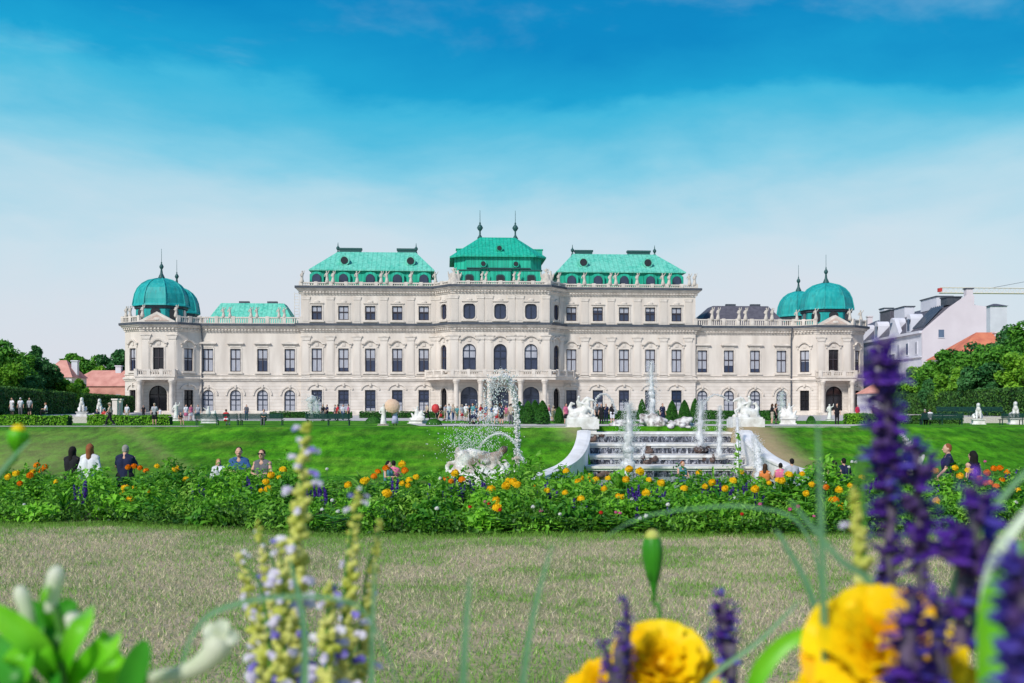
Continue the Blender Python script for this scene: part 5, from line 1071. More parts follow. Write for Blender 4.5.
# ------------------------------------------------------------------ people
def lp(a, b, t): return tuple(a[i]+(b[i]-a[i])*t for i in range(3))
def pose(kind):
    """joint positions in metres, facing -Y"""
    J_ = dict(hip=(0,0,.93), waist=(0,0,1.08), chest=(0,-.01,1.30), neck=(0,.01,1.48), head=(0,-.02,1.63), sh=[(-.168,0,1.405),(.168,0,1.405)], hp=[(-.09,0,.92),(.09,0,.92)],
        kn=[(-.10,-.02,.50),(.10,-.02,.50)], an=[(-.11,.03,.09),(.11,.03,.09)], el=[(-.25,.03,1.14),(.25,.03,1.14)], wr=[(-.27,-.06,.90),(.27,-.06,.90)], hd=[(0,0,-1),(0,0,-1)])
    if kind == 'photo': J_['el'] = [(-.27,-.14,1.18),(.27,-.14,1.18)]; J_['wr'] = [(-.10,-.36,1.36),(.10,-.36,1.36)]; J_['hd'] = [(.4,-.5,.6),(-.4,-.5,.6)]; J_['head'] = (0,-.05,1.61)
    if kind == 'walk':
        J_['kn'] = [(-.09,-.22,.52),(.09,.06,.50)]; J_['an'] = [(-.09,-.34,.12),(.09,.34,.16)]; J_['el'] = [(-.24,.14,1.15),(.24,-.10,1.15)]; J_['wr'] = [(-.23,.12,.92),(.23,-.28,.98)]
    if kind == 'point': J_['el'] = [(-.25,.03,1.14),(.38,-.10,1.27)]; J_['wr'] = [(-.27,-.06,.90),(.50,-.26,1.42)]; J_['hd'] = [(0,0,-1),(.3,-.5,.7)]
    if kind == 'sit':
        dz = -.46
        for k in ('hip','waist','chest','neck','head'): x, y, z = J_[k]; J_[k] = (x, y-.02, z+dz)
        J_['sh'] = [(x,y,z+dz) for x,y,z in J_['sh']]; J_['hp'] = [(x,y,z+dz) for x,y,z in J_['hp']]; J_['kn'] = [(-.12,-.42,.50),(.12,-.42,.50)]; J_['an'] = [(-.12,-.40,.09),(.12,-.46,.09)]
        J_['el'] = [(-.27,-.08,.72),(.27,-.08,.72)]; J_['wr'] = [(-.10,-.30,.72),(.12,-.30,.70)]; J_['hd'] = [(.5,-.6,-.1),(-.5,-.6,-.1)]
    return J_
def build_pose(kind):
    J_ = pose(kind); o = {}
    hd = Vector(J_['head']); nk = J_['neck']; c = []
    c += [(lp(J_['hip'],(-.09,0,J_['hip'][2]),1), (.09,0,J_['hip'][2]), .125,.125), (J_['hip'],J_['waist'],.14,.13), ((-.05,0,J_['waist'][2]),(-.08,-.01,J_['chest'][2]),.11,.12), ((.05,0,J_['waist'][2]),(.08,-.01,J_['chest'][2]),.11,.12), (J_['sh'][0],J_['sh'][1],.072,.072), (lp(J_['chest'],nk,.6),nk,.08,.055), (nk,lp(nk,tuple(hd),.6),.055,.05)]
    c += [(tuple(hd),(.077,.093,.112)), (tuple(hd+Vector((0,-.03,-.07))),(.052,.055,.05)), (tuple(hd+Vector((0,-.095,-.015))),tuple(hd+Vector((0,-.108,-.028))),.013,.016), (tuple(hd+Vector((0,-.088,-.065))),(.026,.012,.008))]
    for s in (-1,1): c += [(tuple(hd+Vector((s*.078,.01,-.01))),(.012,.022,.032)), (tuple(hd+Vector((s*.03,-.085,.022))),(.02,.012,.008))]
    for i in (0,1):
        c += [(J_['sh'][i],J_['el'][i],.052,.040), (J_['el'][i],J_['wr'][i],.040,.026), (J_['hp'][i],J_['kn'][i],.092,.056), (J_['kn'][i],lp(J_['kn'][i],J_['an'][i],.35),.054,.058), (lp(J_['kn'][i],J_['an'][i],.35),J_['an'][i],.058,.036)]
        a = Vector(J_['an'][i]); c += [(tuple(a+Vector((0,.04,-.04))),tuple(a+Vector((0,-.15,-.055))),.036,.030)]
        w_ = Vector(J_['wr'][i]); d = Vector(J_['hd'][i]).normalized(); side = Vector((0,1,0)) if abs(d.z) > .8 else d.cross(Vector((0,0,1))).normalized(); nrm = d.cross(side)
        pm = w_+d*.05; c += [(tuple(w_),tuple(pm),.026,.030),(tuple(pm-side*.018),tuple(pm+side*.018+d*.01),.022,.022)]
        for k, (off, ln) in enumerate(((-.030,.062),(-.010,.075),(.011,.070),(.031,.055))):
            r0 = pm+side*off+d*.025; r1 = r0+d*ln*.55+nrm*.010; r2 = r1+d*ln*.40+nrm*.022*1.2; c += [(tuple(r0),tuple(r1),.0095,.0090),(tuple(r1),tuple(r2),.0090,.0078)]
        t0 = w_+d*.03-side*.03; t1 = t0-side*.028+d*.03; t2 = t1+d*.028+nrm*.01; c += [(tuple(t0),tuple(t1),.012,.011),(tuple(t1),tuple(t2),.011,.009)]
    o['body'] = blob('body', c, 'skin', .010, 2)
    def torso(r, low):
        q = [((-.05,0,J_['waist'][2]),(-.08,-.01,J_['chest'][2]),.11+r,.12+r), ((.05,0,J_['waist'][2]),(.08,-.01,J_['chest'][2]),.11+r,.12+r), (lp(J_['sh'][0],J_['sh'][1],.1),lp(J_['sh'][0],J_['sh'][1],.9),.054+r,.054+r), ((-.06,0,J_['hip'][2]+low),(.06,0,J_['hip'][2]+low),.13+r,.13+r), (J_['hip'],J_['waist'],.14+r,.13+r)]+[(lp(nk,J_['sh'][i],.25),J_['sh'][i],.045+r,.055+r) for i in (0,1)]; return q
    q = torso(.020,.0)
    o['tee'] = blob('shirt', q+[(J_['sh'][i],lp(J_['sh'][i],J_['el'][i],.62),.062,.060) for i in (0,1)], 'skin', .018, 2)
    o['tank'] = blob('top', torso(.018,.02), 'skin', .018, 2)
    o['long'] = blob('shirt', torso(.024,-.06)+sum([[(J_['sh'][i],J_['el'][i],.064,.056),(J_['el'][i],lp(J_['el'][i],J_['wr'][i],.92),.060,.045)] for i in (0,1)], []), 'skin', .018, 2)
    pel = [((-.08,0,J_['hip'][2]+.02),(.08,0,J_['hip'][2]+.02),.148,.148)]
    o['trousers'] = blob('trousers', pel+sum([[(J_['hp'][i],J_['kn'][i],.112,.080),(J_['kn'][i],lp(J_['kn'][i],J_['an'][i],.95),.080,.062)] for i in (0,1)], []), 'skin', .018, 2)
    o['shorts'] = blob('shorts', pel+[(J_['hp'][i],lp(J_['hp'][i],J_['kn'][i],.85),.118,.098) for i in (0,1)], 'skin', .018, 2)
    km = lp(J_['kn'][0],J_['kn'][1],.5); b = MB()
    if kind == 'sit': o['skirt'] = blob('skirt', pel+[(J_['hp'][i],J_['kn'][i],.125,.11) for i in (0,1)]+[(J_['hip'],km,.13,.11)], 'skin', .018, 2); o['dress'] = o['skirt']
    else:
        hz = J_['hip'][2]; b.lathe([(.135,hz+.16),(.165,hz),(.20,hz-.2),(.235,hz-.42),(.225,hz-.42),(.12,hz+.15)], 'skin', (0,0,0), 18, 0, .8); o['skirt'] = b.mesh('skirt', True)
        b = MB(); b.lathe([(.135,hz+.16),(.17,hz),(.22,hz-.3),(.28,hz-.78),(.27,hz-.78),(.12,hz+.15)], 'skin', (0,0,0), 18, 0, .8); o['dress'] = b.mesh('skirt', True)
    o['short_hair'] = blob('hair', [(tuple(hd+Vector((0,.022,.032))),(.084,.088,.094)),(tuple(hd+Vector((0,.05,-.02))),(.072,.055,.06))], 'skin', .014, 2)
    o['long_hair'] = blob('hair', [(tuple(hd+Vector((0,.025,.032))),(.095,.095,.105)),(tuple(hd+Vector((0,.07,-.0))),tuple(hd+Vector((0,.085,-.20))),.082,.065),(tuple(hd+Vector((-.06,.03,0))),tuple(hd+Vector((-.085,.02,-.17))),.035,.03),(tuple(hd+Vector((.06,.03,0))),tuple(hd+Vector((.085,.02,-.17))),.035,.03)], 'skin', .014, 2)
    o['cap'] = blob('cap', [(tuple(hd+Vector((0,.008,.045))),(.092,.105,.085)),(tuple(hd+Vector((0,-.10,.045))),(.07,.06,.012))], 'skin', .014, 2)
    hb_ = MB(); hb_.lathe([(.19,hd.z+.045),(.19,hd.z+.055),(.1,hd.z+.075),(.095,hd.z+.14),(.05,hd.z+.165),(.0,hd.z+.168)], 'skin', (hd.x,hd.y,0), 16); o['sun_hat'] = hb_.mesh('sun_hat', True)
    g_ = MB(); g_.box(-.075,.075,-.004,.004,-.004,.004,'skin', Matrix.Translation(hd+Vector((0,-.098,.03)))); 
    for s in (-1,1): g_.ball(hd+Vector((s*.034,-.10,.018)),1,'skin',8,5,(.028,.008,.022)); g_.tube([hd+Vector((s*.07,-.095,.025)),hd+Vector((s*.082,.0,.02))],.004,'skin',5)
    o['sunglasses'] = g_.mesh('sunglasses')
    sh_ = []
    for i in (0,1): a = Vector(J_['an'][i]); sh_.append(blob('shoe', [(tuple(a+Vector((0,.045,-.045))),tuple(a+Vector((0,-.165,-.055))),.043,.038),(tuple(a+Vector((0,.04,-.02))),.045)], 'skin', .016, 1))
    o['shoes'] = sh_; o['wr'] = J_['wr']; return o
POSES = {k: build_pose(k) for k in ('stand','photo','walk','point','sit')}
cloth_cache = {}
def cloth(c, hair=False):
    k = tuple(c)
    if k not in cloth_cache: cloth_cache[k] = mat('dyed_cloth', c, tuple(x*.72 for x in c), 5, .85, bump=.2)
    return cloth_cache[k]
BLK, WHT, NAVY, BLUE, GREY, LGREY, RED, PINK, DENIM, BEIGE, KHAKI, TEAL, ORNG = (.012,.012,.016),(.75,.75,.80),(.012,.018,.06),(.04,.11,.30),(.14,.14,.16),(.42,.43,.47),(.55,.03,.04),(.65,.16,.28),(.05,.09,.18),(.50,.42,.32),(.30,.26,.18),(.10,.30,.33),(.65,.20,.05)
BRN, DRK, BLD, REDH, GRYH = (.07,.035,.018),(.010,.008,.008),(.45,.28,.10),(.30,.10,.04),(.35,.33,.31)
def person(px, d, kind, rz, top, tc, bot, bc, hair, hc, label, s=1.0, z=None, extra=(), group=None):
    """rz degrees: 0 faces the camera"""
    P = POSES[kind]; x = X(px,d); z = H(x,d) if z is None else z
    r = empty('person', (x,d,z), R(rz), label, 'person', group, scale=s)
    link('body', P['body'], r)
    for key, c, nm in ((top,tc,None),(bot,bc,None),(hair,hc,None)):
        if key: o = link(P[key].name.split('.')[0], P[key], r); recolor(o, cloth(c))
    for me in P['shoes']: recolor(link('shoe', me, r), cloth(BLK if (int(px)%2) else GREY))
    for key, c in extra: recolor(link(P[key].name.split('.')[0], P[key], r), cloth(c))
    return r
def zfor(px, py_head, d, h): return EYE-(py_head-HOR)/F*d-h
# people beyond the flower bed: head row fixed, ground from the terrain
NB = 26
def near(px, pyh, d, *a, h=1.75, s=1.0, **k):
    return person(px, d, *a, s=s, z=zfor(px, pyh, d, h*s), **k)
near(72, 446, 27.5, 'photo', 165, 'tee', BLK, 'dress', BLK, 'long_hair', DRK, 'woman in black dress with long dark hair at the far left behind the flowers', s=.97)
near(90, 444, 26.5, 'stand', 175, 'long', WHT, 'trousers', DENIM, 'long_hair', REDH, 'woman in loose white blouse with reddish ponytail beside the woman in black', s=.98)
near(125, 444, 27.0, 'photo', 178, 'tee', NAVY, 'trousers', BLK, 'short_hair', GRYH, 'man in dark navy shirt with grey hair seen from behind')
near(218.5, 459, 27.5, 'stand', 20, 'long', WHT, 'shorts', GREY, 'long_hair', BLD, 'blond child in white shirt left of the man in blue', s=.68)
near(239, 447, 26.5, 'sit', 8, 'tee', BLUE, 'shorts', DENIM, 'short_hair', DRK, 'dark haired man in blue checked shirt sitting with folded hands', h=1.285)
near(262.5, 449.5, 26.5, 'sit', -12, 'tank', GREY, 'skirt', BLK, 'short_hair', BRN, 'woman with sunglasses and grey top sitting beside the man in blue', h=1.285, extra=(('sunglasses',BLK),))
near(388, 461, 30, 'sit', 60, 'tank', TEAL, 'shorts', DENIM, 'long_hair', DRK, 'dark haired child in teal top behind the orange marigolds', h=1.285, s=.75)
near(393.5, 460.5, 30.5, 'sit', 170, 'tee', PINK, 'shorts', GREY, 'short_hair', DRK, 'smaller dark haired child in pink beside the child in teal', h=1.285, s=.75)
near(682, 461, 44, 'sit', 30, 'tank', TEAL, 'trousers', DENIM, 'short_hair', REDH, 'person in teal top sitting in front of the cascade basin', h=1.285)
near(765, 464, 42, 'sit', 150, 'tank', ORNG, 'skirt', BLK, 'long_hair', BRN, 'woman in orange top sitting at the foot of the right cascade wall', h=1.285)
near(780.5, 463, 43, 'sit', 160, 'tank', PINK, 'shorts', GREY, 'short_hair', DRK, 'person in pink top sitting left of the man in grey', h=1.285)
near(792, 458.5, 38, 'sit', 180, 'tee', LGREY, 'shorts', DENIM, 'short_hair', DRK, 'man in light grey shirt seen from behind below the cascade wall', h=1.285)
near(834.5, 461, 37, 'sit', 170, 'tank', BLK, 'skirt', BLK, 'long_hair', DRK, 'woman in black top seen from behind left of the man in navy', h=1.285)
near(844, 458, 37.5, 'sit', 185, 'tee', NAVY, 'shorts', GREY, 'short_hair', DRK, 'man in navy shirt sitting with his back turned right of the woman in black', h=1.285)
near(948, 443.5, 26, 'walk', -100, 'tee', NAVY, 'shorts', KHAKI, 'short_hair', REDH, 'red haired man in dark blue shirt walking to the right of the purple flowers')
near(973, 451, 25.5, 'stand', -150, 'tank', BLK, 'shorts', DENIM, 'long_hair', DRK, 'dark haired woman in black top beyond the orange marigolds', s=.95)
# terrace people
def far(px, d, *a, z=TZ+.012, **k): return person(px, d, *a, z=z, **k)
far(110, 84, 'walk', -80, 'tee', BEIGE, 'trousers', BLK, 'sun_hat', BEIGE, 'person in dark trousers and pale hat walking along the left terrace path')
far(154.5, 87, 'stand', 10, 'tee', LGREY, 'shorts', BLK, 'cap', BEIGE, 'man in light grey shirt and black shorts standing by the low hedge')
far(12, 101, 'point', -20, 'tee', WHT, 'skirt', WHT, 'short_hair', BRN, 'woman in white dress by the left tall hedge', z=.10)
far(20.5, 101, 'stand', 10, 'tee', WHT, 'trousers', GREY, 'cap', WHT, 'tall man in white with a cap by the left tall hedge', z=.10, s=1.0)
far(29.5, 101.5, 'stand', 0, 'tee', LGREY, 'shorts', BLK, 'short_hair', BRN, 'person in black shorts right of the tall man in white', z=.10)
far(46, 101, 'sit', -60, 'tee', WHT, 'trousers', BLK, 'short_hair', REDH, 'person in white top sitting low in front of the left hedge', z=.1)
far(97, 101, 'sit', 20, 'tee', NAVY, 'shorts', GREY, 'short_hair', DRK, 'person in navy sitting at the foot of the second left sphinx', z=-.35, s=.9)
far(104, 101, 'sit', -20, 'tee', RED, 'skirt', BEIGE, 'long_hair', BRN, 'person in red top sitting at the foot of the second left sphinx', z=-.35, s=.9)
far(127, 116, 'stand', 0, 'tee', WHT, 'shorts', BEIGE, 'short_hair', BRN, 'person in white beside the stone posts at the left portico')
far(143.5, 150, 'stand', 0, 'tee', BLK, 'trousers', BLK, 'short_hair', DRK, 'person in black at the left portico arch')
far(160, 140, 'stand', 0, 'tee', WHT, 'dress', WHT, 'long_hair', BRN, 'small figure in white in front of the left portico arch', s=.75)
far(180.5, 88, 'sit', 40, 'tank', BLK, 'shorts', BEIGE, 'short_hair', BRN, 'person in black top crouching right of the low hedge', s=.8, z=TZ)
for px, d, tc, bc, lb in ((186,120,WHT,PINK,'pink skirt and white top left of the first sculpture group'),(191,121,PINK,WHT,'pink top near the first sculpture group'),(198,122,LGREY,DENIM,'grey top right behind the green bench')): far(px, d, 'stand', rnd.uniform(-60,60), 'tee', tc, 'skirt', bc, 'short_hair', BRN, 'person with '+lb)
far(226, 86.8, 'sit', 175, 'tee', RED, 'trousers', WHT, 'short_hair', BRN, 'person in red and black sitting on the left green bench with white trousers', z=TZ)
far(246.5, 122, 'stand', 30, 'tee', GREY, 'trousers', DENIM, 'short_hair', DRK, 'person in grey walking alone before the left wing')
far(264, 87.4, 'sit', 0, 'tee', LGREY, 'trousers', GREY, 'short_hair', DRK, 'person in light grey on the second green bench', z=TZ)
for px, d, tc, bc, ps, lb in ((323,118,BLK,GREY,'stand','black top left of the gravel group'),(327,119,NAVY,BLK,'walk','navy top walking by the benches'),(335,121,GREY,NAVY,'stand','grey shirt before the palace windows'),(337.5,118,RED,BLK,'stand','dark red top before the palace windows'),(343,120,WHT,DENIM,'walk','white shirt and jeans before the palace windows'),(348.5,119,PINK,BLK,'stand','pink top right of the green bench')): far(px, d, ps, rnd.uniform(-90,90), 'tee', tc, 'trousers', bc, 'short_hair', DRK, 'visitor in '+lb)
far(395, 87, 'stand', 15, 'tank', WHT, 'dress', (.55,.55,.80), 'long_hair', BRN, 'woman in pale blue dress holding a peach parasol')
pa = empty('parasol', (X(393,86.9),86.9,TZ+1.25), 0, 'round peach parasol held by the woman in the pale dress', 'parasol'); M['peach'] = mat('peach_cloth', (.92,.72,.55), (.88,.66,.48), 5, .8, trans=.4)
b = MB(); b.lathe([(.62,0),(.60,.07),(.45,.20),(.25,.29),(.02,.34),(.02,.32),(.25,.27),(.44,.18),(.59,.05)], 'peach', (0,0,0), 12); c_ = b.build('canopy', pa); c_.rotation_euler = (R(68),0,R(15)); c_.location = (-.05,-.05,.28)
b = MB(); b.tube([(.22,-.1,-.25),(-.05,.02,.32)], .012, 'bark', 5); b.build('handle', pa)
bl_ = MB(); bl_.ball((0,0,0), .34, 'redp', 14, 10, (1,1,1.1)); bl_.tube([(0,0,-.36),(.05,0,-1.2)], .006, 'trim', 4); tag(bl_.build('balloon', None, True, (X(435.5,92),92,TZ+1.35)), 'round red balloon floating beside the white sculpture group', 'balloon')
# crowd before the entrance
q = random.Random(12); cols = [('blue',BLUE),('white',WHT),('black',BLK),('red',RED),('grey',GREY),('pink',PINK),('navy',NAVY),('beige',BEIGE),('teal',TEAL),('light grey',LGREY)]
seen = set(); spots = [(427,120),(437,118),(441,112),(445,125),(449,117),(453,122),(457,115),(462,120),(466,108),(470,104),(473,98),(476,101),(481,112),(486,106),(492,99),(496,118),(500,104),(506,112),(510,120),(514,118),(553,110),(549,114)]
BG = [('trousers','blue trousers',DENIM),('shorts','beige shorts',KHAKI),('trousers','black trousers',BLK),('skirt','red skirt',RED),('shorts','white shorts',WHT)]; HG = [('short_hair','dark hair',DRK),('long_hair','long brown hair',BRN),('cap','pale cap',WHT),('sun_hat','straw hat',BEIGE)]
for i, (px, d) in enumerate(spots):
    while True:
        c = q.choice(cols); b_ = q.choice(BG); h_ = q.choice(HG)
        if (c[0],b_[1],h_[1]) not in seen: seen.add((c[0],b_[1],h_[1])); break
    far(px, d, q.choice(('stand','walk','photo','stand')), q.uniform(-180,180), 'tee', c[1], b_[0], b_[2], h_[0], h_[2], f'visitor in {c[0]} top, {b_[1]} and {h_[1]} in the entrance crowd', s=q.uniform(.9,1.05), group='visitors crowding before the main entrance')
for px, d, tc, bot, bc, hh, ps, rz, lb in ((501.5,90,NAVY,'shorts',BLK,'short_hair','stand',180,'man in navy shirt right behind the falling drops of the tall jet'),(496,91,WHT,'skirt',RED,'long_hair','stand',150,'woman in white top and red skirt beside the man in navy'),(511,92,BEIGE,'trousers',GREY,'short_hair','stand',170,'person in beige top left of the topiary cones'),
    (566,92,PINK,'skirt',BLK,'long_hair','stand',30,'woman in pink left of the left sea horse statue'),(597,96,GREY,'trousers',BLK,'short_hair','stand',40,'person in dark clothes right of the left sea horse'),(601.5,94,BLK,'trousers',BLK,'short_hair','point',-30,'person in black with one arm out right of the left sea horse'),(606,99,NAVY,'trousers',NAVY,'short_hair','stand',0,'person in navy further back by the left sea horse'),
    (612.5,93,BLK,'shorts',WHT,'long_hair','photo',180,'woman in black top and white shorts seen from behind'),(662.5,90,NAVY,'dress',NAVY,'short_hair','stand',20,'person in long navy dress by the rocks under the tallest jet'),(772,92,BLK,'shorts',BEIGE,'long_hair','photo',90,'woman with long dark hair left of the right sculpture group'),
    (776,93,BLK,'shorts',BLK,'long_hair','stand',70,'second dark haired person left of the right sculpture group'),(837,92,BLK,'trousers',BLK,'short_hair','stand',0,'small person in black on the grass by the right low hedge'),(857.5,140,RED,'trousers',RED,'short_hair','stand',0,'person in bright pink red by the right palace corner'),
    (873.5,135,BLK,'trousers',BLK,'short_hair','walk',60,'person in black near the low pink roofed house')): far(px, d, ps, rz, 'tee' if tc != RED else 'long', tc, bot, bc, hh, BRN if hh == 'long_hair' else DRK, lb)
far(925, 90.4, 'sit', 180, 'tee', BLK, 'trousers', BLK, 'short_hair', GRYH, 'grey haired person in black sitting on the right green bench', z=TZ); far(930, 90.4, 'sit', 175, 'tee', WHT, 'trousers', BLK, 'short_hair', BRN, 'person in white top on the right green bench', z=TZ)
# pushchair in the crowd
pc = empty('pushchair', (X(474,92),92,TZ+.012), R(30), 'dark blue pushchair in front of the entrance crowd', 'pushchair')
b = MB(); b.ball((0,0,.62),.3,'navyc' if 'navyc' in M else M.setdefault('navyc', cloth(NAVY)),10,7,(.9,1.2,.85)); b.build('hood', pc)
b = MB(); b.tube([(-.25,.45,1.0),(-.25,-.3,.15)],.02,'leadline',6); b.tube([(.25,.45,1.0),(.25,-.3,.15)],.02,'leadline',6); b.tube([(-.25,.45,1.0),(.25,.45,1.0)],.02,'leadline',6); b.tube([(-.25,.35,.15),(-.25,0,.5)],.02,'leadline',6); b.tube([(.25,.35,.15),(.25,0,.5)],.02,'leadline',6); b.build('frame', pc)
wm_ = MB(); wm_.tube([(-.025,0,0),(.025,0,0)],.13,'interior',12); wm_ = wm_.mesh('wheel')
for x in (-.25,.25):
    for y in (-.3,.35): link('wheel', wm_, pc, (x,y,.13))
# ------------------------------------------------------------------ the flower bed
g = np.random.RandomState(21)
def bed_h(y, x): return .155+.135*min(1, max(0,(y-bed_front(x))/1.7))
Cs, Rs, Os, Sz, Lt = [], [], [], [], []
for k in range(700):
    x = g.uniform(-9,9); f = bed_front(x); y = f+.12+g.rand()*2.35
    hh = bed_h(y,x)*(.6+.6*g.rand()+(.45 if g.rand() < .14 else 0)); r = .10+.13*g.rand(); n = int(130+260*g.rand()*(r/.2)); sz = g.choice((.017,.022,.028,.034)); lt = g.rand() < .22
    if abs(x) > 6.2: n = int(n*.4)
    v = g.normal(size=(n,3)); v /= np.linalg.norm(v,axis=1)[:,None]; v[:,2] = np.abs(v[:,2])*1.0; rr = (.45+.6*g.rand(n)**.5)[:,None]
    C = np.array([x,y,0.02])+v*rr*np.array([r,r,hh]); Cs.append(C); Os.append(v*.8); tone = g.rand()**1.2; Rs.append(np.clip(.65*tone+.35*g.rand(n),0,1)); Sz.append(np.full(n,sz)); Lt.append(np.full(n,lt))
Cs = np.concatenate(Cs); Rs = np.concatenate(Rs); Os = np.concatenate(Os); Sz = np.concatenate(Sz); Lt = np.concatenate(Lt)
tag(link('bed_foliage', leaves('bed_foliage', Cs[~Lt], Sz[~Lt], 'leaf', up=.7, outn=Os[~Lt], rs=Rs[~Lt], seed=5, aspect=.42)), 'dense mixed green foliage filling the flower bed', 'plants', kind='stuff')
tag(link('light_bed_foliage', leaves('light_bed_foliage', Cs[Lt], Sz[Lt]*.85, 'leaf_lt', up=.7, outn=Os[Lt], rs=Rs[Lt], seed=7, aspect=.32)), 'light yellow green leaf clumps mixed through the flower bed', 'plants', kind='stuff')
# sprawling leafy front edge
n = 34000; x = g.uniform(-9,9,n); f = np.array([bed_front(a) for a in x]); wob = .10*np.sin(x*3.1)+.07*np.sin(x*7.7+1)
y = f+.02+g.rand(n)*.45+wob*.4-.04; z = .01+(.10+.05*np.sin(x*5.3)+.04*np.sin(x*11))*g.rand(n)
tag(link('edging_foliage', leaves('edging_foliage', np.stack([x,y,z],1), .016, mat('edging_leaf', (.010,.07,.006), (.10,.26,.02), 3, .5, attr='rnd', rndmix=.6, trans=.3, pos=(.2,.8)), up=.6, seed=6)), 'low dark green edging plants along the front of the bed', 'plants', kind='stuff')
# tall grass fringe at bed edge on lawn
n = 16000; x = g.uniform(-6,6,n); y = np.array([bed_front(a) for a in x])-.02-abs(g.normal(size=n))*(.06+.10*np.sin(x*2.1)**2); a = g.rand(n)*6.28; h_ = .015+.035*g.rand(n); w_ = .0022; ln = g.normal(size=(n,2))*.03
V = np.stack([np.stack([x-np.cos(a)*w_,y-np.sin(a)*w_,np.zeros(n)],1),np.stack([x+np.cos(a)*w_,y+np.sin(a)*w_,np.zeros(n)],1),np.stack([x+ln[:,0],y+ln[:,1],h_],1)],1).reshape(-1,3)
tag(link('edge_grass', np_mesh('edge_grass', V, np.arange(3*n).reshape(-1,3), 'blade', col=np.repeat(np.array([.17,.34,.045])*(.6+.8*g.rand(n))[:,None],3,0))), 'long green grass fringe along the bed edge', 'grass', kind='stuff')
def petal_mat(name, a, b, tr=.35): return mat(name, a, b, 3, .55, trans=tr, attr='rnd', rndmix=.6, pos=(.2,.8), spec=.2)
M['yel'] = petal_mat('yellow_petal', (.88,.50,.003), (1.0,.74,.02)); M['org'] = petal_mat('orange_petal', (.82,.20,.003), (.92,.36,.005)); M['pur'] = petal_mat('violet_petal', (.045,.018,.20), (.16,.07,.50)); M['wht'] = petal_mat('white_petal', (.75,.75,.70), (.9,.9,.88)); M['pnk'] = petal_mat('pink_petal', (.60,.08,.25), (.80,.25,.45)); M['redf'] = petal_mat('red_petal', (.6,.02,.02), (.75,.08,.03))
def bloom_mesh(mt, r, n=90, seed=1, flat=.65):
    q = np.random.RandomState(seed); v = q.normal(size=(n,3)); v /= np.linalg.norm(v,axis=1)[:,None]; v[:,2] = abs(v[:,2])*1.1-.12; C = v*np.array([r,r,r*flat])*(.72+.28*q.rand(n))[:,None]
    return leaves('bloom', C, r*.46, mt, up=.2, outn=v*1.6, aspect=.8, seed=seed)
def plant_proto(mt, seed, nb, r_b):
    return bloom_mesh(mt, r_b, seed=seed)
blooms = {k: [bloom_mesh(k, r, n=110, seed=s+i*7) for i in range(3)] for k, r, s in (('yel',.030,3),('org',.027,9),('wht',.017,13),('pnk',.017,17),('redf',.015,19))}
stem_b = MB(); stem_b.tube([(0,0,-1),(.03,.01,-.5),(0,0,0)], [.012,.01,.012], 'stemg', 5); 
fol = [leaves('plant_leaves', (lambda q: np.stack([q.normal(size=150)*.055, q.normal(size=150)*.055, q.rand(150)*.9],1))(np.random.RandomState(40+i)), .03, 'leaf', up=.4, seed=i) for i in range(3)]
marks = []
def where(x):
    for lim, nm in ((-3.0,'at the far left of the bed'),(-1.9,'below the man in blue and the woman with sunglasses'),(-.9,'behind the tall yellow flower spike'),(-.15,'in front of the stone sea god group'),(.55,'between the sea god group and the cascade'),(1.5,'in front of the left half of the cascade'),(2.3,'in front of the right half of the cascade'),(3.2,'below the right cascade wall and the seated visitors'),(9,'at the right end of the bed behind the purple spikes')):
        if x < lim: return nm
def flower(px, py, kind, cname, name='marigold', cat='flower', sz=1.0):
    t_ = min(1, max(0,(py-464)/46)); d = bed_front(X(px,9.2))+1.95-1.85*t_; p = W(px,py,d); z = max(.12, p.z+rnd.uniform(-.010,.022))
    r = empty(name, (p.x,p.y,0), rnd.uniform(0,6.28), f'{cname} blooming {where(p.x)}', cat, f'{cname}s {where(p.x)}')
    s = MB(); s.tube([(0,0,0),(.015,.01,z*.5),(0,0,z-.01)], [.004,.0035,.004], 'stemg', 5); s.build('stem', r)
    o = link('bloom', rnd.choice(blooms[kind]), r, (0,0,z-.01)); o.scale = (sz*rnd.uniform(.85,1.12),)*3; o.rotation_euler = (rnd.uniform(.1,.75),rnd.uniform(-.3,.3),rnd.uniform(-.5,.5)-r.rotation_euler.z)
    f = link('leaves', rnd.choice(fol), r); f.scale = (1,1,z*.8)
Y = [(134,486),(123,493),(125,486),(148,492),(130,500),(33,470),(16,472),(8,478),(157,467),(271,474),(279,476),(266,483),(268,490),(261,491),(283,470),(367,479),(364,481),(402,465),(411,466),(402,484),(409,481),(408,486),(387,493),(386,498),(416,478),(455,474),(491,488),(496,502),(500,475),(513,481),(508,478),(517,483),(506,487),(503,484),(497,509),(565,494),(581,498),(581,478),(583,483),(578,482),(589,477),(593,481),(596,478),(612,475),(608,477),(629,468),(626,480),(640,472),(639,481),(649,478),(618,496),(622,497),(684,489),(688,487),(699,471),(705,486),(712,482),(741,473),(745,476),(769,481),(778,479),(782,481),(788,475),(796,493),(802,473),(812,483),(789.5,476),(839,490),(845,494),(842,505),(831,498),(932,469),(936,472),(930,475),(937,500),(955,469),(960,474),(968,472),(967,481),(973,470),(566,471),(536,486),(547,490),(672,480),(661,484),(725,489),(733,482),(755,489),(823,478),(850,484),(862,478),(905,474),(912,480),(1008,496),(1018,488),(56,482),(186,478),(176,470),(334,487),(348,483),(604,490),(646,492),(806,493),(817,499)]
for i_, (px, py) in enumerate(Y):
    if i_%5 != 3 or px < 300: flower(px, py, 'yel', 'yellow marigold', sz=rnd.choice((.75,.9,1.0,1.1)))
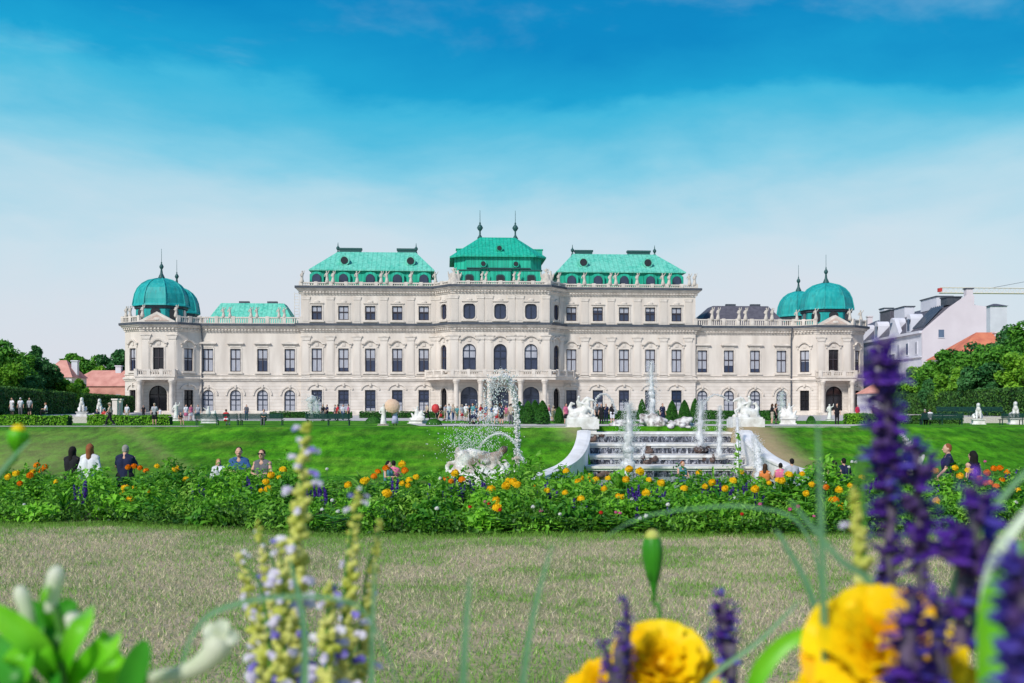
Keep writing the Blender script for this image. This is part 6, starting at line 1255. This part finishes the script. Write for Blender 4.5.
for px, py in [(37,464),(45,466),(41,470),(30,474),(134,466),(140,469),(128,467),(146,471),(386,469),(374,475),(378,472),(405,472),(451,482),(462,479),(835,498),(987,474),(994,470),(1000,469),(990,481),(1002,478),(985,484),(979,478),(1007,473),(996,486),(915,505),(20,484),(446,479),(826,486)]: flower(px, py, 'org', 'orange marigold', sz=1.05)
for px, py in [(440,478),(327,470),(332,500),(322,508),(338,512),(497,520),(632,498),(640,521),(646,517),(852,460),(856,463),(849,465),(735,498),(560,515),(668,505),(884,506),(1016,503),(24,505),(232,494),(905,452),(437,510),(533,505)]: flower(px, py, 'wht', 'white flower', 'white_flower', sz=.9)
for px, py in [(485,499),(492,506),(616,510),(620,514),(700,508),(790,510),(798,506),(814,516),(760,503),(212,506),(985,462),(541,512)]: flower(px, py, 'pnk', 'pink flower', 'pink_flower', sz=.8)
for px, py in [(489,503),(500,510),(470,505),(601,512),(706,515),(742,512)]: flower(px, py, 'redf', 'small red flower', 'red_flower', sz=.9)
# small violet salvias in the bed
def salv_mesh(seed):
    q = np.random.RandomState(seed); n = 120; t_ = q.rand(n); a = q.rand(n)*6.28; r = .011*(1-t_*.7); C = np.stack([r*np.cos(a),r*np.sin(a),t_*.13],1)
    return leaves('flower_spike', C, .009, 'pur', up=.3, seed=seed)
sv = [salv_mesh(i) for i in range(3)]
for i, (px, py) in enumerate([(452,484),(457,480),(461,486),(472,482),(447,492),(540,486),(545,483),(549,488),(553,492),(318,482),(323,486),(310,489),(395,480),(430,485),(575,500),(600,486),(633,490),(637,486),(655,487),(660,492),(702,478),(708,484),(715,480),(722,484),(730,488),(736,491),(748,484),(668,512),(758,492),(821,487),(868,484),(876,478),(935,486),(1010,470),(198,484),(205,490),(84,480),(78,486),(246,478),(256,484),(664,498),(590,505),(484,482),(640,505)]):
    t_ = min(1, max(0,(py-464)/46)); d = bed_front(X(px,9.2))+2.1-1.8*t_; p = W(px,py,d); z = max(.16, p.z)
    r = empty('violet_salvia', (p.x,p.y,0), rnd.uniform(0,6), f'dark violet salvia spike {where(p.x)}', 'flower', f'dark violet salvia spikes {where(p.x)}')
    s = MB(); s.tube([(0,0,0),(.008,0,z-.08)], .003, 'stemg', 5); s.build('stem', r)
    for k in range(3): o = link('flower_spike', sv[(i+k)%3], r, (0.008+(.03*(k-1)),.02*(k%2),z-.12-.02*k)); o.rotation_euler = (rnd.uniform(-.15,.15),rnd.uniform(-.2,.2)+.12*(k-1),0)
# a tall slender spike standing out of the bed
r = empty('tall_spike_plant', (X(738,9.0),9.0,0), 0, 'tall slender green plant with small pale buds rising before the right pedestal', 'plant')
s = MB(); s.tube([(0,0,0),(.01,0,.4),(0,0,.70)], [.006,.005,.002], 'stemg', 6); s.build('stem', r)
q = np.random.RandomState(3); n = 70; t_ = q.rand(n); a = q.rand(n)*6.28; C = np.stack([np.cos(a)*.035*(1-t_*.7),np.sin(a)*.035*(1-t_*.7),.28+t_*.42],1); link('buds', leaves('buds', C, .018, 'leaf_lt', seed=3), r)

# broad leaved plants standing between the flowers
def lance_plant(seed, h, n, wd, m):
    q = random.Random(seed); b = MB()
    for k in range(n):
        a = q.uniform(0,6.283); L_ = h*q.uniform(.6,1.1); e = q.uniform(.25,.9); z0 = h*q.uniform(0,.55); dr = Vector((math.cos(a),math.sin(a),0)); w_ = wd*q.uniform(.7,1.2)
        P = [Vector((0,0,z0))+dr*(L_*e*t_*.6)+Vector((0,0,L_*(1-e*.5)*(t_-.45*t_*t_))) for t_ in (0,.25,.5,.75,1)]; sd = Vector((-dr.y,dr.x,0)); vs = []
        for p, ww in zip(P, (.25,.9,1,.65,.05)): vs += [p-sd*w_*ww+Vector((0,0,w_*.3*ww)), p, p+sd*w_*ww+Vector((0,0,w_*.3*ww))]
        b.add(vs, [(i*3+j,i*3+j+1,i*3+j+4,i*3+j+3) for i in range(4) for j in range(2)], m)
    me = b.mesh('leaves'); at = me.attributes.new('rnd','FLOAT','POINT'); at.data.foreach_set('value', np.repeat(np.random.RandomState(seed).rand(n),15).astype(np.float32)); return me
LP = [lance_plant(1,.30,34,.011,'leaf'),lance_plant(2,.34,26,.016,'leaf_lt'),lance_plant(3,.26,40,.018,'leaf'),lance_plant(4,.36,30,.007,'leaf_lt')]
LN = [('bushy_plant','bushy narrow leaved plant'),('lance_leaf_plant','light long leaved plant'),('broad_leaf_plant','dark broad leaved plant'),('grassy_plant','pale grassy clump')]
for k in range(84):
    x = rnd.uniform(-6.4,6.4); y = bed_front(x)+rnd.uniform(.25,2.2); i = rnd.choice((0,0,1,2,2,3)); s_ = bed_h(y,x)/.30*rnd.uniform(.95,1.3)
    o = link('leaves', LP[i], empty(LN[i][0], (x,y,.01), rnd.uniform(0,6), f'{LN[i][1]} {where(x)}', 'plant', f'{LN[i][1]}s {where(x)}', scale=s_))
# ------------------------------------------------------------------ plants right in front of the camera
def path(pts, n=14):
    P = [Vector(p) for p in pts]; out_ = []
    for i in range(len(P)-1):
        p0, p1, p2, p3 = P[max(i-1,0)], P[i], P[i+1], P[min(i+2,len(P)-1)]
        for k in range(n): t_ = k/n; out_.append(.5*((2*p1)+(p2-p0)*t_+(2*p0-5*p1+4*p2-p3)*t_*t_+(3*p1-p0-3*p2+p3)*t_**3))
    out_.append(P[-1]); return out_
def blade(mb, pts, wid, m, fold=.25, up=Vector((0,0,1)), prof=None, face=None):
    """folded leaf blade along a curve; wid = max half-width; face: preferred direction the blade's flat side looks to"""
    P = path(pts, 8); n = len(P); vs = []
    for i, p in enumerate(P):
        t_ = i/(n-1); w_ = wid*(prof(t_) if prof else math.sin(math.pi*min(1,max(0,t_*.93+.05)))**.7)
        tg = (P[min(i+1,n-1)]-P[max(i-1,0)]).normalized(); f = face or Vector((0,-1,.4)); sd = tg.cross(f); sd = sd.normalized() if sd.length > 1e-4 else Vector((1,0,0)); nm = sd.cross(tg)
        vs += [p-sd*w_+nm*w_*fold, p-sd*w_*.5+nm*w_*fold*.35, p, p+sd*w_*.5+nm*w_*fold*.35, p+sd*w_+nm*w_*fold]
    mb.add(vs, [(i*5+j,i*5+j+1,(i+1)*5+j+1,(i+1)*5+j) for i in range(n-1) for j in range(4)], m)
M['fleaf'] = mat('fresh_leaf', (.13,.60,.01), (.32,.82,.04), 18, .4, trans=.45, spec=.4); M['fleaf_dk'] = mat('dark_fresh_leaf', (.03,.24,.015), (.07,.38,.02), 18, .4, trans=.3)
M['varieg'] = mat('variegated_leaf', (.55,.68,.50), (.75,.82,.68), 10, .45, trans=.3); M['bud'] = mat('pale_bud', (.62,.72,.42), (.88,.86,.76), 22, .5, trans=.4); M['grassy'] = mat('bluish_grass_blade', (.12,.30,.14), (.22,.42,.22), 12, .5, trans=.35)
M['fpur'] = mat('deep_violet_petal', (.05,.012,.20), (.17,.06,.50), 30, .6, trans=.35, spec=.2); M['fpur2'] = mat('blue_violet_petal', (.05,.035,.30), (.13,.10,.52), 25, .6, trans=.4, spec=.2)
M['calyx'] = mat('dark_purple_calyx', (.030,.014,.07), (.07,.035,.15), 40, .8); M['pstem'] = mat('purple_stem', (.13,.09,.16), (.08,.08,.09), 30, .7)
M['fyel'] = mat('rich_yellow_petal', (.98,.62,.002), (1.0,.80,.008), 14, .5, trans=.35, spec=.2); M['forg'] = mat('petal_base_orange', (.88,.40,.002), (.95,.55,.004), 14, .5, trans=.3)
M['ycal'] = mat('yellow_green_calyx', (.60,.66,.09), (.88,.86,.32), 40, .6, trans=.4); M['lilac'] = mat('pale_lilac_petal', (.72,.66,.86), (.90,.87,.95), 40, .6, trans=.45); M['blueli'] = mat('blue_lilac_petal', (.20,.16,.62), (.34,.28,.75), 40, .6, trans=.4)
def stemline(px, py, d, z0=0.0, bend=.02): p = W(px,py,d); return p
# --- dark violet salvia spikes
def salvia(tip, base_row, d, width, label, nwh=12, lean=0.0, seed=1, top_dense=True, pm='fpur', base=None):
    """tip=(px,py); flowering part runs down to base_row; rooted in the ground below"""
    q = random.Random(seed); a = W(tip[0],tip[1],d); c = W(tip[0]+lean,base_row,d); ground = Vector((c.x+(c.x-a.x)*.6,d+.03,0))
    r = empty('salvia', ground, 0, label, 'flower', 'large violet salvia spikes close to the camera'); o = ground
    s = MB(); s.tube([v-o for v in path([ground, c, (a+c)/2+Vector((.002,0,0)), a], 8)], [.0022+.0016*(1-i/24) for i in range(25)], 'pstem', 7); s.build('stem', r, True)
    for k in range(nwh):
        t_ = k/(nwh-1); t_ = t_**.82 if not top_dense else t_; p = c.lerp(a, t_)-o; w_ = width*(1-.42*t_) if top_dense else width*float(np.interp(t_,[0,.35,.6,.9,1],[.5,.62,1.0,1.05,.6])); w_ *= q.uniform(.85,1.15); b = MB(); n = q.choice((7,8,9)); gap = (a-c).length/nwh
        for j in range(n):
            an = 6.283*j/n+k*.7+q.uniform(-.3,.3); dr = Vector((math.cos(an),math.sin(an),q.uniform(.0,.9))).normalized(); L_ = w_*q.uniform(.45,.85); p0_ = p; p = p0_+(a-c).normalized()*gap*q.uniform(-.45,.45)
            b.tube([p, p+dr*L_*.5, p+dr*L_*.8], [w_*.10,w_*.19,w_*.12], 'calyx', 6)
            if q.random() < .8:
                e_ = p+dr*L_*.8; m_ = pm if q.random() < .7 else 'fpur2'; out_ = dr
                blade(b, [e_, e_+out_*w_*.22+Vector((0,0,w_*.14)), e_+out_*w_*.46+Vector((0,0,w_*.16))], w_*.19, m_, .5, face=Vector((-out_.x*.3,-out_.y*.3,1)))
                blade(b, [e_, e_+out_*w_*.28-Vector((0,0,w_*.05)), e_+out_*w_*.52-Vector((0,0,w_*.26))], w_*.30, m_, -.3, face=Vector((out_.x,out_.y,.6)))
            p = p0_
        b.build('whorl', r, True)
    return r
salvia((883,352), 660, .62, .0170, 'tallest violet salvia spike, reaching up in front of the palace corner', 15, 6, 1, False)
salvia((915,452), 665, .60, .0155, 'violet salvia spike right of the tallest one', 7, 6, 2, False)
salvia((976,497), 705, .55, .0215, 'violet salvia with wide spreading petals near the right edge', 6, -18, 3, False)
salvia((1020,566), 740, .36, .0190, 'very close blurred blue violet salvia in the right bottom corner', 8, 12, 4, True, 'fpur2')
salvia((1035,600), 760, .42, .0190, 'blurred salvia cut by the right edge', 7, 0, 9, True, 'fpur2')
salvia((626,607), 730, .70, .0125, 'small violet salvia tip in front of the left yellow marigold', 9, -6, 5)
salvia((605,650), 740, .70, .0115, 'short violet salvia side shoot at the left of the bottom marigold', 5, 14, 6)
salvia((722,603), 740, .72, .0120, 'small violet salvia between the two yellow marigolds', 8, 10, 7, False)
salvia((912,596), 760, .49, .0175, 'violet salvia standing right in front of the big yellow marigold', 9, -8, 8)
salvia((940,606), 770, .50, .0150, 'violet salvia at the right side of the big yellow marigold', 8, -6, 18)
# --- marigolds
def big_marigold(px, py, d, rad, label, seed, tilt=(R(55),0,0)):
    q = random.Random(seed); c = W(px,py,d); r = empty('marigold', (c.x,c.y+.01,0), 0, label, 'flower', 'big yellow marigolds close to the camera'); o = Vector((c.x,c.y+.01,0))
    s = MB(); s.tube([v for v in path([(0,.0,0),(.005,.01,c.z*.5),(0,.006,c.z-rad*.7)], 8)], .0032, 'stemg', 7); s.build('stem', r, True)
    s = MB(); s.lathe([(.004,-rad*.85),(rad*.28,-rad*.6),(rad*.33,-rad*.25),(rad*.2,-.0)], 'fleaf_dk', (0,.006,c.z), 12); s.build('calyx', r, True)
    T = Matrix.Translation((0,0,c.z)) @ Matrix.Rotation(R(42),4,'X'); b = MB(); b.ball(T @ Vector((0,0,0)), rad*.30, 'fyel', 12, 8)
    for ring, (n, rr, el, ln) in enumerate(((15,.30,-10,.84),(14,.26,10,.84),(13,.20,28,.82),(11,.14,46,.76),(8,.08,62,.66),(5,.02,78,.5))):
        for j in range(n):
            an = 6.283*(j+ring*.37)/n+q.uniform(-.12,.12); e_ = R(el+q.uniform(-8,8)); dr = Vector((math.cos(an)*math.cos(e_),math.sin(an)*math.cos(e_),math.sin(e_))); s0 = Vector((math.cos(an),math.sin(an),0))*rad*rr*.5; sd = Vector((-math.sin(an),math.cos(an),0)); nm = dr.cross(sd).normalized()
            L_ = rad*ln*q.uniform(.82,1.15); W_ = rad*.30*q.uniform(.85,1.2); vs = []; nu, nv = 6, 5; ph = q.uniform(0,6)
            for u_ in range(nu+1):
                t_ = u_/nu; wv = W_*(.25+.85*math.sin(min(1,t_*1.05)*math.pi*.55)); 
                for v_ in range(nv+1):
                    sv_ = v_/nv*2-1; ruff = .16*rad*t_*t_*math.sin(sv_*7+ph)*.5; tip = -.10*L_*(abs(sv_)**3)*(t_ > .95); curl = -.16*L_*t_*t_
                    p = s0+dr*(L_*t_+tip)+sd*wv*sv_+nm*(ruff)+Vector((0,0,1))*curl*.6+Vector((0,0,-.08*abs(sv_)*W_)); vs.append(T @ p)
            b.add(vs, [(i*(nv+1)+k,i*(nv+1)+k+1,(i+1)*(nv+1)+k+1,(i+1)*(nv+1)+k) for i in range(nu) for k in range(nv)], 'fyel' if q.random() < .93 else 'forg')
    b.build('petals', r, True)
    for k in range(3):
        l_ = MB(); z0 = c.z*(.82-.1*k); a = q.uniform(-1.2,1.2); blade(l_, [(0,0,z0),(math.sin(a)*.05,-.01,z0+.02),(math.sin(a)*.11,-.01,z0-.01)], .010, 'fleaf_dk'); l_.build('leaf', r, True)
    return r
big_marigold(664,672,.72,.036,'big yellow marigold cut by the bottom edge behind the green bud', 1)
big_marigold(612,700,.74,.030,'lower yellow marigold left of the bottom one', 2)
big_marigold(890,658,.545,.040,'largest yellow marigold, bottom right behind the salvia', 3)
big_marigold(846,722,.56,.030,'yellow marigold half below the frame left of the largest one', 4)
big_marigold(948,712,.56,.028,'yellow marigold mostly hidden in the right bottom corner', 5)
# --- closed buds
def bud(tip, py2, d, rad, label, m='fleaf_dk', rootdx=0, tipm=None, lean=0, via=None):
    a = W(tip[0],tip[1],d); c = W(tip[0]+lean,py2,d); g0 = Vector((c.x+rootdx,d+.05,0)); r = empty('flower_bud', g0, 0, label, 'flower bud'); ln = (a-c).length
    s = MB(); s.tube([v-g0 for v in path([g0]+([W(*v_,d) for v_ in via] if via else [W(tip[0]+lean*2+6,700,d)])+[c], 10)], .0019, 'stemg', 7); s.build('stem', r, True)
    ax = (a-c).normalized(); b = MB(); P = [c-g0+ax*ln*k/10 for k in range(11)]; b.tube(P, [rad*v for v in (.14,.20,.30,.45,.62,.80,.94,1.0,.97,.82,.45)], m, 12)
    for k in range(6): w_ = k*1.047; b.tube([P[i]+Vector((math.cos(w_),math.sin(w_),0))*rad*v*.93 for i, v in ((3,.45),(5,.8),(7,1.0),(8,.97),(9,.82))], rad*.12, m, 5)
    b.build('calyx', r, True)
    if tipm: b = MB(); b.ball(a-g0-ax*rad*.35, rad*.72, tipm, 10, 7); b.build('petal_tip', r, True)
bud((652,533), 602, .95, .0088, 'slim green bud with yellowish tip on a long thin stem before the lawn', 'fleaf_dk', .01, 'ycal', 2)
bud((19,428), 458, .80, .0080, 'blurred yellow green bud at the left edge beside the left terrace', 'fleaf', -.10, 'fyel', -3, [(-60,620),(-25,510)])
# --- yellow and lilac spikes
def ylspike(tip, d, wid, label, nwh, row2, lean=0, seed=1, lil=.6):
    q = random.Random(seed); a = W(tip[0],tip[1],d); c = W(tip[0]+lean,row2,d); g0 = Vector((c.x+q.uniform(-.02,.02),d+.02,0)); r = empty('yellow_lilac_spike', g0, 0, label, 'flower', 'pale yellow and lilac flower spikes close to the camera')
    s = MB(); s.tube([v-g0 for v in path([g0,c,a], 12)], [.0024-.0014*i/24 for i in range(25)], 'stemg', 6); s.build('stem', r, True)
    for k in range(nwh):
        t_ = k/(nwh-1); p = c.lerp(a,t_)-g0; w_ = wid*1.15*(1-.55*t_**1.5); b = MB(); l2 = MB(); n = 8; nl = 0
        for j in range(n):
            an = 6.283*j/n+k*.9+q.uniform(-.3,.3); dr = Vector((math.cos(an),math.sin(an),q.uniform(.1,1.0))).normalized(); L_ = w_*q.uniform(.55,1.0); p0_ = p; p = p0_+(a-c).normalized()*(a-c).length/nwh*q.uniform(-.5,.5)
            b.tube([p,p+dr*L_*.5,p+dr*L_*.95], [w_*.13,w_*.30,w_*.18], 'ycal', 7)
            if q.random() < .8*lil*(1-t_*.35) and (k%2 == 0 or q.random() < .3):
                e_ = p+dr*L_*.9; m_ = 'blueli' if q.random() < .12+(.45 if t_ < .3 else 0) else 'lilac'; nl += 1
                l2.tube([e_, e_+dr*w_*.3, e_+dr*w_*.55-Vector((0,0,w_*.1))], [w_*.14,w_*.22,w_*.1], m_, 7); blade(l2, [e_+dr*w_*.3,e_+dr*w_*.7-Vector((0,0,w_*.2)),e_+dr*w_*.9-Vector((0,0,w_*.55))], w_*.26, m_, -.3)
            p = p0_
        b.build('calyx_whorl', r, True)
        if nl: l2.build('petal_whorl', r, True)
    return r
ylspike((306,433), .86, .0140, 'tallest yellow and lilac spike left of the picture centre', 19, 700, -18, 1)
ylspike((357,500), .88, .0120, 'second tallest yellow spike right of the tallest one', 13, 700, -14, 2, .45)
ylspike((379,527), .92, .0095, 'slim pale yellow spike furthest right of its clump', 12, 700, -22, 3, .15)
ylspike((258,528), .90, .0095, 'thin yellow spike left of the tallest one', 12, 700, 30, 4, .25)
ylspike((240,560), .84, .0115, 'broad pale yellow spike at the left of the clump', 11, 705, 34, 5, .25)
ylspike((282,548), .82, .0130, 'short yellow spike half hidden under the tallest one', 11, 720, 4, 6, .7)
ylspike((330,590), .80, .0130, 'low yellow and lilac spike at the bottom of the clump', 9, 720, -4, 7, .8)
ylspike((262,625), .78, .0125, 'low left yellow and blue spike touching the bottom edge', 7, 730, 8, 8, .9)
ylspike((348,560), .95, .0100, 'yellow spike right behind the low ones', 9, 700, 2, 10, .5)
ylspike((854,492), .66, .0075, 'narrow bright yellow spike left of the tall violet salvia', 10, 580, 10, 9, .05)
# --- leafy plant with white tubular buds, bottom left
dn = .62
def P_(px, py, d=dn): return W(px,py,d)
g0 = Vector((P_(60,683).x, dn+.05, 0)); r = empty('white_tobacco_plant', g0, 0, 'bright green leafy plant with long white buds in the left bottom corner', 'plant')
s = MB(); s.tube([v-g0 for v in path([g0, P_(62,760), P_(66,660)], 8)], .004, 'stemg', 8); s.tube([v-g0 for v in path([P_(66,700),P_(40,650),P_(30,625)], 6)], .0022, 'stemg', 7); s.tube([v-g0 for v in path([P_(66,700),P_(62,640),P_(55,605)], 6)], .0022, 'stemg', 7); s.tube([v-g0 for v in path([P_(70,720),P_(120,695),P_(150,678)], 6)], .0025, 'stemg', 7); s.build('stem', r, True)
for pts, w_, m_ in (([(68,690),(40,650),(8,622),(-30,600)],.0075,'fleaf'),([(60,690),(88,665),(108,645),(118,632)],.0075,'fleaf'),([(60,700),(62,650),(50,600),(46,590)],.006,'fleaf'),([(50,700),(20,680),(0,650),(-20,640)],.008,'fleaf_dk'),([(60,690),(40,655),(22,630),(14,612)],.007,'fleaf'),([(62,690),(70,650),(84,622),(92,606)],.006,'fleaf'),([(58,690),(48,640),(36,612),(30,600)],.006,'fleaf_dk'),([(80,700),(60,660),(68,615),(74,600)],.010,'fleaf_dk'),([(85,710),(110,690),(112,660),(104,630)],.009,'fleaf'),([(110,715),(128,690),(140,660),(146,640)],.008,'fleaf_dk'),([(70,710),(30,700),(20,665),(28,640)],.010,'fleaf'),([(30,720),(10,690),(18,660),(35,650)],.009,'fleaf_dk')):
    l_ = MB(); blade(l_, [P_(px,py,dn-.02*math.sin(px))-g0 for px, py in pts], w_, m_, .35); l_.build('leaf', r, True)
for pts, rr in (([(32,640),(27,612),(18,586)],(.0024,.0036,.0046,.0018)),([(50,612),(53,590),(58,566)],(.0028,.0042,.0050,.0018)),([(150,678),(185,672),(212,655),(222,638)],(.0035,.0050,.0078,.0062)),([(72,640),(74,625),(72,612)],(.003,.004,.005,.002))):
    b = MB(); P = path([P_(*p)-g0 for p in pts], 6); n = len(P); b.tube(P, [float(np.interp(i/(n-1),[0,.4,.8,1],rr)) for i in range(n)], 'bud', 12); b.build('flower_bud', r, True)
b = MB()
for k in range(5): 
    an = k*1.257; c = P_(220,642)-g0; blade(b, [c, c+Vector((math.cos(an)*.006,-.002,math.sin(an)*.006+.003)), c+Vector((math.cos(an)*.011,.0,math.sin(an)*.011+.002))], .0045, 'bud')
b.build('petals', r, True)
# --- single leaves and grass blades
def leafthing(name, pts, d, w_, m, label, root=None, cat='leaf', dd=0, group=None):
    p = [W(px,py,d+dd*i/len(pts)) for i, (px, py) in enumerate(pts)]; g0 = Vector((p[0].x, d+.03, 0)); b = MB(); b.tube([Vector((0,0,0)), (p[0]-g0)*.5+Vector((.002,0,0)), p[0]-g0], min(.0016, w_*.35), m, 5)
    blade(b, [v-g0 for v in p], w_, m, .3, prof=lambda t_: min(1,.3+t_*2.2)*max(.03,(1-t_))**.45); o = b.build(name, None, True, g0); tag(o, label, cat, group)
leafthing('broad_leaf', [(742,740),(756,680),(782,646),(812,634),(832,646)], .60, .0062, 'fleaf', 'bright green arching leaf between the two big marigolds')
leafthing('broad_leaf', [(985,760),(990,640),(1000,588),(1030,548),(1075,500)], .46, .0085, 'fleaf', 'broad bright green leaf at the right edge')
leafthing('broad_leaf', [(990,760),(984,640),(992,566),(1024,516),(1075,468)], .47, .0038, 'varieg', 'pale white edged leaf across the right edge')
leafthing('broad_leaf', [(900,760),(898,710),(930,650),(940,640)], .58, .008, 'fleaf_dk', 'dark green leaf beside the largest marigold')
GB = 'blurred grass blades close to the camera'
for i, (pts, d, w_, lb) in enumerate((
    ([(826,760),(823,600),(820,500),(817,415)],.55,.0022,'tall straight blade rising in front of the right bank'),
    ([(460,760),(465,640),(470,575)],.60,.0024,'short upright blade left of the picture centre'),
    ([(514,760),(530,630),(552,545)],.62,.0022,'upright blade near the picture centre'),
    ([(824,780),(822,600),(800,525),(750,507),(690,509),(640,518),(603,538)],.75,.0012,'long blade arching over the flower bed left of the bud'),
    ([(165,760),(190,640),(240,603),(330,598),(370,620),(400,690)],.62,.0018,'curved blade arching across the yellow spikes'),
    ([(371,760),(372,640),(375,560)],.66,.0020,'straight blade behind the right yellow spikes'),
    ([(930,760),(880,600),(840,560),(810,525),(790,500)],.60,.0026,'blade leaning left behind the tall salvia'),
    ([(838,760),(815,610),(785,545),(775,530)],.66,.0026,'thin olive blade leaning left over the lawn'),
    ([(-60,640),(-30,520),(4,468),(30,440)],.78,.0026,'short blade at the left edge under the yellow bud'),
    ([(935,760),(955,580),(1000,500),(1060,440)],.58,.0028,'blade crossing behind the right salvias'),
    ([(690,760),(700,690),(760,640),(800,600)],.70,.0022,'thin blade behind the green arching leaf'),
    ([(300,760),(305,640),(290,560)],.7,.0030,'blade inside the yellow spike clump'))): leafthing('grass_blade', pts, d, w_, 'grassy', lb, cat='grass blade', group=GB)
